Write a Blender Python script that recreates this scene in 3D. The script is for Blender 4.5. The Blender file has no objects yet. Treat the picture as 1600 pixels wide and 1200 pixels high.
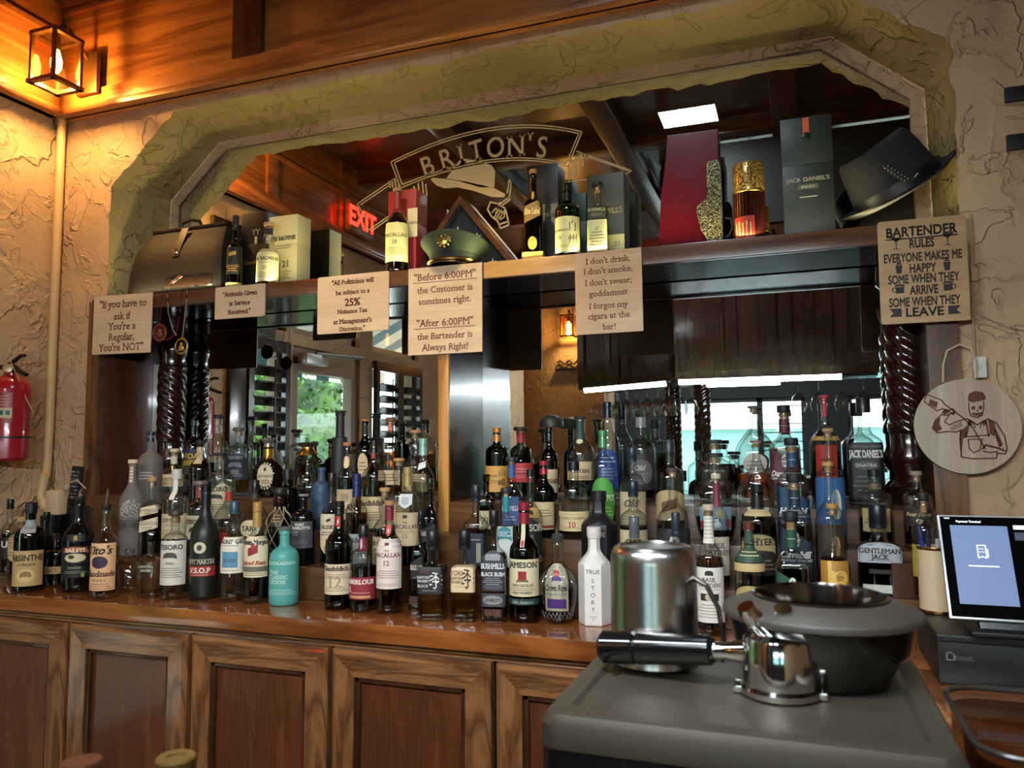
import bpy, bmesh, math, random
from mathutils import Vector, Matrix
R = math.radians
rnd = random.Random(7)
SC = bpy.context.scene
COL = SC.collection

# ------------------------------------------------------------ camera
F = 1215.0                                  # focal length in pixels of a 1600x1200 frame
EYE = Vector((0, 0, 1.5))
YAW, PITCH, ROLL = R(20), R(4.7), R(0.42)
fwd = Vector((-math.sin(YAW)*math.cos(PITCH), math.cos(YAW)*math.cos(PITCH), math.sin(PITCH)))
rt0 = Vector((math.cos(YAW), math.sin(YAW), 0))
up0 = rt0.cross(fwd)
rt = rt0*math.cos(ROLL) - up0*math.sin(ROLL)
up = up0*math.cos(ROLL) + rt0*math.sin(ROLL)
cd = bpy.data.cameras.new('camera')
cam = bpy.data.objects.new('camera', cd)
COL.objects.link(cam)
m = Matrix((rt, up, -fwd)).transposed().to_4x4()
m.translation = EYE
cam.matrix_world = m
cd.sensor_width = 36
cd.lens = 36*F/1600
cd.clip_start = 0.02
cd.dof.use_dof = True
cd.dof.focus_distance = 2.25
cd.dof.aperture_fstop = 9.0
SC.camera = cam

# planes of the place (metres): mirror, plaster wall, counter top
YM, YW, ZC = 2.57, 2.32, 1.05
XL, XR, YB, ZCEIL = -2.83, 1.75, -5.0, 3.42

def ray(px, py):
    return fwd + rt*((px-800)/F) - up*((py-600)/F)
def PY(px, py, Y):
    d = ray(px, py); return EYE + d*(Y/d.y)
def PZ(px, py, Z):
    d = ray(px, py); return EYE + d*((Z-1.5)/d.z)
def PXp(px, py, X):
    d = ray(px, py); return EYE + d*(X/d.x)
def depth(p):
    return (p-EYE).dot(fwd)

# ------------------------------------------------------------ light
SC.view_settings.view_transform = 'Standard'
SC.view_settings.look = 'None'
SC.view_settings.gamma = 1
SC.view_settings.use_curve_mapping = False
SC.view_settings.exposure = 0.52
SC.cycles.max_bounces = 14
SC.cycles.diffuse_bounces = 3
SC.cycles.glossy_bounces = 6
SC.cycles.transmission_bounces = 10
SC.cycles.transparent_max_bounces = 32
SC.cycles.caustics_reflective = False
SC.cycles.caustics_refractive = False
SC.cycles.sample_clamp_indirect = 6
SC.cycles.use_adaptive_sampling = True
SC.cycles.adaptive_threshold = 0.02

W = bpy.data.worlds.new('sky'); SC.world = W; W.use_nodes = True
bg = W.node_tree.nodes['Background']
bg.inputs[0].default_value = (0.80, 0.92, 1.0, 1); bg.inputs[1].default_value = 7.0

def area(name, loc, rot, sx, sy, power, color, portal=False, spread=None):
    l = bpy.data.lights.new(name, 'AREA'); l.shape = 'RECTANGLE'; l.size = sx; l.size_y = sy
    l.energy = power; l.color = color
    if portal: l.cycles.is_portal = True
    if spread: l.spread = R(spread)
    o = bpy.data.objects.new(name, l); COL.objects.link(o); o.location = loc; o.rotation_euler = rot
    return o
# daylight portals in the window openings (they emit nothing themselves)
area('window_portal', (XL-0.02, 1.45, 1.75), (0, R(-90), 0), 1.7, 0.55, 1, (1,1,1), True)
area('window_portal', (XL-0.02, 0.85, 1.40), (0, R(-90), 0), 2.4, 0.8, 1, (1,1,1), True)
area('window_portal', (XL-0.02, -0.1, 1.75), (0, R(-90), 0), 1.7, 0.75, 1, (1,1,1), True)
area('window_portal', (-0.9, YB-0.02, 1.5), (R(90), 0, 0), 2.9, 1.5, 1, (1,1,1), True)
area('window_portal', (1.15, YB-0.02, 1.5), (R(90), 0, 0), 1.1, 1.5, 1, (1,1,1), True)
# ceiling panel, two added fill lamps and the light strip on the shelf
area('ceiling_and_fill_light', (-0.50, 0.86, 3.33), (0, 0, 0), 0.30, 0.22, 11, (0.80, 0.92, 1.0))
area('ceiling_and_fill_light', (-1.75, -2.65, 3.33), (0, 0, 0), 0.6, 0.5, 42, (0.92, 0.96, 1.0))  # added fill lamp for the bottles, kept out of the mirror's view
area('ceiling_and_fill_light', (-0.45, -2.65, 3.33), (0, 0, 0), 0.6, 0.5, 30, (0.90, 0.96, 1.0))  # second unseen fill lamp, added to brighten the bottles from the front
area('shelf_strip_light', (-1.05, 2.302, 2.108), (R(180+12), 0, 0), 2.75, 0.012, 6.0, (1.0, 0.87, 0.42))
area('cabinet_tube_light', (-0.20, 0.43, 1.885), (R(66), 0, 0), 0.9, 0.03, 8, (0.86, 0.94, 1.0), spread=120)
area('cabinet_tube_light', (-1.04, 0.19, 1.885), (R(66), 0, R(30)), 0.7, 0.03, 7.5, (0.90, 0.95, 1.0), spread=120)
def spot(name, loc, target, power, color, size, blend=0.5, rad=0.03):
    l = bpy.data.lights.new(name, 'SPOT'); l.energy = power; l.color = color; l.spot_size = R(size); l.spot_blend = blend; l.shadow_soft_size = rad
    o = bpy.data.objects.new(name, l); COL.objects.link(o); o.location = loc
    o.rotation_euler = (Vector(target)-Vector(loc)).to_track_quat('-Z', 'Y').to_euler()
    return o
spot('ceiling_spot', (-1.1, 0.75, 3.3), (-1.15, 2.3, 2.0), 70, (1.0, 0.70, 0.36), 34)

# ------------------------------------------------------------ materials
def lin(c):
    return c/12.92 if c <= 0.04045 else ((c+0.055)/1.055)**2.4
def hx(h):
    h = h.lstrip('#'); return tuple(lin(int(h[i:i+2], 16)/255) for i in (0, 2, 4)) + (1.0,)
_mc = {}
def mat(h, rough=0.5, metal=0.0, coat=0.0, emit=0.0, name=None):
    k = (h, rough, metal, coat, emit)
    if k in _mc: return _mc[k]
    M_ = bpy.data.materials.new(name or 'paint_' + h); M_.use_nodes = True
    b = M_.node_tree.nodes['Principled BSDF']
    b.inputs['Base Color'].default_value = hx(h); b.inputs['Roughness'].default_value = rough
    b.inputs['Metallic'].default_value = metal; b.inputs['Coat Weight'].default_value = coat
    if emit:
        b.inputs['Emission Color'].default_value = hx(h); b.inputs['Emission Strength'].default_value = emit
    nt = M_.node_tree                                  # a little surface variation in gloss
    n = nt.nodes.new('ShaderNodeTexNoise'); n.inputs['Scale'].default_value = 35
    r_ = nt.nodes.new('ShaderNodeMapRange'); r_.inputs[3].default_value = max(0, rough-0.05); r_.inputs[4].default_value = min(1, rough+0.07)
    nt.links.new(n.outputs[0], r_.inputs[0]); nt.links.new(r_.outputs[0], b.inputs['Roughness'])
    _mc[k] = M_; return M_
def N(nt, t, **kw):
    n = nt.nodes.new(t)
    for k, v in kw.items(): setattr(n, k, v)
    return n
def ramp(nt, stops):
    n = nt.nodes.new('ShaderNodeValToRGB'); e = n.color_ramp.elements
    while len(e) < len(stops): e.new(0.5)
    for el, (p, c) in zip(e, stops): el.position = p; el.color = c
    return n
def wood(name, dark, light, axis=0, scale=1.0, rough=0.35, coat=0.3, figure=0.5):
    M_ = bpy.data.materials.new(name); M_.use_nodes = True; nt = M_.node_tree; L = nt.links.new
    b = nt.nodes['Principled BSDF']
    tc = N(nt, 'ShaderNodeTexCoord'); mp = N(nt, 'ShaderNodeMapping')
    s = [14*scale]*3; s[axis] = 1.6*scale
    mp.inputs['Scale'].default_value = s
    L(tc.outputs['Object'], mp.inputs[0])
    n1 = N(nt, 'ShaderNodeTexNoise'); n1.inputs['Scale'].default_value = 1.0; n1.inputs['Detail'].default_value = 5; n1.inputs['Distortion'].default_value = 0.9
    L(mp.outputs[0], n1.inputs['Vector'])
    mu = N(nt, 'ShaderNodeMath', operation='MULTIPLY'); mu.inputs[1].default_value = 9*figure+1
    L(n1.outputs[0], mu.inputs[0])
    fr = N(nt, 'ShaderNodeMath', operation='PINGPONG'); fr.inputs[1].default_value = 1.0
    L(mu.outputs[0], fr.inputs[0])
    mp2 = N(nt, 'ShaderNodeMapping'); s2 = [170*scale]*3; s2[axis] = 5*scale; mp2.inputs['Scale'].default_value = s2
    L(tc.outputs['Object'], mp2.inputs[0])
    n2 = N(nt, 'ShaderNodeTexNoise'); n2.inputs['Scale'].default_value = 1.0; n2.inputs['Detail'].default_value = 2
    L(mp2.outputs[0], n2.inputs['Vector'])
    mx = N(nt, 'ShaderNodeMix'); mx.inputs[0].default_value = 0.45
    L(fr.outputs[0], mx.inputs[2]); L(n2.outputs[0], mx.inputs[3])
    rp = ramp(nt, [(0.12, hx(dark)), (0.85, hx(light))])
    L(mx.outputs[0], rp.inputs[0]); L(rp.outputs[0], b.inputs['Base Color'])
    bp = N(nt, 'ShaderNodeBump'); bp.inputs['Strength'].default_value = 0.12; bp.inputs['Distance'].default_value = 0.002
    L(n2.outputs[0], bp.inputs['Height']); L(bp.outputs[0], b.inputs['Normal'])
    b.inputs['Roughness'].default_value = rough; b.inputs['Coat Weight'].default_value = coat; b.inputs['Coat Roughness'].default_value = 0.08
    return M_
def stucco(name, c1, c2, depth_=1.0):
    M_ = bpy.data.materials.new(name); M_.use_nodes = True; nt = M_.node_tree; L = nt.links.new
    b = nt.nodes['Principled BSDF']; b.inputs['Roughness'].default_value = 0.75
    tc = N(nt, 'ShaderNodeTexCoord')
    def noise(sc, det, dist=0.0):
        n = N(nt, 'ShaderNodeTexNoise'); n.inputs['Scale'].default_value = sc; n.inputs['Detail'].default_value = det; n.inputs['Distortion'].default_value = dist
        L(tc.outputs['Object'], n.inputs['Vector']); return n
    def lipped(n_, p, hi):                       # trowelled islands with a thin raised lip that fades in and out
        r_ = ramp(nt, [(0.0, (0,0,0,1)), (p-0.02, (0.05,)*3+(1,)), (p, (hi,)*3+(1,)), (p+0.05, (0.42,)*3+(1,)), (1.0, (0.5,)*3+(1,))])
        L(n_.outputs[0], r_.inputs[0]); return r_
    a, a2 = lipped(noise(4.2, 5, 0.5), 0.50, 0.75), lipped(noise(8.0, 6, 0.7), 0.55, 0.8)
    msk = ramp(nt, [(0.42, (0,0,0,1)), (0.62, (1,1,1,1))]); L(noise(2.6, 2).outputs[0], msk.inputs[0])
    ma = N(nt, 'ShaderNodeMath', operation='MULTIPLY'); L(a.outputs[0], ma.inputs[0]); L(msk.outputs[0], ma.inputs[1])
    g = noise(46, 6)
    s1 = N(nt, 'ShaderNodeMath', operation='MULTIPLY_ADD'); s1.inputs[1].default_value = 0.55; L(a2.outputs[0], s1.inputs[0]); L(ma.outputs[0], s1.inputs[2])
    s2 = N(nt, 'ShaderNodeMath', operation='MULTIPLY_ADD'); s2.inputs[1].default_value = 0.30; L(g.outputs[0], s2.inputs[0]); L(s1.outputs[0], s2.inputs[2])
    bp = N(nt, 'ShaderNodeBump'); bp.inputs['Strength'].default_value = 0.85; bp.inputs['Distance'].default_value = 0.011*depth_
    L(s2.outputs[0], bp.inputs['Height']); L(bp.outputs[0], b.inputs['Normal'])
    c = noise(2.2, 3)
    rp = ramp(nt, [(0.3, hx(c1)), (0.7, hx(c2))]); L(c.outputs[0], rp.inputs[0]); L(rp.outputs[0], b.inputs['Base Color'])
    return M_
def glass(name, tint, edge, gl=0.10, rough=0.0, gmax=0.80):
    """blown glass wall: see-through, darker where the wall is met edge-on, with a clear reflection"""
    M_ = bpy.data.materials.new(name); M_.use_nodes = True; nt = M_.node_tree; L = nt.links.new
    nt.nodes.remove(nt.nodes['Principled BSDF']); out = nt.nodes['Material Output']
    lw = N(nt, 'ShaderNodeLayerWeight'); lw.inputs[0].default_value = 0.35
    pw = N(nt, 'ShaderNodeMath', operation='POWER'); pw.inputs[1].default_value = 1.6; L(lw.outputs['Facing'], pw.inputs[0])
    mc = N(nt, 'ShaderNodeMix', data_type='RGBA'); L(pw.outputs[0], mc.inputs[0])
    mc.inputs[6].default_value = tint; mc.inputs[7].default_value = edge
    tr = N(nt, 'ShaderNodeBsdfTransparent'); L(mc.outputs[2], tr.inputs[0])
    gs = N(nt, 'ShaderNodeBsdfGlossy'); gs.inputs['Roughness'].default_value = max(0.02, rough)
    fr = N(nt, 'ShaderNodeMapRange'); fr.inputs[3].default_value = min(gmax*0.4, 0.05+gl*0.3); fr.inputs[4].default_value = gmax
    p3 = N(nt, 'ShaderNodeMath', operation='POWER'); p3.inputs[1].default_value = 2.5; L(lw.outputs['Facing'], p3.inputs[0]); L(p3.outputs[0], fr.inputs[0])
    mx = N(nt, 'ShaderNodeMixShader'); L(fr.outputs[0], mx.inputs[0]); L(tr.outputs[0], mx.inputs[1]); L(gs.outputs[0], mx.inputs[2])
    L(mx.outputs[0], out.inputs[0]); return M_
def frosted(name, col):
    M_ = bpy.data.materials.new(name); M_.use_nodes = True; nt = M_.node_tree; L = nt.links.new
    out = nt.nodes['Material Output']; b = nt.nodes['Principled BSDF']
    b.inputs['Base Color'].default_value = col; b.inputs['Roughness'].default_value = 0.45
    tr = N(nt, 'ShaderNodeBsdfTransparent'); tr.inputs[0].default_value = (0.9, 0.9, 0.88, 1)
    tl = N(nt, 'ShaderNodeBsdfTranslucent'); tl.inputs[0].default_value = col
    m1 = N(nt, 'ShaderNodeMixShader'); m1.inputs[0].default_value = 0.5; L(b.outputs[0], m1.inputs[1]); L(tl.outputs[0], m1.inputs[2])
    m2 = N(nt, 'ShaderNodeMixShader'); m2.inputs[0].default_value = 0.42; L(m1.outputs[0], m2.inputs[1]); L(tr.outputs[0], m2.inputs[2])
    L(m2.outputs[0], out.inputs[0]); return M_
_lq = {}
def liquid(h):
    if h in _lq: return _lq[h]
    M_ = bpy.data.materials.new('liquid_' + h); M_.use_nodes = True; nt = M_.node_tree; L = nt.links.new
    out = nt.nodes['Material Output']; b = nt.nodes['Principled BSDF']
    lc = tuple(x**0.66 for x in hx(h)[:3])+(1.0,)
    b.inputs['Base Color'].default_value = lc; b.inputs['Roughness'].default_value = 0.03
    b.inputs['IOR'].default_value = 1.2; b.inputs['Transmission Weight'].default_value = 1.0
    tr = N(nt, 'ShaderNodeBsdfTransparent'); tr.inputs[0].default_value = lc
    mx = N(nt, 'ShaderNodeMixShader'); mx.inputs[0].default_value = 0.45; L(b.outputs[0], mx.inputs[1]); L(tr.outputs[0], mx.inputs[2])
    L(mx.outputs[0], out.inputs[0]); _lq[h] = M_; return M_
GL = {
 'clear': glass('clear_glass', (0.93,0.95,0.94,1), (0.36,0.39,0.38,1), 0.26),
 'green': glass('green_glass', (0.03,0.28,0.06,1), (0.004,0.05,0.01,1)),
 'olive': glass('olive_glass', (0.16,0.18,0.06,1), (0.02,0.03,0.01,1)),
 'darkgreen': glass('dark_green_glass', (0.012,0.05,0.02,1), (0.002,0.008,0.004,1)),
 'amber': glass('amber_glass', (0.35,0.14,0.05,1), (0.06,0.02,0.008,1)),
 'smoke': glass('smoked_glass', (0.30,0.28,0.25,1), (0.05,0.05,0.05,1)),
 'pane': glass('window_glass', (0.94,0.97,0.96,1), (0.7,0.78,0.76,1), 0.0, 0.0, 0.10),
 'lantern': glass('lantern_glass', (1.0,0.93,0.78,1), (0.6,0.45,0.25,1), 0.2, 0.1),
 'frost': frosted('frosted_glass', (0.42,0.40,0.36,1)),
}
OAK = wood('honey_oak_panel', '6e3c18', 'b5743a', 0, 0.9, 0.35, 0.3, 0.45)
OAKY = wood('honey_oak_panel_side', '6e3c18', 'b5743a', 1, 0.9, 0.35, 0.3, 0.45)
OAKD = wood('dark_stained_oak', '2a150b', '5c341c', 0, 1.0, 0.3, 0.4, 0.6)
OAKDY = wood('dark_stained_oak_side', '2a150b', '55301b', 1, 1.0, 0.3, 0.4, 0.6)
OAKDZ = wood('dark_stained_oak_upright', '25130a', '4e2c19', 2, 1.0, 0.3, 0.4, 0.6)
TOPW = wood('varnished_counter_wood', '5e3014', '9c5a2a', 0, 0.9, 0.12, 0.9, 0.5)
FRAMEW = wood('figured_maple_stain', '4e2e18', '986840', 0, 1.0, 0.25, 0.5, 1.0)
FRAMEZ = wood('figured_maple_stain_upright', '4e2e18', '92633c', 2, 1.0, 0.25, 0.5, 1.0)
PANEL = wood('mahogany_ply_panel', '4a2414', '7c4526', 2, 1.6, 0.35, 0.3, 0.3)
BLACKW = wood('black_stained_wood', '0c0806', '22160f', 0, 1.0, 0.22, 0.6, 0.4)
BLACKZ = wood('black_stained_wood_upright', '0e0907', '271a12', 2, 1.0, 0.22, 0.6, 0.4)
WALN = wood('walnut_board', '3a2012', '6b4327', 0, 1.0, 0.3, 0.4, 0.6)
EDGEW = wood('golden_edge_strip', '8a5a26', 'c89448', 2, 1.2, 0.35, 0.3, 0.5)  # more golden than the board behind it
FRB = wood('brown_oak_upright', '3c2413', '7d5531', 2, 1.0, 0.35, 0.3, 0.8)
STEPW = wood('riser_oak', '472d18', '78512f', 0, 1.2, 0.4, 0.2, 0.3)
BIRCH = wood('birch_ply', 'c9a884', 'e0c6a2', 0, 1.0, 0.5, 0.05, 0.3)
BIRCHD = wood('tan_ply', 'a07b50', 'bf9a6a', 0, 1.0, 0.45, 0.1, 0.3)
ENGR = mat('7a3f22', 0.7, name='engraved_brown')
TURN = wood('turned_mahogany', '1c0b07', '3c1a10', 2, 1.0, 0.16, 0.8, 0.3)
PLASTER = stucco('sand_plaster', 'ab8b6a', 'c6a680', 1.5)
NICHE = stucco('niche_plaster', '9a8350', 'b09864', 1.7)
MIRR = bpy.data.materials.new('mirror_silver'); MIRR.use_nodes = True
_b = MIRR.node_tree.nodes['Principled BSDF']; _b.inputs['Metallic'].default_value = 1; _b.inputs['Roughness'].default_value = 0.0
_b.inputs['Base Color'].default_value = (0.80, 0.84, 0.82, 1)
STEEL = mat('b9b6b0', 0.22, 1.0, name='brushed_steel'); CHROME = mat('d8d6d2', 0.06, 1.0, name='chrome')
BLACK = mat('0d0c0c', 0.35); GOLD = mat('c39a4c', 0.25, 1.0, name='gold_foil'); BRASS = mat('8f6a34', 0.3, 1.0, name='brass')

# ------------------------------------------------------------ mesh helpers
class MB:
    def __init__(s): s.v = []; s.f = []; s.m = []
    def add(s, v, f, mi=0):
        o = len(s.v); s.v += [tuple(p) for p in v]; s.f += [tuple(i+o for i in q) for q in f]; s.m += [mi]*len(f); return s
    def box(s, x0, x1, y0, y1, z0, z1, mi=0, bev=0.0):
        if bev:
            b = bmesh.new(); bmesh.ops.create_cube(b, size=1)
            for v in b.verts: v.co = ((x0+x1)/2+v.co.x*(x1-x0), (y0+y1)/2+v.co.y*(y1-y0), (z0+z1)/2+v.co.z*(z1-z0))
            bmesh.ops.bevel(b, geom=b.edges[:], offset=bev, segments=2, affect='EDGES', profile=0.6)
            b.verts.index_update()
            s.add([v.co[:] for v in b.verts], [[v.index for v in f.verts] for f in b.faces], mi); b.free(); return s
        v = [(x, y, z) for z in (z0, z1) for y in (y0, y1) for x in (x0, x1)]
        return s.add(v, [(0,2,3,1),(4,5,7,6),(0,1,5,4),(2,6,7,3),(0,4,6,2),(1,3,7,5)], mi)
    def rings(s, rs, mi=0, cap0=True, cap1=True):
        n = len(rs[0]); v = [p for r_ in rs for p in r_]; f = []
        for k in range(len(rs)-1):
            for i in range(n):
                j = (i+1) % n; f.append((k*n+i, k*n+j, (k+1)*n+j, (k+1)*n+i))
        if cap0: f.append(tuple(reversed(range(n))))
        if cap1: f.append(tuple(range((len(rs)-1)*n, len(rs)*n)))
        return s.add(v, f, mi)
    def lathe(s, prof, c=(0,0,0), seg=32, mi=0, cap0=True, cap1=True):
        return s.rings([[(c[0]+r_*math.cos(2*math.pi*i/seg), c[1]+r_*math.sin(2*math.pi*i/seg), c[2]+z) for i in range(seg)] for r_, z in prof], mi, cap0, cap1)
    def tube(s, pts, r_, seg=8, mi=0, closed=False):
        pts = [Vector(p) for p in pts]; rs = []; n = len(pts); pn = None
        for i, p in enumerate(pts):
            a = pts[i-1] if i or closed else p; b = pts[(i+1) % n] if i < n-1 or closed else p
            t = (b-a).normalized()
            if pn is None: pn = t.orthogonal().normalized()
            pn = (pn-t*pn.dot(t)); pn = pn.normalized() if pn.length > 1e-6 else t.orthogonal().normalized()
            q = t.cross(pn); rr = r_[i] if isinstance(r_, (list, tuple)) else r_
            rs.append([p+(pn*math.cos(2*math.pi*k/seg)+q*math.sin(2*math.pi*k/seg))*rr for k in range(seg)])
        if closed: rs.append(rs[0])
        return s.rings(rs, mi, not closed, not closed)
    def cyl(s, a, b, r_, seg=16, mi=0): return s.tube([a, b], r_, seg, mi)
    def ball(s, c, r_, seg=12, mi=0, sq=(1,1,1)):
        k = seg//2; rs = [[(c[0]+r_*sq[0]*max(1e-4, math.sin(math.pi*j/k))*math.cos(2*math.pi*i/seg), c[1]+r_*sq[1]*max(1e-4, math.sin(math.pi*j/k))*math.sin(2*math.pi*i/seg), c[2]-r_*sq[2]*math.cos(math.pi*j/k)) for i in range(seg)] for j in range(k+1)]
        return s.rings(rs, mi)
    def prism(s, pts, y0, y1, mi=0):
        """outline in x,z pushed from y0 to y1"""
        n = len(pts)
        ar = sum(pts[i][0]*pts[(i+1) % n][1]-pts[(i+1) % n][0]*pts[i][1] for i in range(n))
        if ar < 0: pts = pts[::-1]
        v = [(x, y0, z) for x, z in pts]+[(x, y1, z) for x, z in pts]
        f = [tuple(range(n)), tuple(reversed(range(n, 2*n)))]+[(i, i+n, (i+1) % n+n, (i+1) % n) for i in range(n)]
        return s.add(v, f, mi)
    def strip(s, pts, w, y, mi=0, closed=False, th=0.0006):
        """flat line of width w along x,z points in the plane y"""
        pts = [Vector(p) for p in pts]; n = len(pts)
        rng = range(n if closed else n-1)
        for i in rng:
            a, b = pts[i], pts[(i+1) % n]; t = (b-a)
            if t.length < 1e-7: continue
            t.normalize(); nn = Vector((-t.y, t.x))*w/2; a2 = a-t*w*0.3; b2 = b+t*w*0.3
            s.add([(a2.x+nn.x, y, a2.y+nn.y), (a2.x-nn.x, y, a2.y-nn.y), (b2.x-nn.x, y, b2.y-nn.y), (b2.x+nn.x, y, b2.y+nn.y)], [(0,1,2,3)], mi)
        return s
    def build(s, name, mats, parent=None, smooth=35, loc=None):
        me = bpy.data.meshes.new(name); me.from_pydata(s.v, [], s.f)
        for mm in (mats if isinstance(mats, (list, tuple)) else [mats]): me.materials.append(mm)
        me.polygons.foreach_set('material_index', s.m)
        if smooth: me.shade_smooth(); me.set_sharp_from_angle(angle=R(smooth))
        me.update()
        o = bpy.data.objects.new(name, me); COL.objects.link(o)
        if parent is not None: o.parent = parent
        if loc is not None: o.location = loc
        return o
def tag(o, label, cat, group=None):
    o['label'] = label; o['category'] = cat
    if group: o['group'] = group
    return o
def thing(name, label, cat, loc=(0,0,0), rz=0, group=None):
    o = bpy.data.objects.new(name, None); COL.objects.link(o); o.location = loc; o.rotation_euler = (0, 0, rz); o.empty_display_size = 0.05
    return tag(o, label, cat, group)
def struct(o): o['kind'] = 'structure'; return o
def dup(o, loc=None, rz=None, parent=None):
    c = o.copy(); COL.objects.link(c)
    if parent is not None: c.parent = parent
    if loc is not None: c.location = loc
    if rz is not None: c.rotation_euler = (0, 0, rz)
    for ch in list(o.children): dup(ch, parent=c)
    return c

# ------------------------------------------------------------ lettering
BRUSH = {   # brush characters as strokes in a unit square
 '季': [[(.30,.97),(.62,.92)],[(.12,.78),(.88,.80)],[(.50,.95),(.50,.50)],[(.48,.78),(.34,.62),(.14,.52)],[(.52,.78),(.70,.62),(.92,.54)],[(.30,.44),(.70,.46),(.52,.34)],[(.52,.36),(.54,.14),(.46,.02),(.36,.08)],[(.10,.26),(.90,.28)]],
 '白': [[(.52,1.0),(.40,.82)],[(.20,.80),(.22,.08)],[(.20,.80),(.80,.80),(.78,.06)],[(.22,.46),(.76,.46)],[(.22,.10),(.78,.10)]],
 '州': [[(.20,.90),(.22,.50),(.10,.08)],[(.52,.92),(.52,.10)],[(.84,.96),(.84,.02)],[(.08,.66),(.04,.46)],[(.34,.70),(.40,.48)],[(.66,.70),(.72,.48)]],
 '山': [[(.50,.96),(.50,.14)],[(.14,.66),(.16,.12),(.86,.14)],[(.86,.70),(.86,.06)]],
 '崎': [[(.20,.80),(.20,.22)],[(.06,.60),(.06,.22),(.36,.26)],[(.36,.62),(.36,.22)],[(.46,.84),(.96,.86)],[(.70,.98),(.54,.66)],[(.72,.82),(.90,.66)],[(.44,.58),(1.0,.60)],[(.88,.58),(.88,.06),(.78,.10)],[(.54,.44),(.54,.20)],[(.54,.44),(.74,.44),(.74,.22),(.54,.22)]],
 '力': [[(.14,.70),(.82,.72),(.74,.08),(.60,.14)],[(.48,.96),(.42,.50),(.12,.06)]],
}
_tx = {}
def text_geo(t, style='sans'):
    k = (t, style)
    if k in _tx: return _tx[k]
    if t in BRUSH:
        v, f = [], []
        for st in BRUSH[t]:
            for a, b in zip(st, st[1:]):
                a, b = Vector(a), Vector(b); d = (b-a).normalized()*0.04; q = Vector((-d.y, d.x)); n0 = len(v)
                v += [(p-Vector((.5, 0)))*0.72 for p in (a-d+q*1.1, a-d-q*1.1, b+d-q*0.8, b+d+q*0.8)]; f.append((n0, n0+1, n0+2, n0+3))
        _tx[k] = (v, f); return _tx[k]
    cu = bpy.data.curves.new('t', 'FONT'); cu.body = t; cu.size = 1; cu.resolution_u = 3; cu.align_x = 'CENTER'
    if 'italic' in style: cu.shear = 0.3
    ob = bpy.data.objects.new('t', cu); COL.objects.link(ob)
    dg = bpy.context.evaluated_depsgraph_get(); me = ob.evaluated_get(dg).to_mesh()
    v = [Vector((p.co.x, p.co.y)) for p in me.vertices]; f = [tuple(p.vertices) for p in me.polygons]
    ob.evaluated_get(dg).to_mesh_clear(); bpy.data.objects.remove(ob); bpy.data.curves.remove(cu)
    if 'serif' in style:
        # a slab foot on every straight stem end
        cnt = {}
        for q in f:
            for i in range(len(q)):
                e = tuple(sorted((q[i], q[(i+1) % len(q)]))); cnt[e] = cnt.get(e, 0)+1
        # weld by position
        key = lambda p: (round(p.x, 4), round(p.y, 4))
        nb = {}
        for (a, b), c in cnt.items():
            if c == 1:
                nb.setdefault(key(v[a]), []).append(key(v[b])); nb.setdefault(key(v[b]), []).append(key(v[a]))
        done = set()
        for p, qs in list(nb.items()):
            for q in qs:
                if (q, p) in done or p == q: continue
                done.add((p, q))
                if abs(p[1]-q[1]) < 0.004 and 0.05 < abs(p[0]-q[0]) < 0.22:
                    o1 = [r_ for r_ in nb[p] if r_ != q]; o2 = [r_ for r_ in nb[q] if r_ != p]
                    if len(o1) == 1 and len(o2) == 1:
                        d1, d2 = o1[0][1]-p[1], o2[0][1]-q[1]
                        if d1*d2 > 0 and min(abs(d1), abs(d2)) > 0.07:
                            sg = 1 if d1 > 0 else -1; x0, x1 = min(p[0], q[0])-0.07, max(p[0], q[0])+0.07; y = p[1]
                            n0 = len(v); v += [Vector((x0, y)), Vector((x1, y)), Vector((x1, y+sg*0.05)), Vector((x0, y+sg*0.05))]
                            f.append((n0, n0+1, n0+2, n0+3))
    o = 0.030 if 'bold' in style else (0.013 if 'serif' in style else 0)
    if o:                                        # heavier weight: a stroke along every outline edge
        cnt = {}
        for q in f:
            for i in range(len(q)):
                e = tuple(sorted((q[i], q[(i+1) % len(q)]))); cnt[e] = cnt.get(e, 0)+1
        for (a, b), c in cnt.items():
            if c == 1:
                a, b = v[a], v[b]; d = b-a
                if d.length < 1e-5: continue
                d = d.normalized()*o; q = Vector((-d.y, d.x)); n0 = len(v)
                v += [a-d*.6+q, a-d*.6-q, b+d*.6-q, b+d*.6+q]; f.append((n0, n0+1, n0+2, n0+3))
    _tx[k] = (v, f); return _tx[k]
def put_text(mb, t, cx, cz, h, place, mi=0, style='sans', maxw=None, stretch=1.0):
    """letters of cap height h centred at (cx, cz); place(s, z) gives the 3D point"""
    v, f = text_geo(t, style)
    if not v: return
    k = h/0.72; xs = [p.x for p in v]; mid = (min(xs)+max(xs))/2; wdt = (max(xs)-min(xs))*k*stretch
    sx = k*stretch*(1 if not maxw or wdt <= maxw else maxw/wdt)
    mb.add([place(cx+(p.x-mid)*sx, cz+p.y*k-h/2) for p in v], f, mi)
# ============================================================ SETTING
def plane_wall(name, x0, x1, y0, y1, z0, z1, m_):
    return struct(MB().box(x0, x1, y0, y1, z0, z1).build(name, m_, smooth=0))
ZS, YS = 2.09, 2.27                          # shelf top height and front edge
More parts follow.
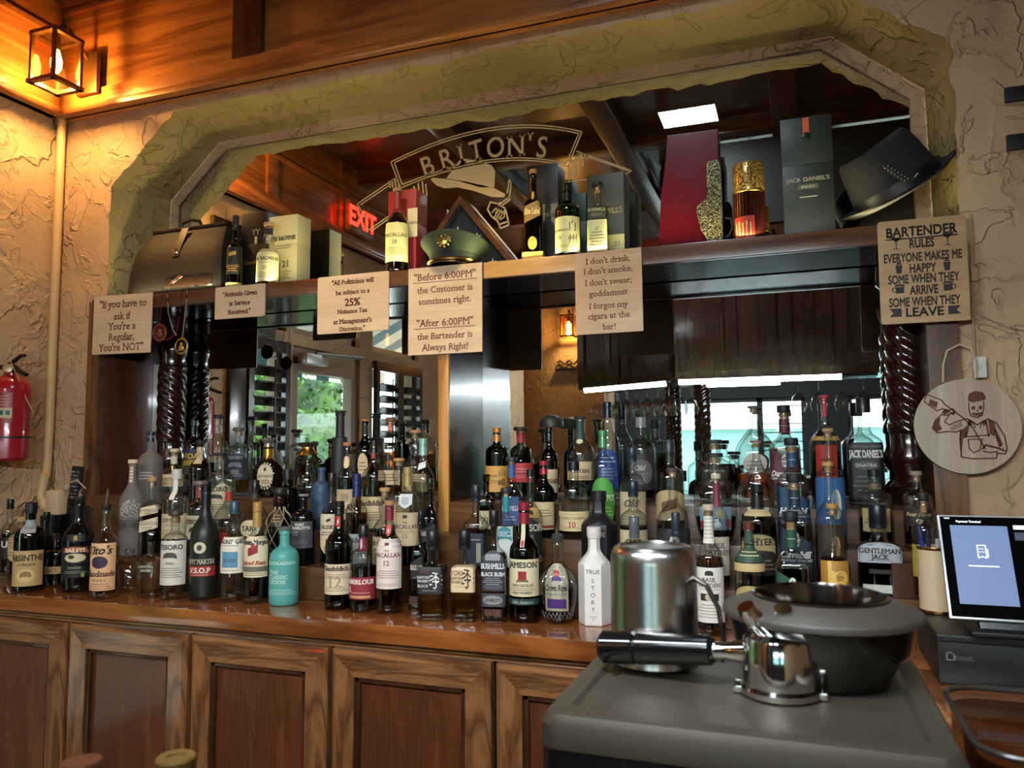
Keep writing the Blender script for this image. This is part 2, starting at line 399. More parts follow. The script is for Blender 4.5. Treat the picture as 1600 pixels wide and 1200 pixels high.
# niche outline in the wall face (x, z) and at the mirror
c1, c2 = PY(173, 291, YW), PY(272, 175, YW); c4 = PY(1487, 67, YW)
zt = c2.z; xr = c4.x; xl = c1.x
XA, XB = PY(160, 650, YW).x, PY(1450, 600, YW).x
outer = [(XA, ZC-0.05), (XA, 1.6), (XA, 2.045), (xl, 2.05), (xl, 2.1), (xl, c1.z), (c2.x, zt), (-1.6, zt), (-1.0, zt), (-0.4, zt), (xr-(c2.x-xl), zt), (xr, c4.z), (xr, 2.1), (xr, 2.05), (XB, 2.045), (XB, 1.6), (XB, ZC-0.05)]
i1, i2, i4, i5 = PY(282, 322, YM), PY(355, 234, YM), PY(1281, 78, YM), PY(1421, 157, YM)
zi = (i2.z+i4.z)/2
inner = [(XA, ZC-0.05), (XA, 1.6), (XA, 2.045), (i1.x, 2.05), (i1.x, 2.1), (i1.x, i1.z), (i2.x, zi), (-1.6, zi), (-1.0, zi), (-0.4, zi), (i4.x, zi), (i5.x, i5.z), (i5.x, 2.1), (i5.x, 2.05), (XB, 2.045), (XB, 1.6), (XB, ZC-0.05)]
def resample(pl, k):
    out = []
    for a, b in zip(pl, pl[1:]):
        for j in range(k): out.append((a[0]+(b[0]-a[0])*j/k, a[1]+(b[1]-a[1])*j/k))
    return out+[pl[-1]]
KS = 14
oo, ii = resample(outer, KS), resample(inner, KS)
cx0, cz0 = -1.05, 2.0
def off(p, d):                               # push a point outwards from the niche centre by d
    v = Vector((p[0]-cx0, (p[1]-cz0)*1.5)); v.normalize(); return (p[0]+v.x*d, p[1]+v.y*d)
_ph = [rnd.uniform(0, 6.3) for _ in range(8)]
jit = [(rnd.gauss(0, 0.0035)+sum(0.0022*math.sin(k*w_+p_) for w_, p_ in zip((.21,.37,.53,.71,1.1,1.7,2.6,.13), _ph))) if oo[k][1] > 2.06 else 0.0 for k in range(len(oo))]
oj = [off(p, j) for p, j in zip(oo, jit)]
# wall: from the jagged mouth outwards to the room edges
def edge(p):
    x, z = p
    if z < 2.3: return (XL if x < cx0 else XR, z)
    return (XL+(x-xl)*(XR-XL)/(xr-xl), 3.42) if z > zt-0.02 else (XL if x < cx0 else XR, 2.3+(z-2.3)*(3.42-2.3)/(zt-2.3))
rs = [oj, [off(p, 0.03) for p in oo], [edge(p) for p in oo]]
mb = MB(); n = len(oo)
v = [(p[0], YW+(0.0005 if k == 0 else 0), p[1]) for k, r_ in enumerate(rs) for p in r_]
f = [(k*n+i, k*n+i+1, (k+1)*n+i+1, (k+1)*n+i) for k in range(2) for i in range(n-1)]
mb.add(v, f); mb.box(XL, XR, YW+0.001, YW+0.02, 0, 1.0)
struct(mb.build('wall_back', PLASTER, smooth=0))
# plaster reveal of the niche, with a slightly bellied profile, and the flat band round the mirror
mb = MB(); v = []; prof = [(0, 0.0), (0.05, 0.004), (0.25, 0.004), (0.5, -0.004), (0.75, -0.002), (1.0, 0.0)]
up_ = [k for k in range(n) if oo[k][1] >= 2.049 and ii[k][1] >= 2.049]
for t, d in prof:
    for k in up_:
        p = (oj[k][0]*(1-t)+off(ii[k], 0.045)[0]*t, oj[k][1]*(1-t)+off(ii[k], 0.045)[1]*t)
        p = off(p, d+(rnd.gauss(0, 0.0018) if 0 < t < 1 else 0)); v.append((p[0], YW+(YM-0.014-YW)*t+0.0005*(1-t), p[1]))
m_ = len(up_); mb.add(v, [(k*m_+i, (k+1)*m_+i, (k+1)*m_+i+1, k*m_+i+1) for k in range(len(prof)-1) for i in range(m_-1)])
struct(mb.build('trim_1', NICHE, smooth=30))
lo = [k for k in range(n) if ii[k][1] >= 2.06]
mb = MB(); a = [off(ii[k], 0.075) for k in lo]; b = [ii[k] for k in lo]; q = len(lo)
mb.add([(p[0], YM-0.013, p[1]) for p in a]+[(p[0], YM-0.013, p[1]) for p in b]+[(p[0], YM-0.003, p[1]) for p in b],
       [(i, i+1, q+i+1, q+i) for i in range(q-1)]+[(q+i, q+i+1, 2*q+i+1, 2*q+i) for i in range(q-1)])
struct(mb.build('trim_2', PLASTER, smooth=0))
# big back-bar mirror
mirror = thing('wall_mirror', 'large mirror filling the plaster niche behind the bottles, with etched bar logo', 'mirror', (0, YM, ZC))
MB().box(-2.56, 0.42, 0.0, 0.012, -0.04, zt-ZC+0.02).build('mirror_glass', MIRR, mirror, smooth=0)
MB().box(-2.6, 0.46, 0.012, 0.03, -0.04, zt-ZC+0.04).build('backing_board', BLACK, mirror, smooth=0)
# left and right side walls, floor, ceiling, wall behind the viewer
ys = [YB, -0.45, 0.28, 0.45, 1.22, 1.28, 1.66, YW]; zs = [0, 0.05, 0.9, 2.13, 2.2, 2.58, ZCEIL]
opens = [(-0.45, 0.28, 0.9, 2.13), (0.45, 1.22, 0.05, 2.13), (1.28, 1.66, 0.9, 2.13), (-0.45, 0.28, 2.2, 2.58), (0.45, 1.22, 2.2, 2.58), (1.28, 1.66, 2.2, 2.58)]
mb = MB()
for ya, yb in zip(ys, ys[1:]):
    for za, zb in zip(zs, zs[1:]):
        ym, zm = (ya+yb)/2, (za+zb)/2
        if not any(o[0] < ym < o[1] and o[2] < zm < o[3] for o in opens): mb.box(XL-0.14, XL, ya, yb, za, zb)
struct(mb.build('wall_left', PLASTER, smooth=0))
bo = [(-1.62, 0.12), (0.6, 1.6)]
mb = MB(); xs = [XL, -1.62, 0.12, 0.6, 1.6, XR]; zs = [0, 0.85, 2.1, ZCEIL]
for xa, xb in zip(xs, xs[1:]):
    for za, zb in zip(zs, zs[1:]):
        if not (any(abs(xa-o[0]) < 1e-6 for o in bo) and za > 0.5 and zb < 3): mb.box(xa, xb, YB-0.14, YB, za, zb)
struct(mb.build('wall_front', mat('2c3338', .6), smooth=0))
plane_wall('wall_right', XR, XR+0.1, YB, YW+0.02, 0, ZCEIL, PLASTER)
plane_wall('floor', XL, XR, YB, YW, -0.05, 0, wood('floor_boards', '2a1a10', '4f3420', 1, 0.6, 0.4, 0.2, 0.3))
mb = MB().box(XL-0.14, XR+0.1, YB-0.14, YW+0.3, ZCEIL, ZCEIL+0.05)
struct(mb.build('ceiling', OAKD, smooth=0))
# ceiling beams (coffers) seen in the mirror
k = 3
for x in (-1.85, -0.95, 0.0, 0.95):
    struct(MB().box(x-0.07, x+0.07, YB, YW-0.06, ZCEIL-0.11, ZCEIL, 0, 0.008).build(f'trim_{k}', OAKDY)); k += 1
for y in (-3.6, -2.2, -0.8, 0.52, 1.35):
    struct(MB().box(XL+0.04, XR, y-0.06, y+0.06, ZCEIL-0.10, ZCEIL-0.002, 0, 0.008).build(f'trim_{k}', OAKD)); k += 1
# oak fascia above the back wall and left wall
zf = PY(560, 84, 2.25).z
mb = MB().box(XL, XR, 2.285, YW, zf, ZCEIL).box(XL, XR, 2.25, 2.30, zf, zf+0.028, 0, 0.006).box(XL, XR, 2.268, 2.29, zf+0.028, zf+0.095, 0, 0.005)
mb.box(XL, XR, 2.262, 2.29, 3.30, 3.325, 0, 0.006).box(XL, XR, 2.25, 2.29, 3.325, 3.42, 0, 0.006)
struct(mb.build('wall_back_fascia', OAK))
xs0, xs1 = PY(365, 40, 2.27).x, PY(410, 40, 2.27).x
struct(MB().box(xs0, xs1, 2.262, 2.29, zf+0.09, 3.42, 0, 0.004).build(f'trim_{k}', OAKDZ)); k += 1
mb = MB().box(XL, XL+0.035, YB, 2.26, zf, ZCEIL).box(XL, XL+0.07, YB, 2.26, zf, zf+0.028, 0, 0.006).box(XL, XL+0.052, YB, 2.26, zf+0.028, zf+0.095, 0, 0.005)
mb.box(XL, XL+0.058, YB, 2.26, 3.19, 3.215, 0, 0.006).box(XL, XL+0.045, YB, 2.26, 3.23, 3.42, 0, 0.005)
for y in (1.5, 0.75, 0.0, -1.0, -2.2, -3.4): mb.box(XL, XL+0.05, y-0.05, y+0.05, zf+0.09, 3.42, 0, 0.004)
struct(mb.build('wall_left_fascia', OAKY))
# pipe in the wall corner, bending out at the counter
pc = [(-2.80, 2.287, zf), (-2.80, 2.287, 1.62), (-2.802, 2.285, 1.42)]
pb = [tuple(PY(x, y, 2.24)) for x, y in ((70, 745), (64, 772), (70, 793), (86, 803))]
tag(MB().tube([pc[0], pc[1], pc[2]]+pb, 0.017, 12).build('conduit', mat('c9a878', 0.5)), 'cream painted conduit running down the plaster corner', 'conduit')

# windows and door of the left wall (seen in the mirror)
DKF = BLACKZ
def window(name, y0, y1, z0, z1, x=XL-0.07):
    w = MB(); t = 0.045
    w.box(x-0.03, x+0.03, y0, y0+t, z0, z1).box(x-0.03, x+0.03, y1-t, y1, z0, z1).box(x-0.03, x+0.03, y0, y1, z0, z0+t).box(x-0.03, x+0.03, y0, y1, z1-t, z1)
    o = struct(w.build(name, mat('8a6a50', 0.4), smooth=0))
    g = MB().box(x-0.003, x+0.003, y0+t, y1-t, z0+t, z1-t).build('pane', GL['pane'], o, smooth=0)
    return o
for q, o_ in enumerate([opens[0], opens[2], opens[3], opens[4], opens[5]]): window(f'window_{q+1}', *o_)
d = MB(); x = XL-0.05
d.box(x-0.03, x+0.03, 0.45, 0.53, 0.05, 2.13).box(x-0.03, x+0.03, 1.14, 1.22, 0.05, 2.13).box(x-0.03, x+0.03, 0.53, 1.14, 1.98, 2.13).box(x-0.03, x+0.03, 0.53, 1.14, 0.05, 0.3)
door = struct(d.build('door_1', mat('7b5f48', 0.4), smooth=0))
MB().box(x-0.003, x+0.003, 0.53, 1.14, 0.3, 1.98).build('pane', GL['pane'], door, smooth=0)
mb = MB(); put_text(mb, 'EMPLOYEES', 0.74, 1.60, 0.028, lambda s, z: (x+0.006, 1.66-s-0.10, z), 0)
mb.build('lettering', mat('d8dcd8', 0.5), door, smooth=0)
mb = MB().box(XL+0.005, XL+0.075, 0.95, 1.18, 2.02, 2.085, 0, 0.006).cyl((XL+0.05, 1.05, 2.09), (XL+0.20, 0.75, 2.09), 0.014, 8).cyl((XL+0.20, 0.75, 2.09), (XL+0.03, 0.55, 2.1), 0.012, 8)
mb.build('door_closer', mat('9a9890', 0.35, 0.8), door)
def shutter(y0, y1, z0, z1, label):
    t = thing('window_shutter', label, 'shutter', (XL+0.02, (y0+y1)/2, z0)); w = y1-y0; h = z1-z0
    s_ = 0.045; a = -w/2; b = w/2
    MB().box(-0.015, 0.015, a, a+s_, 0, h).box(-0.015, 0.015, b-s_, b, 0, h).box(-0.015, 0.015, a+s_, b-s_, 0, 0.07).box(-0.015, 0.015, a+s_, b-s_, h-0.07, h).build('shutter_frame', DKF, t)
    mb = MB(); nz = int((h-0.16)/0.085)
    for i in range(nz):
        z = 0.115+i*0.085; ca, sa = math.cos(R(38)), math.sin(R(38)); hw = 0.036
        p = [(-hw*ca, -hw*sa), (hw*ca, hw*sa)]
        mb.add([(p[0][0], a+s_, z+p[0][1]), (p[1][0], a+s_, z+p[1][1]), (p[1][0], b-s_, z+p[1][1]), (p[0][0], b-s_, z+p[0][1]),
                (p[0][0], a+s_, z+p[0][1]-0.008), (p[1][0], a+s_, z+p[1][1]-0.008), (p[1][0], b-s_, z+p[1][1]-0.008), (p[0][0], b-s_, z+p[0][1]-0.008)],
               [(0,1,2,3),(7,6,5,4),(0,4,5,1),(1,5,6,2),(2,6,7,3),(3,7,4,0)])
    mb.cyl((0.045, 0, 0.12), (0.045, 0, h-0.12), 0.006, 6)
    mb.build('louvre_slats', DKF, t, smooth=0)
shutter(1.285, 1.655, 0.9, 2.13, 'dark louvred shutter nearest the twisted column in the mirror')
shutter(-0.085, 0.275, 0.9, 2.13, 'dark louvred shutter just past the glass door in the mirror')
shutter(-0.445, -0.09, 0.9, 2.13, 'dark louvred shutter beside the stucco pier in the mirror')
# outside the left windows: paving, hedge, striped awning
struct(MB().box(-14, XL-0.14, -9, 7, -0.12, -0.06).build('ground', mat('b8b2a6', 0.8), smooth=0))
struct(MB().box(XL-0.14, 9, -16, YB-0.14, -0.12, -0.06).build('ground_paving', mat('b8b2a6', 0.8), smooth=0))
leaf = bpy.data.materials.new('leaf_green'); leaf.use_nodes = True; _n = leaf.node_tree
_t = N(_n, 'ShaderNodeTexNoise'); _t.inputs['Scale'].default_value = 14; _r = ramp(_n, [(0.35, hx('1c3a12')), (0.65, hx('5f8a2c'))])
_n.links.new(_t.outputs[0], _r.inputs[0]); _n.links.new(_r.outputs[0], _n.nodes['Principled BSDF'].inputs['Base Color'])
mb = MB()
for i in range(5200):
    y = rnd.uniform(-3, 4); z = rnd.uniform(0.3, 2.45+0.15*math.sin(y*3)); xx = -5.0+rnd.uniform(-0.22, 0.08); s_ = rnd.uniform(0.03, 0.06)
    a, b = Vector((rnd.gauss(0,1), rnd.gauss(0,1), rnd.gauss(0,1))).normalized()*s_, Vector((rnd.gauss(0,1), rnd.gauss(0,1), rnd.gauss(0,1))).normalized()*s_
    c = Vector((xx, y, z)); mb.add([c-a, c+b*0.6, c+a, c-b*0.6], [(0,1,2,3)])
mb.box(-5.8, -5.16, -3, 4, -0.06, 2.3)
tag(mb.build('hedge', leaf, smooth=0), 'green leafy hedge outside the glass door, seen in the mirror', 'hedge')
t = thing('awning', 'blue and white striped awning outside the glass door, seen in the mirror', 'awning', (-3.9, 0.8, 2.35))
mb = MB()
for i in range(26):
    y = -2.6+i*0.2; mb.add([(0, y, 0), (0, y+0.2, 0), (0.9, y+0.2, 0.45), (0.9, y, 0.45), (0, y+0.2, -0.22-0.03*(i % 2)), (0, y, -0.22-0.03*(i % 2))], [(0,1,2,3),(0,5,4,1)], i % 2)
mb.build('canopy', [mat('e8e8e4', 0.7), mat('4c7f96', 0.7)], t, smooth=0)
MB().cyl((0, -0.25, -2.41), (0, -0.25, -0.1), 0.05, 10).build('post', mat('9fb0b8', 0.5), t)
MB().cyl((0, 0.45, -2.41), (0, 0.45, -0.1), 0.05, 10).build('post', mat('9fb0b8', 0.5), t)
# windows of the far wall, with a pale canopy outside
for q, (xa, xb) in enumerate(bo):
    w = MB(); y = YB-0.06
    for a, b in ((xa, xa+0.05), (xb-0.05, xb)): w.box(a, b, y-0.03, y+0.03, 0.85, 2.1)
    w.box(xa, xb, y-0.03, y+0.03, 0.85, 0.9).box(xa, xb, y-0.03, y+0.03, 2.05, 2.1)
    if q == 0:
        w.box(-1.12, -1.07, y-0.03, y+0.03, 0.85, 2.1).box(-0.45, -0.38, y-0.03, y+0.03, 0.85, 2.1)
        for z in [1.0+0.11*i for i in range(10)]: w.box(-0.4, xb, y+0.02, y+0.03, z, z+0.012)
    o = struct(w.build(f'window_{q+6}', mat('38444c', 0.4), smooth=0))
    MB().box(xa+0.05, xb-0.05, y-0.003, y+0.003, 0.9, 2.05).build('pane', GL['pane'], o, smooth=0)
t = thing('patio_umbrella', 'white patio umbrella outside the far window, seen in the mirror', 'umbrella', (-1.7, -7.2, -0.06))
mb = MB().lathe([(1.2, 2.0), (0.6, 2.3), (0.03, 2.55)], seg=8, cap0=False); mb.build('canopy', mat('e9ece8', 0.7), t)
MB().cyl((0,0,0), (0,0,2.55), 0.03, 10).build('pole', mat('6a5a48', 0.5), t)
t = thing('storefront', 'pale teal shopfront across the street, seen in the mirror', 'building', (-0.5, -11, -0.06))
MB().box(-6, 6, -0.5, 0, 0, 1.9).build('wall', mat('7ea6a4', 0.7), t, smooth=0); MB().box(-6, 6, -0.6, 0.3, 1.9, 2.1).build('roof', mat('d9ddd8', 0.7), t, smooth=0)
# stucco pier with lantern, behind the viewer
plane_wall('wall_pier', -2.45, -1.66, -2.35, -1.92, 0, ZCEIL, PLASTER)

# ============================================================ BACK BAR
ztop = PY(200, 984, 1.815).z; zl = ztop+0.001-ZC
ct = thing('back_bar_counter', 'long varnished wooden back bar counter carrying the bottles', 'counter', (0, 2.0, ZC))
xcl = XL
xcl = XL+0.002
mb = MB().box(xcl, 1.6, -0.20, 0.305, -0.048, 0, 0, 0.006).box(XA+0.002, XB-0.002, 0.30, 0.562, -0.047, -0.0005).box(0.0, 1.6, -0.60, -0.201, -0.048, 0, 0, 0.006); mb.build('counter_top', TOPW, ct)
MB().box(xcl, 1.6, -0.178, -0.15, zl+0.012, -0.048, 0, 0.006).build('frieze', FRAMEW, ct)
MB().box(xcl, 1.6, -0.165, -0.15, zl, zl+0.012, 0, 0.004).build('lower_bead', FRAMEW, ct)
xd = [PY(a, 980, 1.83).x for a in (113, 297, 304, 514, 522, 761)]
pitch_ = (xd[4]-xd[0])/2; wdr = xd[1]-xd[0]
ztop = PY(200, 984, 1.815).z
sides = ['leftmost panelled cabinet under the counter, in shadow by the left wall', 'panelled cabinet under the counter below the tall grey label gin bottles', 'panelled cabinet under the counter left of the middle, below the teal bottle', 'panelled cabinet under the counter right of the middle, below the square whisky bottles', 'panelled cabinet under the counter half hidden by the coffee machine', 'rightmost panelled cabinet under the counter behind the coffee machine']
sides[1] = 'panelled cabinet under the counter, second from the left wall'
for i in range(6):
    x0 = xd[0]+(i-1)*pitch_; x1 = x0+wdr; h = ztop
    c = thing('base_cabinet', sides[i], 'cabinet', ((x0+x1)/2, 1.85, 0), 0, 'panelled base cabinets'); w = x1-x0
    MB().box(-pitch_/2+.0005, pitch_/2-.0005, -0.002, 0.44, 0, ztop).build('cabinet_body', BLACKZ, c, smooth=0)
    fr = MB(); fw = 0.068; yf = -0.036; yb = -0.002
    O = [(-w/2, 0.06), (w/2, 0.06), (w/2, h), (-w/2, h)]; I = [(-w/2+fw, 0.06+fw), (w/2-fw, 0.06+fw), (w/2-fw, h-fw), (-w/2+fw, h-fw)]
    O2 = [(-w/2+0.012, 0.072), (w/2-0.012, 0.072), (w/2-0.012, h-0.012), (-w/2+0.012, h-0.012)]
    for j in range(4):
        k2 = (j+1) % 4; a, b, a2, b2, c2_, d2 = O[j], O[k2], O2[j], O2[k2], I[j], I[k2]
        vv = [(a[0], yb, a[1]), (b[0], yb, b[1]), (a[0], yf+0.01, a[1]), (b[0], yf+0.01, b[1]), (a2[0], yf, a2[1]), (b2[0], yf, b2[1]), (c2_[0], yf+0.006, c2_[1]), (d2[0], yf+0.006, d2[1]), (c2_[0], yb, c2_[1]), (d2[0], yb, d2[1])]
        fr.add(vv, [(0,1,3,2), (2,3,5,4), (4,5,7,6), (6,7,9,8)], j % 2)
    dr = fr.build('door', [FRAMEW, FRAMEZ], c, smooth=0)
    b_ = w/2-fw; pn = MB().box(-b_, b_, -0.012, -0.004, 0.06+fw, h-fw)
    pn.build('door_panel', PANEL, dr, smooth=0)
    bd = MB()
    for (xa, xb, za, zb) in ((-b_, b_, h-fw-0.014, h-fw), (-b_, b_, 0.06+fw, 0.06+fw+0.014), (-b_, -b_+0.014, 0.06+fw, h-fw), (b_-0.014, b_, 0.06+fw, h-fw)):
        bd.box(xa, xb, -0.024, -0.012, za, zb, 0, 0.003)
    bd.build('panel_bead', OAKDZ, dr)

# side boards and uprights of the lower recess

def board(name, label, cat, x0, x1, y0, y1, z0, z1, m_, bev=0.002):
    o = MB().box((x0-x1)/2, (x1-x0)/2, (y0-y1)/2, (y1-y0)/2, 0, z1-z0, 0, bev).build(name, m_)
    o.location = ((x0+x1)/2, (y0+y1)/2, z0); return tag(o, label, cat)
struct(MB().box(PY(141, 650, YW).x, XA, 2.296, YW+0.0, ZC, ZS+0.0).build(f'trim_{k}', FRB)); k += 1
struct(MB().box(XB, PY(1500, 600, YW).x, 2.296, YW, ZC, ZS).build(f'trim_{k}', FRB)); k += 1
struct(MB().box(XA-0.03, XA, YW, YM-0.001, ZC, ZS-0.046).build(f'trim_{k}', wood('red_brown_side_board', '3e2013', '63361f', 2, 1.0, 0.35, 0.3, 0.2))); k += 1
struct(MB().box(XB, XB+0.03, YW, YM-0.001, ZC, ZS-0.046).build(f'trim_{k}', OAKDZ)); k += 1
x0, x1 = PY(684.5, 640, 2.28).x, PY(701, 640, 2.28).x
dv = thing('shelf_divider', 'dark upright board with golden front edge in the middle of the back bar', 'divider', ((x0+x1)/2, 2.28, ZC)); w = (x1-x0)/2
MB().box(-w, w, 0.012, YM-2.28-0.001, 0, ZS-0.047-ZC).build('upright_board', BLACKZ, dv); MB().box(-w, w, 0, 0.012, 0, ZS-0.047-ZC, 0, 0.002).build('front_edge', EDGEW, dv)
DV0, DV1 = x0, x1
sh = thing('bar_shelf', 'long dark shelf across the niche holding boxed bottles, hats and a bag', 'shelf', (0, YS, ZS))
xs_l, xs_r = XA-0.02, i5.x+0.03
MB().box(xs_l, xs_r, 0.022, YM-YS-0.016, -0.045, 0).build('shelf_board', BLACKW, sh)
MB().box(xs_l, PY(755, 420, YS).x, 0, 0.022, -0.05, 0.002, 0, 0.002).build('front_lip', WALN, sh); MB().box(PY(755, 420, YS).x+0.001, PY(905, 400, YS).x, 0, 0.022, -0.05, 0.002, 0, 0.002).build('front_lip', wood('painted_light_lip', '9a6a34', 'c99a58', 0, 1.0, 0.35, 0.3, 0.5), sh)  # warm light on the middle stretch is painted into the lip colour
MB().box(PY(905, 400, YS).x+0.001, xs_r, 0, 0.022, -0.05, 0.002, 0, 0.002).build('front_lip', WALN, sh)
# stepped risers under the bottles
ZR = [ZC, 1.145, 1.24, 1.33]; YR = [None, 2.025, 2.14, 2.275]
nm = ['lowest', 'middle', 'top']
for side, (xa, xb) in enumerate(((XA+0.002, DV0-0.002), (DV1+0.002, XB-0.002))):
    for r_ in (1, 2, 3):
        y1 = (YR[r_+1] if r_ < 3 else YM-0.004)-0.001
        xe = xb if r_ > 1 or side == 0 else xb
        ya = YR[r_]
        xa2 = max(xa, PY((185, 215)[r_-1], 850, ya).x) if side == 0 and r_ < 3 else xa
        xb2 = min(xb, PY(1466, 850, ya).x) if side == 1 and r_ < 3 else xb
        o = board('bottle_riser', f'{nm[r_-1]} wooden bottle step {"left" if side == 0 else "right"} of the golden edged divider', 'display step', xa2, xb2, ya, y1, ZC+0.001, ZR[r_], STEPW)
# twisted columns
def column(x, y, z0, z1, R_, label, m_=TURN, strands=5, turns=5.4, nz=150):
    t = thing('twisted_column', label, 'column', (x, y, z0)); H = z1-z0; b = 0.20; seg = 40; rs = []
    for i in range(nz+1):
        z = b+(H-2*b)*i/nz; e = min(1, min(i, nz-i)/4)
        rs.append([((R_*(0.90+0.12*e*abs(math.cos(strands*0.5*(2*math.pi*j/seg+2*math.pi*turns*z/H/1.0*0.55))))*math.cos(2*math.pi*j/seg)), (R_*(0.90+0.12*e*abs(math.cos(strands*0.5*(2*math.pi*j/seg+2*math.pi*turns*z/H*0.55))))*math.sin(2*math.pi*j/seg)), z) for j in range(seg)])
    MB().rings(rs).build('twisted_shaft', m_, t, smooth=60)
    pr = [(1.0, 0), (1.05, .02), (1.05, .05), (.8, .065), (.78, .09), (1.02, .115), (1.06, .14), (.9, .165), (.92, .2)]
    MB().lathe([(r_*R_, z) for r_, z in pr], seg=28).build('turned_base', m_, t); MB().lathe([(r_*R_, H-z) for r_, z in reversed(pr)], seg=28).build('turned_capital', m_, t)
    return t
pL = PY(268, 650, YM-0.066); pR = PY(1417, 600, YM-0.066)
column(pL.x, YM-0.066, ZR[3]+0.001, ZS-0.046, 0.056, 'dark barley twist column at the left end of the mirror')
column(pR.x, YM-0.066, ZR[3]+0.001, ZS-0.046, 0.056, 'dark barley twist column at the right end of the mirror')

# ============================================================ FRONT BAR BEHIND THE VIEWER (mirror) AND UNDER THE COFFEE MACHINE
fb = thing('front_bar', 'wooden front bar top the coffee machine stands on', 'counter', (0, 0.5, 0))
MB().box(-2.0, 1.65, -0.15, 0.475, 0.885, 0.935, 0, 0.006).build('counter_top', TOPW, fb); MB().box(-1.9, 1.6, -0.05, 0.4, 0, 0.884).build('bar_front', OAKDZ, fb, smooth=0)
def door_panel(t, m0, a, b, za, zb):
    """raised-panel door on a face running from a to b (xy)"""
    a, b = Vector(a), Vector(b); u = (b-a).normalized(); nn = Vector((-u.y, u.x)); L = (b-a).length
    def pt(s, z, o): p = a+u*s+nn*o; return (p.x, p.y, z)
    def slab(mb, s0, s1, z0, z1, o0, o1):
        vv = [pt(s_, z, o) for o in (o0, o1) for z in (z0, z1) for s_ in (s0, s1)]
        mb.add(vv, [(0,2,3,1),(4,5,7,6),(0,1,5,4),(2,6,7,3),(0,4,6,2),(1,3,7,5)])
    mb = MB(); fw = 0.065
    for s0, s1, z0, z1 in ((0, L, za, za+fw), (0, L, zb-fw, zb), (0, fw, za+fw, zb-fw), (L-fw, L, za+fw, zb-fw)): slab(mb, s0, s1, z0, z1, 0, 0.02)
    d_ = mb.build('door', m0, t, smooth=0)
    mb = MB(); slab(mb, fw, L-fw, za+fw, zb-fw, 0, 0.006); slab(mb, fw+0.03, L-fw-0.03, za+fw+0.03, zb-fw-0.03, 0.006, 0.014); mb.build('door_panel', m0, d_, smooth=0)
    return d_
CAB = wood('dark_cherry_cabinet', '2e1812', '55301f', 2, 1.0, 0.25, 0.6, 0.3)
zc0, zc1 = 1.9, 2.8
for i in range(4):
    x1 = 1.70-i*0.5925; x0 = x1-0.5925
    c = thing('overhead_cabinet', ['dark overhead cabinet at the right end, seen in the mirror', 'dark overhead cabinet above the hanging wine glasses, seen in the mirror', 'dark overhead cabinet in the middle, seen in the mirror', 'dark overhead cabinet next to the angled one, seen in the mirror'][i], 'cabinet', (0, 0, 0))
    MB().box(x0+0.001, x1-0.001, 0.08, 0.44, zc0, zc1).build('cabinet_body', CAB, c, smooth=0)
    door_panel(c, CAB, (x0+0.30, 0.4405), (x1-0.01, 0.4405), zc0+0.05, zc1-0.03); door_panel(c, CAB, (x0+0.01, 0.4405), (x0+0.29, 0.4405), zc0+0.05, zc1-0.03)
c = thing('corner_cabinet', 'angled overhead cabinet with two pale lit doors, seen in the mirror', 'cabinet')
MB().rings([[(-0.68, 0.44, z), (-1.42, -0.12, z), (-1.25, -0.40, z), (-0.68, 0.08, z)] for z in (zc0, zc1)]).build('cabinet_body', CAB, c, smooth=0)
a, b = Vector((-0.68, 0.4405)), Vector((-1.42, -0.1195)); door_panel(c, CAB, a+(b-a)*0.49, a+(b-a)*0.02, zc0+0.05, zc1-0.03); door_panel(c, CAB, a+(b-a)*0.98, a+(b-a)*0.51, zc0+0.05, zc1-0.03)
struct(MB().box(-0.68, XR, 0.08, 0.45, zc1+0.001, ZCEIL-0.11).build(f'trim_{k}', mat('17110d', .6))); k += 1
struct(MB().box(XL+0.001, XL+0.03, 1.42, 1.95, 2.14, 2.72, 0, 0.004).box(XL+0.001, XL+0.03, 1.67, 1.80, 0.9, 2.139, 0, 0.004).build(f'trim_{k}', BLACKZ)); k += 1
BLUEC = TURN
column(-0.585, -0.20, 0.0, ZCEIL-0.001, 0.054, 'tall twisted post in front of the far window, seen in the mirror', turns=26, nz=420)
column(-0.80, -0.35, 0.0, ZCEIL-0.001, 0.054, 'tall twisted post beside the crowded hanging glasses, seen in the mirror', turns=26, nz=420)
tl = tag(MB().box(-0.52, -0.08, 0.10, 0.14, zc0-0.026, zc0-0.001, 0, 0.004).build('tube_light', mat('eaf6ff', 0.4, emit=22.0)), 'white tube light under the overhead cabinets, seen in the mirror', 'light')
# stemmed glasses hanging upside down
def wine_glass(loc, label, group):
    t = thing('wine_glass', label, 'wine glass', loc, 0, group)
    MB().lathe([(0.034, 0), (0.033, -0.003), (0.006, -0.010), (0.004, -0.02), (0.004, -0.075), (0.012, -0.083), (0.036, -0.105), (0.046, -0.135), (0.044, -0.16), (0.035, -0.19)], seg=20, cap1=False).build('glass_bowl', GL['clear'], t)
    return t
g0 = None
for i, x in enumerate((0.02, 0.13, 0.26, 0.37)):
    lb = ['first', 'second', 'third', 'fourth'][i]+' of four wine glasses hanging upside down below the dark cabinets, counted from the left'
    if g0 is None: g0 = wine_glass((x, 0.30, zc0-0.012), lb, 'hanging wine glasses on the right')
    else: o = dup(g0, (x, 0.30, zc0-0.012)); o['label'] = lb
r1 = tag(MB().box(-0.06, 0.44, 0.20, 0.40, zc0-0.011, zc0-0.001).build('glass_rack', BLACK, smooth=0), 'dark glass rack above the four hanging wine glasses', 'glass rack')
u = (b-a).normalized(); nn = Vector((-u.y, u.x))
p0 = a+u*0.08+nn*0.03; p1 = a+u*0.88+nn*0.03
mb = MB()
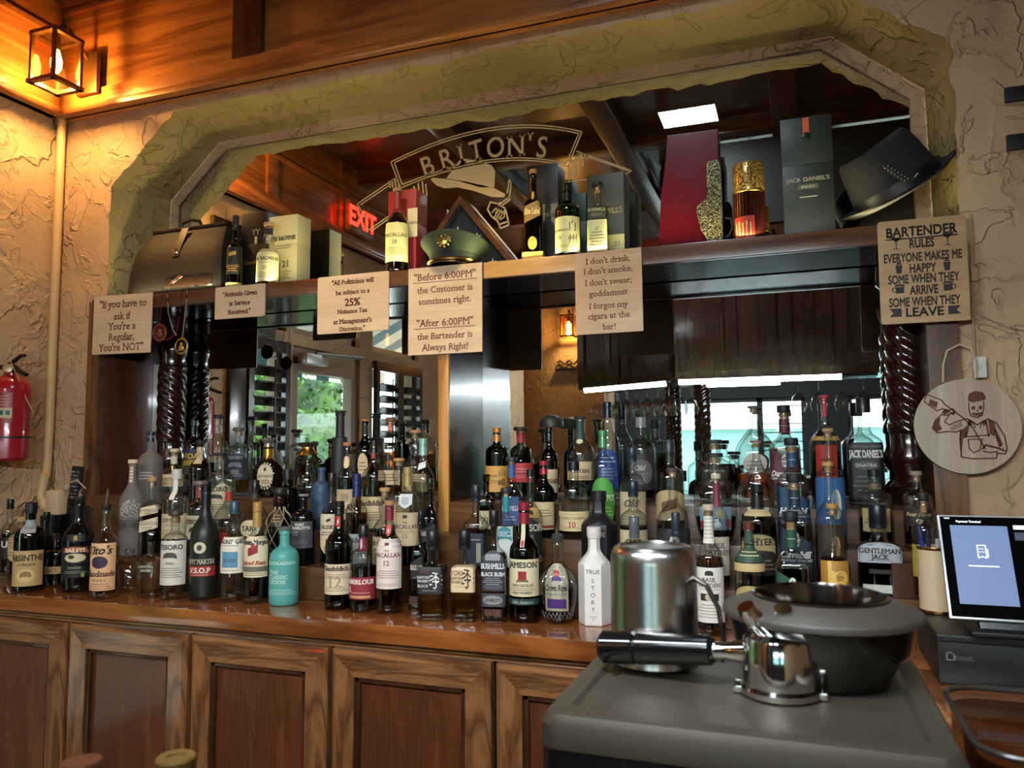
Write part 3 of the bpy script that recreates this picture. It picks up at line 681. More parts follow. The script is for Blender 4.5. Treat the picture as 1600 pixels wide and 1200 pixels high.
for j in range(4):
    q0, q1 = p0+nn*0.095*j, p1+nn*0.095*j
    mb.rings([[(p.x, p.y, z) for p in (q0, q1, q1+nn*0.02, q0+nn*0.02)] for z in (zc0-0.011, zc0-0.001)])
tag(mb.build('glass_rack', STEEL, smooth=0), 'pale slotted glass rack under the angled cabinet, seen in the mirror', 'glass rack')
for j in range(3):
    for i in range(8):
        p = p0+u*(0.04+0.1*i)+nn*(0.052+0.095*j)
        o = dup(g0, (p.x, p.y, zc0-0.012)); o['group'] = 'crowded wine glasses under the angled cabinet'; o['label'] = 'one of the crowded wine glasses hanging under the angled cabinet, seen in the mirror'
# ---- lanterns
def lantern(px, py, Y, label, rz, power, plate_dir=1):
    p = PY(px, py, Y) if Y > 0.5 else Vector((px, Y, py))
    t = thing('wall_lantern', label, 'lantern', p, rz)
    br = mat('6a4c2a', 0.35, 0.8); w = 0.058; h = 0.095
    mb = MB()
    for sx in (-1, 1):
        for sy in (-1, 1): mb.box(sx*w-0.006, sx*w+0.006, sy*w-0.006, sy*w+0.006, -h, h)
    for z in (-h, h):
        e = w+0.012 if z < 0 else w+0.006
        for s_ in (-1, 1): mb.box(-e, e, s_*w-0.010, s_*w+0.010, z-0.007, z+0.007).box(s_*w-0.010, s_*w+0.010, -e, e, z-0.007, z+0.007)
    mb.box(-w, w, -w, w, h+0.007, h+0.012)
    mb.build('lantern_cage', br, t, smooth=0)
    mb = MB()
    for s_ in (-1, 1): mb.box(-w+0.007, w-0.007, s_*w-0.0015, s_*w+0.0015, -h+0.008, h-0.008).box(s_*w-0.0015, s_*w+0.0015, -w+0.007, w-0.007, -h+0.008, h-0.008)
    mb.build('glass_panes', GL['lantern'], t, smooth=0)
    MB().cyl((0,0,h), (0,0,0.045), 0.013, 12).build('lamp_socket', br, t)
    MB().lathe([(0.009, 0.045), (0.014, 0.03), (0.021, 0.0), (0.019, -0.025), (0.008, -0.045)], seg=16).build('bulb', mat('ffb347', 0.4, emit=55.0), t)
    MB().tube([(0, 0, h+0.01), (0, 0.01, h+0.05), (0, 0.05, h+0.06), (0, 0.10, h+0.02), (0, 0.15, h-0.03)], 0.007, 8).ball((0, 0.03, h+0.055), 0.014, 10).build('hook_arm', br, t)
    MB().box(-0.055, 0.055, 0.135, 0.155, -0.07, 0.10, 0, 0.006).build('back_plate', br, t)
    l = bpy.data.lights.new('lantern_glow', 'POINT'); l.energy = power; l.color = (1.0, 0.56, 0.18); l.shadow_soft_size = 0.02
    lo_ = bpy.data.objects.new('lantern_glow', l); COL.objects.link(lo_); lo_.parent = t; lo_.location = (0, 0, -0.06)
    return t
lantern(88, 96, 2.112, 'lit brass lantern with clear panes at the top left of the oak fascia', 0, 19)
lantern(-1.95, 2.62, -1.76, 'small lit lantern on the stucco pier, seen in the mirror', R(180), 9)
tag(MB().tube([(-2.1+0.02*i, -1.90, 2.3+0.02*math.sin(i*1.4)) for i in range(16)], 0.008, 6).box(-2.12, -1.78, -1.918, -1.87, 2.23, 2.245).build('scroll_bracket', BLACK), 'black wrought iron scroll bracket below the lantern on the pier', 'bracket')
# exit sign on the left fascia (mirror)
py_ = 0.60; zz = 3.06
t = thing('exit_sign', 'red lit exit sign in a wooden box, seen in the mirror', 'exit sign', (XL+0.06, py_, zz))
MB().box(0, 0.045, -0.16, 0.16, -0.11, 0.11, 0, 0.006).build('sign_box', OAK, t)
mb = MB(); put_text(mb, 'EXIT', 0, 0, 0.13, lambda s, z: (0.047, -s, z), 0, 'sansbold', stretch=0.95); mb.build('lettering', mat('ff2418', 0.4, emit=6.0), t, smooth=0)
# ============================================================ BOTTLES
PROF = {
 'std':  [(0,.90),(.012,1),(.30,1),(.57,1),(.64,.96),(.70,.74),(.745,.46),(.79,.36),(.86,.33),(1,.32)],
 'tall': [(0,.92),(.012,1),(.30,1),(.54,1),(.61,.96),(.67,.80),(.72,.56),(.77,.40),(.84,.33),(1,.31)],
 'wide': [(0,.92),(.012,1),(.30,1),(.66,1),(.72,.95),(.77,.72),(.80,.42),(.83,.32),(.9,.31),(1,.31)],
 'bulb': [(0,.92),(.012,1),(.28,1),(.46,1),(.54,.93),(.61,.66),(.66,.42),(.71,.42),(.77,.50),(.83,.48),(.89,.34),(1,.34)],
 'cone': [(0,.88),(.012,.98),(.3,1),(.60,.95),(.685,.90),(.70,.86),(.705,.55),(.72,.5),(1,.48)],
 'pear': [(0,.62),(.015,.68),(.18,.82),(.40,1),(.50,1),(.60,.88),(.70,.58),(.77,.32),(.84,.22),(.93,.2),(1,.23)],
 'globe':[(0,.35),(.02,.5),(.14,.84),(.38,1),(.58,.90),(.72,.60),(.80,.30),(.86,.25),(1,.25)],
 'bell': [(0,.70),(.03,.80),(.14,.96),(.28,1),(.45,.93),(.58,.72),(.66,.58),(.72,.52),(.8,.40),(1,.34)],
 'squat':[(0,.92),(.02,1),(.35,1),(.58,1),(.66,.95),(.73,.76),(.77,.46),(.80,.36),(.86,.34),(1,.34)],
 'rib':  [(0,.92),(.012,1),(.5,1),(.6,.98),(.68,.85),(.74,.6),(.78,.42),(.82,.38),(1,.37)],
 'long': [(0,.95),(.012,1),(.3,1),(.42,1),(.50,.92),(.56,.62),(.60,.36),(.64,.28),(.8,.27),(1,.27)],
 'swan': [(0,.95),(.012,1),(.3,1),(.54,1),(.61,.92),(.67,.62),(.71,.38),(.75,.29),(.85,.27),(1,.27)],
 'sq':   [(0,.96),(.015,1),(.35,1),(.66,1),(.695,.97),(.715,.90),(.735,.46),(.76,.40),(1,.40)],
 'sqs':  [(0,.96),(.015,1),(.35,1),(.60,1),(.65,.96),(.70,.70),(.745,.42),(.80,.34),(1,.33)],
 'slope':[(0,.96),(.015,1),(.40,1),(.52,1),(.72,.36),(.74,.32),(.86,.32),(1,.32)],
 'hex':  [(0,.97),(.01,1),(.3,1),(.65,1),(.80,.42),(.83,.37),(.9,.36),(1,.36)],
 'oval': [(0,.62),(.02,.70),(.15,.86),(.40,1),(.55,.98),(.66,.82),(.74,.52),(.78,.32),(1,.30)],
 'disc': [(0,.45),(.02,.52),(.12,.80),(.30,.98),(.42,1),(.55,.92),(.66,.66),(.73,.34),(.78,.28),(1,.28)],
}
def smooth_prof(p, k=4):
    out = []
    for i in range(len(p)-1):
        p0, p1, p2, p3 = p[max(i-1, 0)], p[i], p[i+1], p[min(i+2, len(p)-1)]
        kk = 1 if i == 0 else k
        for j in range(kk):
            t = j/kk
            # monotone hermite in r over z
            def slope(a, b, c):
                d1 = (b[1]-a[1])/max(1e-6, b[0]-a[0]) if b != a else None; d2 = (c[1]-b[1])/max(1e-6, c[0]-b[0]) if c != b else None
                if d1 is None or d2 is None or d1*d2 <= 0: return 0.0
                return 2*d1*d2/(d1+d2)
            h = p2[0]-p1[0]; m1 = slope(p0, p1, p2); m2 = slope(p1, p2, p3)
            r_ = (2*t**3-3*t**2+1)*p1[1]+(t**3-2*t**2+t)*h*m1+(-2*t**3+3*t**2)*p2[1]+(t**3-t**2)*h*m2
            out.append((p1[0]+h*t, r_))
    return out+[p[-1]]
SP = {k_: smooth_prof(v_) for k_, v_ in PROF.items()}
def prof_r(pr, z):
    for (z0, r0), (z1, r1) in zip(pr, pr[1:]):
        if z0 <= z <= z1: return r0+(r1-r0)*(z-z0)/max(1e-9, z1-z0)
    return pr[-1][1]
def ring(z, rx, ry, n, seg=36, fl=0):
    out = []
    if n < 0:
        return [(rx*math.cos(math.pi*i/3), ry*math.sin(math.pi*i/3), z) for i in range(6)]
    for i in range(seg):
        t = 2*math.pi*(i+0.5)/seg; c, s = math.cos(t), math.sin(t)
        if n == 2: x, y = c, s
        else: q = (abs(c)**n+abs(s)**n)**(-1/n); x, y = c*q, s*q
        f_ = 1-0.05*abs(math.sin(fl*t/2)) if fl else 1
        out.append((x*rx*f_, y*ry*f_, z))
    return out
CLOTH = {}
def cap_part(kind, t, rn, z, hh, col, seg=24):
    """stopper above the neck: z is the neck rim height, hh the height above it"""
    if kind == 'screw':   # metal or plastic screw cap coming down over the neck
        mb = MB().lathe([(rn*1.16, z-hh*0.42), (rn*1.22, z-hh*0.40), (rn*1.22, z-hh*0.18), (rn*1.17, z-hh*0.16), (rn*1.22, z-hh*0.13), (rn*1.22, z+hh*0.92), (rn*1.12, z+hh)], seg=seg)
        mb.build('screw_cap', mat(col, 0.35), t)
    elif kind == 'foil':  # long foil capsule on the neck
        mb = MB().lathe([(rn*1.22, z-hh*2.6), (rn*1.14, z-hh*1.4), (rn*1.10, z-hh*0.3), (rn*1.18, z-hh*0.28), (rn*1.18, z+hh*0.9), (rn*1.05, z+hh)], seg=seg); mb.build('neck_capsule', mat(col, 0.32, 0.2), t)
    elif kind == 'cork':  # wooden-topped cork
        MB().lathe([(rn*1.25, z+0.001), (rn*1.35, z+hh*0.15), (rn*1.35, z+hh*0.85), (rn*1.2, z+hh)], seg=seg).build('stopper', mat(col, 0.6), t)
        MB().lathe([(rn*0.78, z-hh*1.3), (rn*0.8, z)], seg=16).build('cork', mat('b98f62', 0.8), t)
    elif kind == 'disc':  # broad flat stopper
        MB().lathe([(rn*1.35, z+0.001), (rn*1.75, z+hh*0.2), (rn*1.8, z+hh*0.6), (rn*1.6, z+hh*0.95), (rn*1.2, z+hh)], seg=seg).build('stopper', mat(col, 0.5), t)
        MB().lathe([(rn*0.78, z-hh*1.2), (rn*0.8, z)], seg=16).build('cork', mat('b08a5e', 0.8), t)
    elif kind == 'pour':  # metal pour spout
        MB().lathe([(rn*0.95, z), (rn*1.1, z+0.004), (rn*1.1, z+0.016), (rn*0.6, z+0.02)], seg=16).build('pourer_collar', mat(col, 0.4), t)
        MB().tube([(0,0,z+0.018), (-0.001,0,z+0.03), (0.004,0,z+hh)], [0.0055, 0.005, 0.003], 10).build('pour_spout', CHROME, t)
    elif kind == 'glass':
        MB().lathe([(rn*0.8, z-hh*0.3), (rn*0.8, z), (rn*1.3, z+hh*0.05), (rn*1.35, z+hh*0.9), (rn*1.2, z+hh)], seg=8).build('glass_stopper', GL['smoke'], t)
    elif kind == 'ball':
        MB().lathe([(rn*1.1, z), (rn*1.1, z+hh*.12)], seg=16).ball((0,0,z+hh*0.55), hh*0.46, 12).build('glass_stopper', GL['clear'], t)
    elif kind == 'bellcap':
        MB().lathe([(rn*2.15, z-hh*1.35), (rn*2.1, z-hh*1.25), (rn*1.35, z-hh*0.5), (rn*1.15, z-hh*0.05), (rn*1.2, z+hh*0.2)], seg=seg).build('neck_collar', GOLD, t)
        MB().lathe([(rn*1.2, z+hh*0.2), (rn*2.0, z+hh*0.45), (rn*2.05, z+hh*0.7), (rn*1.7, z+hh*0.95), (rn*0.8, z+hh)], seg=seg).build('stopper', mat(col, 0.3, 0.6), t)
    elif kind == 'flare':
        MB().lathe([(rn*1.15, z-hh*1.8), (rn*1.12, z)], seg=seg, cap0=False, cap1=False).build('neck_collar', GOLD, t)
        MB().lathe([(rn*1.0, z), (rn*1.0, z+hh*0.3), (rn*1.55, z+hh*0.65), (rn*1.6, z+hh*0.85), (rn*1.3, z+hh)], seg=seg).build('stopper', mat(col, 0.2, 0.8), t)
def label_band(mb, surf, s0, s1, z0, z1, mi, shape='rect', off_=0.0005):
    """patch over the surface from s0..s1, z0..z1; shape may trim it to an oval or a point"""
    ns, nz = 16, 10
    def outl(u):
        if shape == 'oval':
            h = math.sqrt(max(0, 1-(2*u-1)**2)); return 0.5-h/2, 0.5+h/2
        if shape == 'arch': h = math.sqrt(max(0, 1-(2*u-1)**2)); return 0, 0.6+0.4*h
        if shape == 'point': return (0.30*abs(2*u-1), 1)
        if shape == 'wave': return 0, 0.93+0.07*math.cos(u*9)
        if shape == 'diag': return 0.32*u, 0.68+0.32*u
        if shape == 'slant': return 0, 1-0.32*u
        if shape == 'smile': h = math.sqrt(max(0, 1-(2*u-1)**2)); return 0.25*h, 0.5+0.5*h
        return 0, 1
    v = []
    for i in range(ns+1):
        u = i/ns; a, b = outl(u)
        for j in range(nz+1): v.append(surf(s0+(s1-s0)*u, z0+(z1-z0)*(a+(b-a)*j/nz), off_))
    q = nz+1
    mb.add(v, [(i*q+j, (i+1)*q+j, (i+1)*q+j+1, i*q+j+1) for i in range(ns) for j in range(nz)], mi)
LOBJ = {}
def bottle(label, px, top, wpx, row, prof, gl, liq, cap, labels=(), Y=None, n=2, dep=1.0, zb=None, rz=0, group=None, fl=0, name='bottle', tip=0.0):
    """px/top/wpx: where the photo shows its axis, top and body width; row: which step it stands on.
    liq = (colour, fill) ; cap = (kind, colour, height) ; labels = list of (z0, z1, width, colour, shape, [(text, z, h, colour, style)...])"""
    Y = Y or [1.955, 2.08, 2.205, 2.44][row]; zb = (ZR[row]+0.0015) if zb is None else zb
    p = PY(px, (top+860)/2, Y); d = depth(p); wd = wpx*d/F
    H = PY(px, top, Y).z-zb
    phi = abs(math.atan2(p.x, Y))
    if n > 2.5: wd = wd/(math.cos(phi*.5)+dep*math.sin(phi*.5)*0.9)
    rb = wd/2; ry = rb*dep
    ck, cc, chh = cap if cap else (None, None, 0)
    chm = chh*H; Hg = H-chm
    t = thing(name, label, 'bottle', (p.x, Y, zb), rz, group)
    pr = SP[prof]
    def rr(zf):
        r_ = prof_r(pr, zf); k_ = min(1, max(0, (r_-0.45)/0.35)); nn = n if n < 0 else 2+(n-2)*k_; kd = dep+(1-dep)*(1-k_) if dep != 1 else 1
        return r_*rb, r_*rb*kd, nn
    zfs = [z for z, _ in pr]
    mb = MB().rings([ring(z*Hg, *rr(z), fl=fl if .02 < z < .6 else 0) for z in zfs])
    rn = rr(0.99)[0]
    mb.lathe([(rn*0.98, Hg-0.012), (rn*1.14, Hg-0.011), (rn*1.14, Hg-0.004), (rn*0.98, Hg-0.002)], seg=24, cap0=False, cap1=False)
    if isinstance(gl, str) and gl in GL: gm = GL[gl]
    else: gm = mat(gl[0], gl[1])
    mb.build('bottle_body', gm, t, smooth=50)
    if liq:
        lc, fill = liq
        zs_ = [z for z in zfs if 0.02 <= z < fill]+[fill]
        rs_ = [ring(0.012, *[a*0.90 if i < 2 else a for i, a in enumerate(rr(0.03))], seg=28)]
        for z in zs_: 
            a, b, nn = rr(z); rs_.append(ring(max(0.013, z*Hg), max(0.002, a-0.0035), max(0.002, b-0.0035), nn, seg=28))
        MB().rings(rs_).build('liquid', liquid(lc), t, smooth=50)
    if ck: cap_part(ck, t, rn, Hg, chm, cc)
    def surf(s, z, o):
        a, b, nn = rr(min(0.999, max(0, z/Hg)))
        if nn < 0: return (s, -b*0.866-o, z)
        if nn > 3.2:
            x = max(-a, min(a, s)); y = -b*(max(0, 1-abs(x/a)**nn))**(1/nn) if abs(x) < a else 0
            return (x, y-o, z)
        th = s/a if abs(s) < a*3 else 0
        if dep != 1: return ((a+o)*math.sin(th), -(b+o)*math.cos(th), z)
        return ((a+o)*math.sin(th), -(a+o)*math.cos(th), z)
    for lb_ in labels:
        z0, z1, wf, lc, shape, lines = lb_[:6]; rot = lb_[6] if len(lb_) > 6 else 0
        mats = [mat(lc, 0.55)] ; cols = []
        mbl = MB(); sc_ = rr((z0+z1)/2*H/Hg)[0]
        hw = sc_*wf*(1.0 if abs(rr((z0+z1)/2)[2]) > 3.2 else 1.25)
        label_band(mbl, surf, rot*sc_-hw, rot*sc_+hw, z0*H, z1*H, 0, shape)
        lo_ = mbl.build('label', mats, t, smooth=60)
        if lines:
            mt = MB(); ml = []
            for (tx, zf, hf, col, sty) in lines:
                mm = mat(col, 0.6)
                if mm not in ml: ml.append(mm)
                mi = ml.index(mm); hL = (z1-z0)*H; cz = z0*H+hL*zf
                if tx[0] == '~':      # rows of unreadable small print, drawn as hairlines
                    k_ = int(tx[1:] or 3)
                    for q in range(k_):
                        zz_ = cz-q*hf*hL; ww = hw*(0.55+0.25*((q*7) % 3)/2)
                        v_ = [surf(rot*sc_-ww+ww*2*i/8, zz_+dz, 0.0009) for i in range(9) for dz in (-hf*hL*0.16, hf*hL*0.16)]
                        mt.add(v_, [(2*i, 2*i+2, 2*i+3, 2*i+1) for i in range(8)], mi)
                elif tx[0] == '@':    # filled shape: oval / bar / shield / leaf, "@shape,width,centre shift"
                    a_ = tx[1:].split(','); sw = float(a_[1])*hw; sh_ = float(a_[2])*hw if len(a_) > 2 else 0
                    label_band(mt, surf, rot*sc_+sh_-sw, rot*sc_+sh_+sw, cz-hf*hL/2, cz+hf*hL/2, mi, a_[0], 0.0009)
                else:
                    sh_ = 0
                    if '|' in tx: tx, a_ = tx.split('|'); sh_ = float(a_)*hw
                    put_text(mt, tx, rot*sc_+sh_, cz, hf*hL, lambda s, z: surf(s, z, 0.0011), mi, sty, maxw=hw*2*0.94*(1-abs(sh_/hw)))
            if mt.v: mt.build('lettering', ml, lo_, smooth=0)
    t.rotation_euler = (0, tip, rz if rz else -0.5*math.atan2(p.x, Y))
    return t
S, SB, F_, FB_, FI = 'sans', 'sansbold', 'serif', 'serifbold', 'sansbolditalic'
cr, wh, bk, kr = 'd8c8a8', 'e6e2d8', '141212', '2a2420'
def plain(z0, z1, w, col, *lines, shape='rect'): return (z0, z1, w, col, shape, list(lines))
B = bottle
# ---- by the left wall, on the counter
B('small clear bottle with black cap at the far left edge', 15, 780, 26, 0, 'std', 'clear', ('3a2214', .6), ('screw', '16161a', .09), [plain(.22,.5,.8,'2a1c16',('U',.7,.3,wh,SB))], Y=2.08)
B('clear round shouldered bottle with oval cream label behind the parchment labelled one', 33, 808, 34, 0, 'wide', 'clear', ('7a5a34', .35), ('cork', 'b99a70', .08), [plain(.28,.78,.85,'d9b98a',('CERT',.5,.12,'5a4630',F_),('~3',.8,.09,'7a6248',S),('~2',.3,.09,'7a6248',S),shape='oval')], Y=2.06)
B('dark bottle with silver neck and aged parchment label near the left wall', 48, 785, 44, 0, 'wide', 'darkgreen', ('10140c', .6), ('screw', '121218', .085), [plain(.06,.46,.95,'b89660',('ABSINTHE',.8,.17,'2a2014',SB),('ordinaire',.62,.09,'4a3820','serif'),('@oval,.5',.3,.36,'d0b070',S),('@smile,.3',.32,.2,'8a6234',S)),(.66,.80,.9,'9a9894','rect',[])], Y=1.885, rz=R(40))
B('slim dark bottle with black capsule between the parchment and cream liqueur bottles', 72, 800, 26, 0, 'tall', 'smoke', ('1c110b', .7), ('screw', '141010', .09), Y=2.02)
B('dark decanter with small brass label left of the cream liqueur bottle', 91, 832, 38, 0, 'wide', 'smoke', ('1a100a', .6), ('glass', '000', .12), [plain(.22,.36,.7,'a88a54',('XO',.5,.6,kr,S))], Y=2.0)
cn = thing('canister', 'tall black canister holding a remote control by the left wall', 'canister', (PY(115, 860, 2.20).x, 2.20, ZC+.001))
zc_ = PY(105, 782, 2.19).z-ZC; MB().box(-.035, .035, -.03, .03, 0, zc_-.03, 0, .004).build('canister_body', mat('100f0f', .3), cn); MB().box(-.037, .037, -.032, .032, zc_-.03, zc_-.022, 0, .002).build('canister_lid', BLACK, cn)
zr0 = zc_-.022+ZC
rc = thing('remote_control', 'black remote control standing upright against the plaster wall', 'remote control', (PY(115, 770, 2.205).x, 2.205, zr0)); rc.rotation_euler = (R(-3), R(4), 0)
MB().box(-.024, .024, -.008, .008, .001, .150, 0, .004).build('remote_body', mat('1a1918', .4), rc)
for i in range(8):
    for j in range(3): MB().box(-.017+.0125*j, -.008+.0125*j, -.0105, -.007, .03+.0135*i, .037+.0135*i).build('button', mat(['6a6864', '8a8884', '5c5a58'][(i+j) % 3], .5), rc, smooth=0)
ad = thing('power_adapter', 'beige power adapter with a loop of cable by the corner pipe', 'power adapter', PY(88, 785, 2.15)); 
MB().box(-.034, .034, -.02, .02, -.045, .045, 0, .008).build('adapter_body', mat('c9ab88', .5), ad); MB().tube([(.02, 0, .04), (.045, .01, .075), (.09, .01, .08), (.12, .02, .05)], .003, 8).ball((.055, -.005, .055), .012, 10).build('cable', mat('a98f74', .5), ad)
ch = thing('canister', 'squat black tin under the beige power adapter', 'canister', (PY(78, 860, 2.14).x, 2.14, ZC+.001)); zt_ = PY(88, 785, 2.15).z-.0465-ZC
MB().lathe([(.035, 0), (.035, zt_)], seg=24).build('tin_body', mat('121110', .35), ch); MB().lathe([(.036, zt_*.9), (.036, zt_-.001)], seg=24, cap0=False).build('tin_lid', BLACK, ch)
B('black cream liqueur bottle with red arched label and metal pourer', 124, 764, 45, 0, 'tall', ('0b0909', .12), None, ('pour', '1a1614', .13), [plain(.27,.44,.9,'15100e',('@smile,.75',.80,.42,'a04a30',S),('BAILEYS',.80,.22,'e8d8b0',FB_),('@oval,.62',.36,.5,'cdbb92',S),('@oval,.18,-.2',.42,.22,'3a3020',S)),plain(.14,.26,.9,'0d0a09',('ORIGINAL',.8,.16,'b0a894',S),('~2',.5,.12,'8a8478',S),('@oval,.1,.45',.2,.4,'8a9440',S)),plain(.49,.56,.5,'181210',('B',.5,.6,'c9a050',FB_))], Y=1.93, rz=R(38))
B('clear vodka bottle with tan label, purple oval and metal pourer', 166, 763, 40, 0, 'tall', 'clear', ('b98850', .36), ('pour', '26211c', .2), [plain(.07,.50,1.0,'d9a878',("Tito's",.86,.17,'2a1c18','serifbolditalic'),('@oval,.5',.60,.26,'3a2238',S),('Handmade',.36,.12,'4a2a1c','serifbolditalic'),('VODKA',.22,.06,'5a3424',S),('~3',.14,.05,'8a5a40',S))], Y=1.87)
B('frosted vodka bottle with white tree drawing and cream cap', 206, 718, 36, 1, 'tall', 'frost', None, ('cork', 'd8c49a', .045), [plain(.26,.37,.9,'5f584c',('BELVEDERE',.5,.4,'2c2a28',F_)),plain(.76,.93,.35,'d8c8a4',('~4',.8,.2,'6a5a40',S))])
tb = MB()
def branch(p, a, l, d, acc):
    q = (p[0]+math.cos(a)*l, p[1]+math.sin(a)*l); acc.append((p, q))
    if d:
        for s_ in (-1, 1): branch(q, a+s_*rnd.uniform(.25, .6), l*.74, d-1, acc)
_bt = bpy.data.objects['bottle.006'] if False else [o for o in COL.objects if o.get('label', '').startswith('frosted vodka bottle with white tree')][0]
acc = []; branch((0.036, .128), R(135), .022, 5, acc); branch((0.036, .128), R(165), .02, 4, acc); branch((0.036, .130), R(105), .016, 4, acc)
_rb = 0.0395
for p_, q_ in acc:
    pp = [( max(-.05, min(.05, s_)), max(.125, min(.192, z_))) for s_, z_ in (p_, q_)]
    tb.tube([(_rb*1.02*math.sin(s_/_rb), -_rb*1.02*math.cos(s_/_rb), z_) for s_, z_ in pp], .0007, 4)
tb.build('tree_drawing', mat('d8d0c0', .5), _bt, smooth=0)
B('tall frosted vodka bottle with dark blue capsule by the left column', 234, 675, 36, 2, 'wide', 'frost', None, ('foil', '1a2230', .03), [plain(.44,.60,.7,'6a645a',('~3',.7,.2,'c8c4b8',S))], Y=2.215)
B('clear glass globe bottle with short open neck low on the counter', 203, 857, 49, 0, 'globe', 'clear', None, None, Y=1.968)
B('square clear bottle with smoked glass stopper beside the globe bottle', 236, 832, 38, 0, 'sqs', 'clear', ('c8b070', .12), ('glass', '000', .14), [plain(.33,.46,.0001,'b0a888'),], Y=1.915, n=7)
_b1 = [o for o in COL.objects if o.get('label', '').startswith('square clear bottle with smoked')][0]
mt = MB(); put_text(mt, 'CANTERA', 0, .095, .007, lambda s, z: (s, -.0335, z), 0, F_); put_text(mt, 'NEGRA', 0, .083, .007, lambda s, z: (s, -.0335, z), 0, F_); mt.build('lettering', mat('c8c2b4', .5), _b1, smooth=0)
B('square dark gin bottle with two slanted cream paper strips', 237, 745, 37, 1, 'sqs', 'clear', ('14121c', .60), ('cork', 'b98a5a', .06), [plain(.50,.66,.98,'d8c4a0',('EMPRESS',.5,.25,'5a4a34',S),('1908',.25,.2,'5a4a34',S),shape='diag'),plain(.30,.50,.98,'dccaa6',('INDIGO GIN',.6,.22,'3a2a34',S),('~2',.35,.12,'7a6a50',S),shape='diag')], n=7)
B('clear gin bottle with tan paper band and cream topped stopper', 271, 701, 34, 2, 'wide', 'clear', None, ('cork', 'd8c09a', .05), [plain(.50,.66,1.0,'d2b48a',('THE BOTANIST',.6,.26,'4a3a26',F_),('~2',.3,.12,'6a5a40',S)),plain(.80,.90,.9,'d0bfa0')])
B('clear tequila bottle with cream label and a white paper tag on its neck', 275, 733, 40, 1, 'wide', 'clear', None, ('screw', 'cfc8ba', .08), [plain(.22,.50,1.0,'cdb994',('REMATE',.75,.16,'4a4236',F_),('TEQUILA',.55,.09,'5a5244',S),('~3',.35,.08,'7a705c',S)),plain(.66,.90,.5,'e4dccc')])
B('clear round bottle with dark wooden stopper and grey cream label, front row left', 274, 797, 40, 0, 'wide', 'clear', ('b8b0a0', .18), ('disc', '3a2a20', .07), [plain(.16,.66,1.05,'cfc6b4',('TESORO',.86,.11,'2c2824',FB_),('@smile,.4',.66,.16,'4a463e',S),('Añejo',.5,.06,'3a342c',F_),('~5',.38,.05,'6a6458',S))], Y=1.925)
B('green glass bottle with blue and yellow label by the left column', 301, 657, 29, 3, 'wide', 'green', None, ('screw', '16301c', .05), [plain(.28,.62,1.05,'24283c',('VIDA',.72,.2,'d8b84a',SB),('@smile,.9',.42,.3,'b8963a',S),('~3',.25,.1,'8a7a3a',S))], Y=2.36)
B('dark clear bottle with cream neck band and black rimmed top', 311, 688, 32, 2, 'wide', 'smoke', None, ('cork', '18161a', .045), [plain(.72,.93,1.05,'cbb48c',('@oval,.3',.5,.4,'b09468',S))], Y=2.22)
B('pink tinted bottle with grey wooden stopper and red band', 312, 751, 40, 1, 'wide', 'clear', ('b0442c', .28), ('disc', '6a5a50', .07), [plain(.26,.56,.7,'cfc0a2',('TESORO',.75,.16,'3a2c24',FB_),('@smile,.5',.4,.25,'4a3a30',S)),plain(.78,.92,.9,'8a3a34')])
B('matte dark green cognac bottle with red band label', 321, 757, 43, 0, 'tall', ('11160f', .42), None, ('foil', '0c0c0c', .05), [plain(.30,.36,.9,'12170f',('REMY MARTIN',.5,.72,'a89f88',FB_)),plain(.20,.29,.95,'962a26',('V.S.O.P',.6,.5,'e0d8c4',SB),('~1',.15,.12,'d8c8b0',S)),plain(.40,.50,.36,'c8bfa4',('@oval,.4',.5,.5,'3a3a30',S),shape='oval')], Y=1.955)
B('tall fluted clear bottle with dark stopper on the top step', 339, 648, 31, 3, 'rib', 'clear', None, ('cork', '1e1a18', .055), fl=16, Y=2.47)
B('clear bottle with dark stopper and wide cream butterfly label', 343, 707, 39, 2, 'wide', 'clear', None, ('disc', '2e241e', .055), [plain(.10,.58,1.1,'d2bd92',('TESORO',.84,.13,'2c2824',FB_),('@smile,.4',.62,.16,'3a342c',S),('~3',.4,.06,'6a6050',S),('14',.2,.06,'4a4234',S),shape='wave')], Y=2.2)
B('flared clear bottle with brown stopper, dark shield label and gold spirit', 372, 668, 37, 3, 'wide', 'clear', ('b08a44', .46), ('disc', '5a4636', .06), [plain(.24,.62,.9,'2c3038',('TESORO',.84,.12,'9a9a98',F_),('@smile,.5',.55,.22,'8a8a8a',S),('@shield,.3',.3,.15,'7a7468',S),('~2',.2,.07,'8a8a88',S),shape='arch')], Y=2.39)
B('pear shaped clear bottle with round glass stopper and red wax band', 357, 742, 48, 1, 'pear', 'clear', ('8a7a50', .1), ('ball', '000', .14), [plain(.70,.80,1.3,'b03024'),plain(.18,.34,.4,'b02a20',shape='oval')])
B('low round cognac bottle with sunburst ribs and cream oval label', 418, 684, 50, 3, 'disc', ('150b08', .08), None, ('flare', 'b8b4a8', .14), [plain(.12,.58,.42,'d8c49c',('@oval,.16',.75,.14,'2a2420',S),('REMY MARTIN',.5,.09,'3a3024',F_),('XO',.3,.14,'3a3024',F_),shape='oval')], Y=2.36, dep=.6, fl=0)
_rm = [o for o in COL.objects if o.get('label', '').startswith('low round cognac')][0]
mb = MB()
for i in range(22):
    a = 2*math.pi*i/22; 
    mb.tube([(math.cos(a)*.030, -.040+.004*abs(math.cos(a)), .078+math.sin(a)*.040), (math.cos(a)*.045, -.033+.008*abs(math.cos(a)), .078+math.sin(a)*.055), (math.cos(a)*.055, -.018, .078+math.sin(a)*.064)], .0022, 6)
mb.build('glass_ribs', mat('241410', .05), _rm)
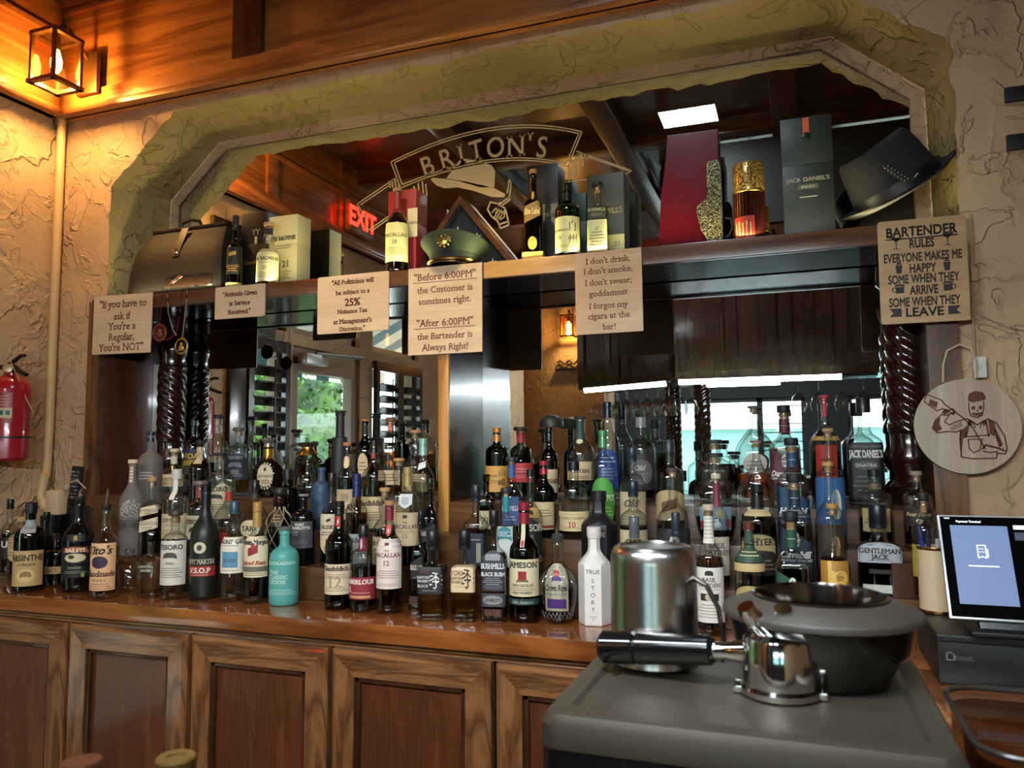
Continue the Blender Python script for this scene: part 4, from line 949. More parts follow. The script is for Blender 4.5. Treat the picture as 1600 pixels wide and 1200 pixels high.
B('clear rum bottle with teal cap and blue map label', 366, 783, 38, 0, 'std', 'clear', ('c8ccc8', .30), ('screw', '2c4654', .09), [plain(.28,.64,1.05,'ddd4bc',('MOUNT GAY',.88,.11,'2a2c34',FB_),('~1',.77,.05,'5a5a5a',S),('@shield,.5',.38,.44,'5a8ca4',S),('SILVER',.36,.09,'3a4a54',F_),('~1',.08,.04,'6a6a64',S))], Y=1.955)
B('spiced rum bottle with gold and red capsule and pirate label', 402, 784, 38, 0, 'std', 'clear', ('2a120a', .50), ('foil', 'b08a4a', .07), [plain(.26,.66,1.08,'d9c9a2',('Captain Morgan',.87,.12,'1c1a1a',FB_),('@diag,.3',.66,.30,'8c2028',S),('@oval,.12',.78,.14,'a03038',S),('Spiced Rum',.36,.1,'9a2a2c','serifbolditalic'),('@rect,.95',.20,.13,'6a6450',S),('~2',.10,.05,'6a5a4a',S))], Y=1.945)
B('round clear bottle with square black stopper and oval cream label', 398, 750, 48, 1, 'pear', 'clear', ('b0945a', .2), ('screw', '141414', .08), [plain(.32,.52,.55,'d8c698',('TAKE',.5,.3,'3a3020',FB_),shape='oval')])
B('amber bottle wrapped in pale rope netting', 437, 762, 42, 1, 'oval', 'amber', ('4a3216', .5), ('disc', '1a1816', .09), [plain(.50,.70,.45,'3a2e1c',('~3',.7,.2,'b09a5a',S))])
_nb = [o for o in COL.objects if o.get('label', '').startswith('amber bottle wrapped')][0]
hb = PY(437, 762, 2.08).z-ZR[1]; mb = MB(); rb_ = 21*depth(PY(437, 800, 2.08))/F
for s_ in (-1, 1):
    for i in range(7):
        pts = []
        for j in range(15):
            zf = .04+.70*j/14; a = s_*(j/14*2.2)+2*math.pi*i/7; r_ = prof_r(SP['oval'], zf/.91)*rb_+.0015; pts.append((r_*math.cos(a), r_*math.sin(a), zf*hb))
        mb.tube(pts, .0011, 5)
mb.build('rope_net', mat('b8a078', .8), _nb)
B('olive glass bottle with black banded stopper behind the netted bottle', 449, 733, 42, 2, 'wide', 'olive', ('23240f', .62), ('screw', '1a1a18', .12), Y=2.2)
B('clear bell shaped decanter with gold collar and dark mushroom stopper', 480, 691, 48, 3, 'bell', 'clear', ('4a1410', .14), ('bellcap', '4a4038', .10), Y=2.40)
B('black whisky bottle with dark grey square label behind the teal bottle', 474, 772, 38, 1, 'wide', ('0a0a0b', .1), None, ('cork', '8a8a88', .03), [plain(.24,.62,.9,'48484c',('PORT',.88,.1,'d8d4c4',SB),('CHARLOTTE',.76,.1,'d8d4c4',SB),('10|-.3',.56,.18,'9a9a9a',SB),('~2',.28,.08,'6a6a6c',S))])
B('matte slate blue bottle with clear glass stopper', 502, 724, 33, 2, 'squat', ('2c4560', .5), None, ('glass', '000', .06), [plain(.36,.58,.6,'2a4058',('@oval,.5',.5,.6,'34506c',S),shape='oval')])
B('matte teal whisky bottle with white lettering, front row', 445, 823, 45, 0, 'squat', ('4f9a90', .4), None, ('cork', '5a5a58', .04), [plain(.10,.62,1.15,'4f9a90',('BRUICHLADDICH',.86,.075,'b8d4c8',SB),('THE|-.3',.64,.1,'c8dcd0',S),('CLASSIC|-.1',.52,.1,'c8dcd0',S),('LADDIE|-.14',.40,.1,'c8dcd0',S),('~3',.2,.05,'9ac4b8',S))], Y=1.95)
B('tall matte black bottle with straight black neck on the top step', 531, 642, 29, 3, 'cone', ('1a1c1d', .5), None, ('cork', '141617', .02), [plain(.18,.6,.22,'24282a')], Y=2.44)
B('dark bottle with pointed cream and orange label behind the green bottle', 518, 739, 33, 1, 'std', 'clear', ('1c0d08', .66), ('screw', '1c1816', .13), [plain(.10,.56,1.0,'d4c0a0',('@diag,.16',.86,.1,'2a2624',S),('TALISKER',.70,.085,'2a2624',FB_),('~2',.58,.06,'5a5044',S),('10',.38,.12,'c85a34',SB),('@oval,.4',.2,.2,'c88a68',S),shape='point')])
B('dark whisky bottle with cream seal on neck and cream label', 542, 691, 31, 2, 'std', 'clear', ('1f0f0a', .62), ('cork', 'a0623c', .045), [plain(.12,.46,1.05,'cdb894',('ARRAN',.4,.2,'4a3a2c',FB_),('@shield,.3',.74,.25,'a89878',S)),plain(.70,.84,.8,'cdb88e',('@oval,.3',.5,.5,'d8c89e',S),shape='oval'),plain(.86,.955,1.05,'141416')], Y=2.215)
B('dark green whisky bottle with cork top and tall oval label', 570, 655, 30, 3, 'std', 'darkgreen', ('0c140c', .6), ('cork', 'a8683c', .03), [plain(.26,.56,.45,'cdbc94',('~3',.6,.15,'7a6e50',S),shape='oval'),plain(.80,.96,1.05,'1c2022')], Y=2.43)
B('amber single malt with black capsule, red tag and cream label', 584, 688, 38, 2, 'std', 'clear', ('8a3a14', .57), ('foil', '151312', .04), [plain(.04,.38,1.1,'ccb68c',('Glenfiddich',.80,.16,'3a2c20',FB_),('~4',.5,.08,'7a6a50',S)),plain(.80,.88,.4,'a02c28')], Y=2.2)
B('large amber whisky bottle with brown cork and small red tag', 610, 652, 38, 3, 'wide', 'clear', ('9a4a16', .60), ('cork', '6a4630', .06), [plain(.82,.92,.45,'b04428',('~2',.7,.3,'e0c0a0',S)),plain(.16,.34,.9,'cbb692',('~3',.7,.2,'6a5a44',S))], Y=2.43)
B('amber whisky bottle with royal blue capsule and pale label', 557, 740, 36, 1, 'std', 'clear', ('74300f', .62), ('foil', '232a5c', .07), [plain(.04,.36,1.08,'bcc4c0',('Glenfiddich',.80,.16,'3a4450',FB_),('~4',.5,.08,'7a8484',S))])
B('bulb necked whisky bottle with tan cork and cream label, lower step', 601, 762, 36, 1, 'bulb', 'clear', ('5a2c12', .52), ('cork', 'b98a5c', .05), [plain(.06,.40,1.08,'d2bf8e',('THE BALVENIE',.76,.14,'2a2620',FB_),('DoubleWood',.55,.1,'4a4030','serifbolditalic'),('12',.32,.14,'4a4030',F_))])
B('green whisky bottle with cream label, front row', 530, 783, 42, 0, 'std', 'green', ('0c2a0c', .72), ('foil', '101010', .035), [plain(.14,.42,1.08,'d6c3a2',('Glenfiddich.',.86,.15,'2a2620',FB_),('12',.42,.36,'a08a5c',F_),('~3',.66,.06,'8a7a5c',S),('~3',.24,.06,'8a7a5c',S)),plain(.76,.86,.42,'a82828',('@diag,.3',.5,.6,'e0c8b8',S))], Y=1.95)
B('small red labelled whisky bottle with black cap, front row', 568, 820, 42, 0, 'wide', 'clear', ('3a1410', .58), ('screw', '121010', .10), [plain(.14,.40,1.08,'8c2a34',('ABERLOUR',.80,.2,'e6d8c8',FB_),('12|-.7',.45,.22,'e6d8c8',FB_),('~1',.30,.06,'e0c0a8',S),('@rect,.6',.12,.1,'c89a6a',S)),plain(.70,.86,1.05,'6a1e2c',('@oval,.2,-.2',.5,.8,'d8b8b0',S))], Y=1.95)
B('tall whisky bottle with dark red capsule and blush cream label, front row', 609, 782, 40, 0, 'tall', 'clear', ('1c0b08', .70), ('cork', 'a8784c', .045), [plain(.22,.66,1.10,'e0cfc0',('@shield,.12',.90,.06,'7a2430',S),('THE',.77,.04,'7a3a3c',F_),('MACALLAN',.68,.085,'6e2830',F_),('12',.52,.1,'8a3038',F_),('~4',.36,.045,'a08078',S),('~2',.1,.035,'a08078',S)),plain(.68,.78,.42,'c8443c',('@oval,.3',.5,.4,'e8b8a0',S),shape='point'),plain(.82,.955,1.12,'7a1e30')], Y=1.945)
B('clear whisky bottle with gold capsule, triangle emblem and cream label', 637, 730, 37, 1, 'wide', 'clear', ('2a130c', .24), ('foil', 'a08a52', .05), [plain(.24,.56,1.08,'d2bd94',('@shield,.14',.88,.1,'4a3a34',S),('THE',.70,.06,'5a3a34',F_),('MACALLAN',.58,.12,'5a3a34',F_),('15',.3,.14,'8a7a5c',F_),('~2',.45,.05,'8a7a5c',S)),plain(.60,.74,.5,'d8d8d4',('@point,.5',.5,.6,'a8b0b4',S),shape='point')])
B('bulb necked whisky bottle with tan cork behind the red capsuled one', 623, 716, 38, 2, 'bulb', 'clear', ('8a6a3c', .35), ('cork', 'b08660', .045), [plain(.08,.40,1.05,'c4ac7c',('~4',.8,.1,'6a5a40',S))], Y=2.235)
B('clear whisky bottle with cork stopper beside the golden divider', 649, 672, 42, 3, 'bulb', 'clear', ('8a4a20', .30), ('cork', 'a87850', .05), [plain(.10,.36,.9,'c8b48c',('~4',.8,.12,'6a5a40',S))], Y=2.41)
B('pale green glass bottle with mint capsule by the golden divider', 661, 685, 36, 2, 'tall', 'clear', ('aeb292', .56), ('foil', '7ea898', .05), [plain(.66,.76,.6,'c8d4d0',shape='diag')], Y=2.2)
B('square black bottle with diagonal black label against the divider', 672, 748, 30, 1, 'tall', ('0c0b0b', .1), None, ('screw', '181616', .08), [plain(.30,.52,.98,'101010',('@diag,.95',.5,.8,'1c1c1c',S),('BLACK LABEL',.5,.22,'c8c0b0',SB),shape='diag')], n=5)
B('clear square bottle with black diagonal label behind the black label suntory whisky'.replace('suntory ', ''), 650, 798, 25, 0, 'sqs', 'clear', ('1a0c08', .62), ('screw', '141414', .1), [plain(.30,.56,.98,'141212',('BLACK LABEL',.5,.2,'d8d0c0',SB),shape='diag'),plain(.06,.14,.9,'3a2418')], Y=2.0, n=6, tip=R(3))
B('square golden whisky bottle with black label and white brush character', 676, 829, 49, 0, 'sq', 'clear', ('c8a458', .66), ('screw', '1a1a1c', .15), [plain(.30,.60,.99,'232224',('TOKI|-.45',.84,.14,'6a3a30',F_),('SUNTORY|-.45',.62,.1,'d8d4cc',SB),('WHISKY|-.45',.48,.1,'d8d4cc',SB),('BLACK|-.5',.30,.1,'d8d4cc',SB),('~1',.12,.05,'a8a49c',S),('季|.48',.5,.62,'e8e4dc',S))], Y=1.91, n=9)
B('square golden whisky bottle with cream label and black brush character', 726, 828, 45, 0, 'sq', 'clear', ('d8bc6c', .66), ('screw', '17171a', .15), [plain(.32,.62,.99,'d9bd94',('TOKI|-.45',.72,.18,'7a4030',F_),('SUNTORY|-.45',.52,.1,'4a3a30',SB),('WHISKY|-.45',.38,.1,'4a3a30',SB),('~1',.2,.05,'8a7a60',S),('季|.45',.5,.72,'1a1614',S))], Y=1.925, n=9)
# ---- right of the divider
B('japanese whisky bottle with gold capsule and large brush lettering', 777, 668, 36, 3, 'wide', 'olive', ('3a1c0a', .60), ('foil', 'b07434', .055), [plain(.10,.46,1.08,'c89a52',('THE YAMAZAKI|-.4',.62,.08,'4a3018',F_),('山|.45',.74,.3,'16100c',S),('崎|.45',.36,.3,'16100c',S),('~3',.45,.05,'6a4a24',S))], Y=2.45)
B('broad clear bottle with red neck band and red label on the top step', 815, 667, 42, 3, 'slope', 'clear', ('5a1c10', .50), ('disc', '1c1818', .06), [plain(.24,.50,.9,'9a2c30',('~2',.7,.15,'c8787c',S),('~2',.35,.1,'c8787c',S)),plain(.78,.92,1.05,'8a2028')], Y=2.44)
B('dark green whiskey bottle with domed black top and cream label', 859, 668, 26, 3, 'std', 'darkgreen', ('0a120a', .65), ('foil', '142018', .05), [plain(.10,.42,1.08,'b8ac8a',('REDBREAST',.5,.18,'2a2a20',FB_))], Y=2.44)
tag(MB().lathe([(.040, 0), (.040, .012), (.036, .024), (.024, .036), (.004, .041)], c=(0,0,0), seg=24).build('cap_reflection_dome', mat('1a201e', .5), loc=(PY(862, 668, 2.45).x, 2.45, PY(859, 668, 2.44).z+.002)), 'dark dome standing for the green whiskey bottle cap and its mirror reflection', 'cover')  # added dome: bottle cap and its reflection shaped as one piece
B('green whiskey bottle with red capsule and cream label', 850, 720, 34, 2, 'std', 'darkgreen', ('0c160c', .66), ('foil', 'a02434', .05), [plain(.10,.46,1.0,'c9b284',('@rect,.95',.1,.1,'8a2a24',S),('~3',.7,.1,'6a5a3c',S))], Y=2.2)
B('faceted clear whiskey bottle with blue neck band and blue label', 800, 714, 38, 2, 'slope', 'clear', ('3a2014', .40), ('disc', '202428', .06), [plain(.14,.50,.8,'3a5484',('BUSHMILLS',.6,.16,'c8d0d8',FB_),('~2',.3,.1,'a8b4c4',S)),plain(.74,.90,1.05,'3a5a90')], Y=2.19, n=5)
B('square decanter with cut glass stopper and cream label by the divider', 760, 741, 30, 2, 'sqs', 'smoke', ('6a4a20', .5), ('glass', '000', .12), [plain(.10,.40,.7,'b8a880',('力',.5,.5,'1a1614',S))], Y=2.2, n=7)
B('amber whisky bottle with dark navy label next to the divider', 744, 758, 42, 1, 'sqs', 'clear', ('9a5014', .58), ('screw', '20222a', .13), [plain(.10,.46,.98,'1a2230',('~1',.8,.1,'8a92a0',S),('@leaf,.2,.4',.4,.6,'9a9a80',S))], n=6)
B('faceted whiskey bottle with turquoise neck band and teal label', 791, 762, 36, 1, 'slope', 'clear', ('8a4618', .44), ('disc', '1e2226', .06), [plain(.10,.56,.8,'c8ccc4',('@smile,.9',.80,.4,'3a8a90',S),('BUSHMILLS',.82,.12,'d8e4e0',FB_)),plain(.72,.90,1.05,'2c8484')], n=5)
B('tall long necked clear whiskey bottle with black lower label', 829, 733, 38, 1, 'swan', 'clear', ('1a0f0a', .3), ('screw', '181616', .05), [plain(.04,.54,1.08,'1a1918',('JAMESON',.84,.13,'c8c4b8',FB_),('@shield,.28',.58,.25,'6a6458',S),('BLACK BARREL',.26,.11,'a8a498',SB),('~2',.12,.05,'8a867a',S),shape='arch'),plain(.55,.64,.8,'b89050',('@smile,.4',.5,.6,'2a2018',S))])
B('flat square whiskey bottle with black arched label', 772, 797, 44, 0, 'sqs', 'clear', ('48200e', .68), ('screw', '161414', .10), [plain(.28,.64,.98,'2c2c30',('@arch,.6',.85,.18,'8a8a8c',S),('BUSHMILLS',.62,.13,'d8d8d4',FB_),('BLACK BUSH',.42,.1,'e0e0dc',SB),('~4',.32,.05,'9a9a98',S),('@oval,.8',.1,.13,'4a4a50',S),shape='arch'),plain(.14,.26,.98,'3c3c40',('@oval,.8',.5,.7,'8a8a88',S),('QUALITY',.5,.22,'1a1a1a',FB_)),plain(.06,.12,.7,'3a1a10',('1608',.5,.8,'6a4030',SB))], Y=1.93, n=5, dep=.75)
B('green whiskey bottle with dark red capsule and large cream label, front row', 819, 785, 47, 0, 'std', 'darkgreen', ('081208', .7), ('foil', '8c2430', .05), [plain(.22,.53,1.08,'d8c9a0',('JAMESON',.85,.15,'1c1c1c',FB_),('@shield,.2',.56,.24,'8c2a24',S),('@smile,.3',.42,.1,'6a5a34',S),('TRIPLE DISTILLED',.30,.06,'3a342a',FB_),('~2',.22,.05,'7a705a',S),('IRISH WHISKEY',.10,.06,'3a342a',FB_)),plain(.15,.20,1.05,'28403a',('John Jameson',.5,.5,'a8b0a4','serifitalic')),plain(.63,.84,.28,'d2c69c',('@oval,.7',.14,.26,'a83a30',S))], Y=1.96)
B('cut glass whisky bottle with purple label and metal pourer', 871, 806, 59, 0, 'disc', 'clear', ('2e1510', .42), ('pour', '3a3a3c', .24), [plain(.12,.56,.52,'b0a68e',('@oval,.25',.80,.14,'c04a44',S),('@smile,.4',.68,.13,'4a2a68',S),('Crown Royal',.50,.12,'1c1a1a','serifbolditalic'),('FINE DE LUXE',.36,.05,'4a443a',S),('@rect,.8',.16,.2,'46286c',S),shape='arch')], Y=1.965, dep=.62, n=2.4)
_cr = [o for o in COL.objects if o.get('label', '').startswith('cut glass whisky')][0]
for z0, z1 in ((.010, .030), (.100, .124)):
    mb = MB()
    for i in range(11):
        for s_ in (-1, 1):
            x0 = -.05+.010*i; pp = []
            for q in (0, .25, .5, .75, 1):
                x, z = x0+s_*.012*q, z0+(z1-z0)*q
                a_ = prof_r(SP['disc'], min(.7, z/.175))*.0515; xx = max(-a_*.93, min(a_*.93, x)); pp.append((xx, -a_*.62*math.sqrt(max(0.02, 1-(xx/a_)**2))-.0004, z))
            mb.tube(pp, .0009, 4)
    mb.build('cut_pattern', mat('8a8a8a', .05, .6), _cr)
B('white hexagonal bottle with black vertical lettering, front row', 928, 823, 51, 0, 'hex', ('dcd6cc', .45), None, ('screw', 'd2ccc2', .07), [plain(.02,.62,.49,'dcd6cc',('TRUE',.885,.075,'1c1c1e',S),('S',.73,.075,'1c1c1e',S),('T',.61,.075,'1c1c1e',S),('O',.49,.075,'1c1c1e',S),('R',.37,.075,'1c1c1e',S),('Y',.25,.075,'1c1c1e',S),('FINISHED',.12,.025,'4a4a4a',S),('RYE',.075,.025,'4a4a4a',S))], Y=1.985, n=-6)
B('black hexagonal bottle behind the white one', 936, 767, 56, 1, 'hex', ('141618', .4), None, ('screw', '18191b', .07), [plain(.40,.62,.48,'16181a',('TRUE',.55,.25,'d0d0cc',S))], Y=2.085, n=-6)
B('round clear bourbon bottle with black stopper and cream band label', 897, 720, 48, 2, 'wide', 'clear', ('c89a70', .26), ('screw', '16181c', .09), [plain(.10,.35,1.1,'d2bd8c',('~1',.86,.05,'6a5a3c',S),("RUSSELL'S RESERVE",.66,.12,'6a5430',F_),('10',.34,.28,'b03a34',FB_),('~2',.18,.06,'7a6a48',S))], Y=2.195)
B('clear bottle with green capsule and bright green oval label', 943, 672, 37, 2, 'wide', 'clear', ('c8d0a0', .4), ('foil', '4a8a58', .045), [plain(.10,.56,1.0,'4c9a3c',('GREEN SPOT',.6,.12,'c8d8a0',FB_),('~4',.4,.07,'a0c070',S),shape='oval')], Y=2.21)
B('clear long necked bottle with dark green neck label and medallion', 908, 651, 42, 3, 'tall', 'clear', ('4a3020', .30), ('cork', '161616', .035), [plain(.24,.46,1.05,'c0ac84',('WRITERS',.5,.2,'3a342a',FB_),('~2',.2,.1,'6a6048',S)),plain(.68,.95,.8,'24463c'),plain(.66,.74,.6,'20241f',('@oval,.6',.5,.7,'c8bfa0',S),shape='oval')], Y=2.455)
B('tall clear bottle with navy capsule and blue arched label', 951, 628, 36, 3, 'tall', 'clear', None, ('foil', '1c2236', .045), [plain(.12,.52,.85,'2a4a8c',('~2',.78,.1,'c0ccd8',S),('~4',.5,.08,'8aa0c4',S),shape='arch')], Y=2.46)
B('clear bourbon bottle with wide chrome cap and dark label', 1003, 652, 42, 3, 'wide', 'clear', ('2a1a14', .55), ('screw', '8a8886', .085), [plain(.14,.56,1.0,'2c2828',('@oval,.8',.5,.7,'6a6460',S),('Old',.62,.14,'c8c2b4','serifbolditalic'),('~2',.45,.06,'c8c2b4',S))], Y=2.44)
WL = [plain(.16,.52,1.08,'c9b490',('@oval,.6',.55,.5,'b8a27c',S),('Old',.66,.2,'4a4036','serifbolditalic'),('~3',.35,.08,'7a6c54',S))]
B('bourbon bottle with tall black cap and cream script label, third in its file', 989, 699, 40, 2, 'wide', 'clear', ('b08a50', .3), ('screw', '22303a', .11), WL, Y=2.2)
B('bourbon bottle with tall black cap and cream script label, second in its file', 990, 752, 43, 1, 'wide', 'clear', ('b08a50', .62), ('screw', '1c2a34', .11), WL)
B('bourbon bottle with silver and black cap at the head of its file', 991, 808, 43, 0, 'wide', 'clear', ('9a6a34', .5), ('screw', '55565c', .13), WL, Y=1.96)
B('clear bourbon bottle with parchment label of a brown beast', 1047, 687, 44, 2, 'wide', 'clear', ('c0a070', .2), ('screw', '2a3236', .09), [plain(.20,.50,1.1,'b49c70',('@diag,.4',.5,.5,'6a4a30',S),shape='arch')], Y=2.225)
B('clear bottle with long thin neck, brown stopper and white blackletter label', 1052, 731, 50, 1, 'swan', 'clear', ('a07a48', .3), ('cork', '4a302c', .035), [plain(.10,.48,1.05,'2c2a2a',('B',.66,.34,'d0ccc4','serifbolditalic'),('~3',.4,.1,'a8a49c',S))])
B('small bottle with ribbed navy cap behind the steel cup', 1056, 801, 36, 0, 'wide', 'clear', ('8a5a2c', .5), ('screw', '27323e', .14), [plain(.2,.5,1.0,'3a3a3c',('~3',.7,.2,'b8b4ac',S))], Y=2.0)
B('broad flat bourbon decanter with dark stopper and dark label', 1118, 687, 62, 3, 'oval', 'clear', ('3a241a', .56), ('cork', '2a2624', .07), [plain(.16,.58,.55,'221e1e',('WOODFORD',.82,.09,'a8a098',FB_),('~3',.5,.08,'7a746c',S))], Y=2.44, dep=.55, n=2.3)
B('broad flat bottle with colourful painted label', 1118, 708, 66, 2, 'oval', 'clear', ('5a3a24', .30), ('cork', '241f1c', .05), [plain(.14,.40,.66,'8aa4b4',('@oval,.26,-.5',.75,.5,'d8cf9c',S),('@oval,.3,.3',.7,.45,'c8bd90',S),('@oval,.2,-.8',.2,.4,'a03a3c',S),('@oval,.2,.8',.3,.4,'b0444a',S),('@diag,.4',.35,.5,'5a7a9c',S),('@oval,.2,.1',.25,.3,'d8dcd8',S))], Y=2.21, dep=.55, n=2.3)
B('rye bottle with wine red neck band behind the other cream labelled rye', 1120, 740, 36, 1, 'tall', 'clear', ('8a4a24', .4), ('cork', 'b8a894', .05), [plain(.10,.44,1.05,'cabaa4',('BASIL',.78,.14,'4a3a34',F_),('HAYDEN',.60,.14,'4a3a34',F_),('RYE',.40,.1,'4a3a34',F_)),plain(.70,.92,1.08,'6e2c38')])
B('bourbon bottle with cream paper collar and tall cream label, front row', 1107, 788, 43, 0, 'tall', 'clear', ('5c1c0e', .62), ('cork', 'b8a28c', .05), [plain(.10,.52,1.05,'e0d8ca',('@arch,.22',.90,.09,'2a2624',S),('BASIL',.78,.075,'2a2624',F_),('HAYDEN',.68,.075,'2a2624',F_),('~1',.6,.03,'8a8278',S),('@rect,.5',.46,.13,'2a2624',S),('@oval,.25',.46,.13,'b8a890',S),('~5',.32,.055,'a09888',S)),plain(.70,.91,1.12,'d8d2c4',('~6',.9,.14,'a8a294',S))], Y=1.965)
B('tall teardrop bottle with green cork on the top step', 1181, 634, 62, 3, 'pear', 'clear', ('c85a1c', .3), ('cork', '4a5248', .03), [plain(.30,.50,.5,'b8b0a0',('~3',.6,.2,'8a8478',S),shape='oval')], Y=2.50, dep=.5)
B('tall teardrop bottle with pink cork in front of the green corked one', 1184, 688, 58, 2, 'pear', 'clear', ('c87034', .2), ('cork', '7a5a54', .03), [plain(.16,.36,.5,'c0b8a8',('~3',.6,.2,'8a8478',S))], Y=2.18, dep=.5)
B('clear bottle with copper cap and green and cream neck bands, front row', 1170, 815, 46, 0, 'wide', 'clear', ('3a2a14', .5), ('screw', '5a2c20', .05), [plain(.22,.46,1.0,'b0985c',('~3',.62,.12,'3a2c18',S),shape='oval'),plain(.66,.80,1.1,'2c4a38',('~2',.6,.2,'c8b888',S)),plain(.58,.65,1.1,'c8b078'),plain(.82,.94,.7,'30503c')], Y=1.955)
B('very dark bourbon bottle with arched tan label and cream neck band', 1184, 757, 54, 1, 'wide', 'smoke', ('180b08', .64), ('foil', '1c1a1a', .06), [plain(.14,.54,1.0,'2a2420',('@smile,.9',.72,.5,'b09a6c',S),("MICHTER'S",.80,.16,'2a2018',FB_),('~3',.35,.1,'8a7a58',S),shape='arch'),plain(.70,.76,1.1,'c8b080'),plain(.77,.84,1.1,'1c242c')])
def hole(lb, px, top, w, row, Y, c, liq, lc):
    return B(lb, px, top, w, row, 'sqs', 'clear', (liq, .62), ('cork', '15171a', .08), [plain(.10,.56,.98,c,('@oval,.25',.74,.28,'d8d4c0',S),('Rabbit',.79,.075,'2a2a28','serifbolditalic'),('Hole',.69,.075,'2a2a28','serifbolditalic'),(lc,.47,.12,'dcd8cc','serifbolditalic'),('KENTUCKY STRAIGHT',.36,.045,'c8ccc0',SB),('RYE WHISKEY' if lc[0] == 'B' else 'WHISKEY',.28,.045,'c8ccc0',SB),('~2',.16,.05,'b8bcb0',S),shape='slant'),plain(.72,.86,1.05,c,('~1',.5,.1,'c8c4b8',S))], Y=Y, n=5)
hole('square whiskey bottle with wine red label at the back of its file', 1228, 633, 46, 3, 2.40, '5a2430', 'c8a890', 'Dareringer')
hole('square whiskey bottle with blue label, third from the front of its file', 1239, 684, 48, 2, 2.235, '22405e', 'b09a88', 'Heigold')
hole('square whiskey bottle with navy label, second from the front of its file', 1242, 740, 50, 1, 2.08, '1c2a3c', '3a1c12', 'Cavehill')
hole('square whiskey bottle with green label at the front of its file', 1236, 799, 52, 0, 1.95, '1f4a34', '2a0e0a', 'Boxergrail')
def longn(lb, px, top, w, row, Y, liq, fill, capc, labs): return B(lb, px, top, w, row, 'swan', 'clear', (liq, fill), ('cork', capc, .035), labs, Y=Y)
longn('long necked bottle with red neck strip and red label at the back', 1292, 617, 44, 3, 2.44, '5a1a10', .5, 'a03a3c', [plain(.10,.54,.6,'b03024',('~4',.7,.15,'6a1c18',S)),plain(.80,.97,.5,'a8303c'),plain(.58,.62,1.1,'b08a44')])
longn('long necked bottle with gold collar and blue crescent moon label', 1297, 669, 44, 2, 2.205, '5a2a14', .46, '9a8050', [plain(.08,.58,1.0,'34608e',('@oval,.3,.3',.55,.5,'d8d0b0',S),('@oval,.26,.16',.58,.46,'34608e',S))])
longn('long necked bottle with cork and faint gold crescent, second from the front', 1296, 722, 45, 1, 2.08, '5a3018', .4, 'b08848', [plain(.18,.52,.8,'3a2c22',('@oval,.3,.3',.5,.5,'b89450',S),('@oval,.26,.16',.53,.46,'3a2c22',S))])
longn('long necked amber bottle with gold label and big cream initial, front row', 1301, 787, 47, 0, 1.95, '8a4214', .64, 'a8823e', [plain(.30,.60,.8,'a8782c',('@rect,.12,-.3',.5,1.0,'d8b458',S),('P|.25',.5,.6,'d8b458',F_))])
B('large square black labelled whiskey bottle with red and black neck bands', 1353, 621, 54, 3, 'sqs', 'clear', ('20120c', .5), ('screw', '1c1c1e', .10), [plain(.06,.58,.97,'161618',('@rect,.9',.93,.05,'4a4a4a',S),("JACK DANIEL'S",.80,.13,'d8d4cc',FB_),('@oval,.7',.60,.16,'4a4a4a',S),('SINATRA',.60,.06,'c8c4bc',S),('~4',.4,.08,'5a5a58',S)),plain(.88,.905,1.1,'a04030')], Y=2.43, n=6)
B('carved clear decanter with black stopper behind the tennessee bottle'.replace('tennessee', 'silver labelled'), 1368, 733, 50, 2, 'wide', 'clear', ('7a5a34', .4), ('screw', '1a1a1a', .07), [plain(.74,.82,1.1,'6a5c40'),plain(.2,.5,.7,'a8946a',('~4',.7,.15,'5a4a30',S))], Y=2.23)
B('square dark whiskey bottle with arched silver label near the wooden box', 1372, 788, 66, 1, 'sqs', 'clear', ('170a06', .60), ('screw', '14161c', .19), [plain(.36,.585,.97,'a4a6a8',('~1',.86,.1,'4a4a4c',S),('GENTLEMAN',.60,.24,'1c1c1e',FB_),('JACK',.30,.24,'1c1c1e',FB_),('~1',.12,.08,'5a5a5c',S),shape='arch'),plain(.03,.12,.8,'c8c4ba'),plain(.24,.29,.5,'140a06',('~1',.5,.3,'5a4a40',S))], Y=2.085, n=5, dep=.7)
B('clear bourbon bottle with ringed stopper and small tan label', 1434, 736, 42, 2, 'wide', 'clear', ('3a1c10', .5), ('cork', '8a7a64', .06), [plain(.30,.52,.9,'2c241e',('Four Roses',.7,.22,'c8b088','serifbolditalic'),('@oval,.2',.3,.3,'d8c8a0',S))], Y=2.2)
B('clear bottle with black stopper and yellow label behind the pens', 1444, 770, 38, 1, 'wide', 'clear', ('b8944c', .45), ('cork', '1c1c1c', .08), [plain(.22,.52,1.1,'a8963c',('@rect,.5,.2',.3,.4,'d8d4b8',S))], Y=2.03, zb=ZR[1]+.0015)
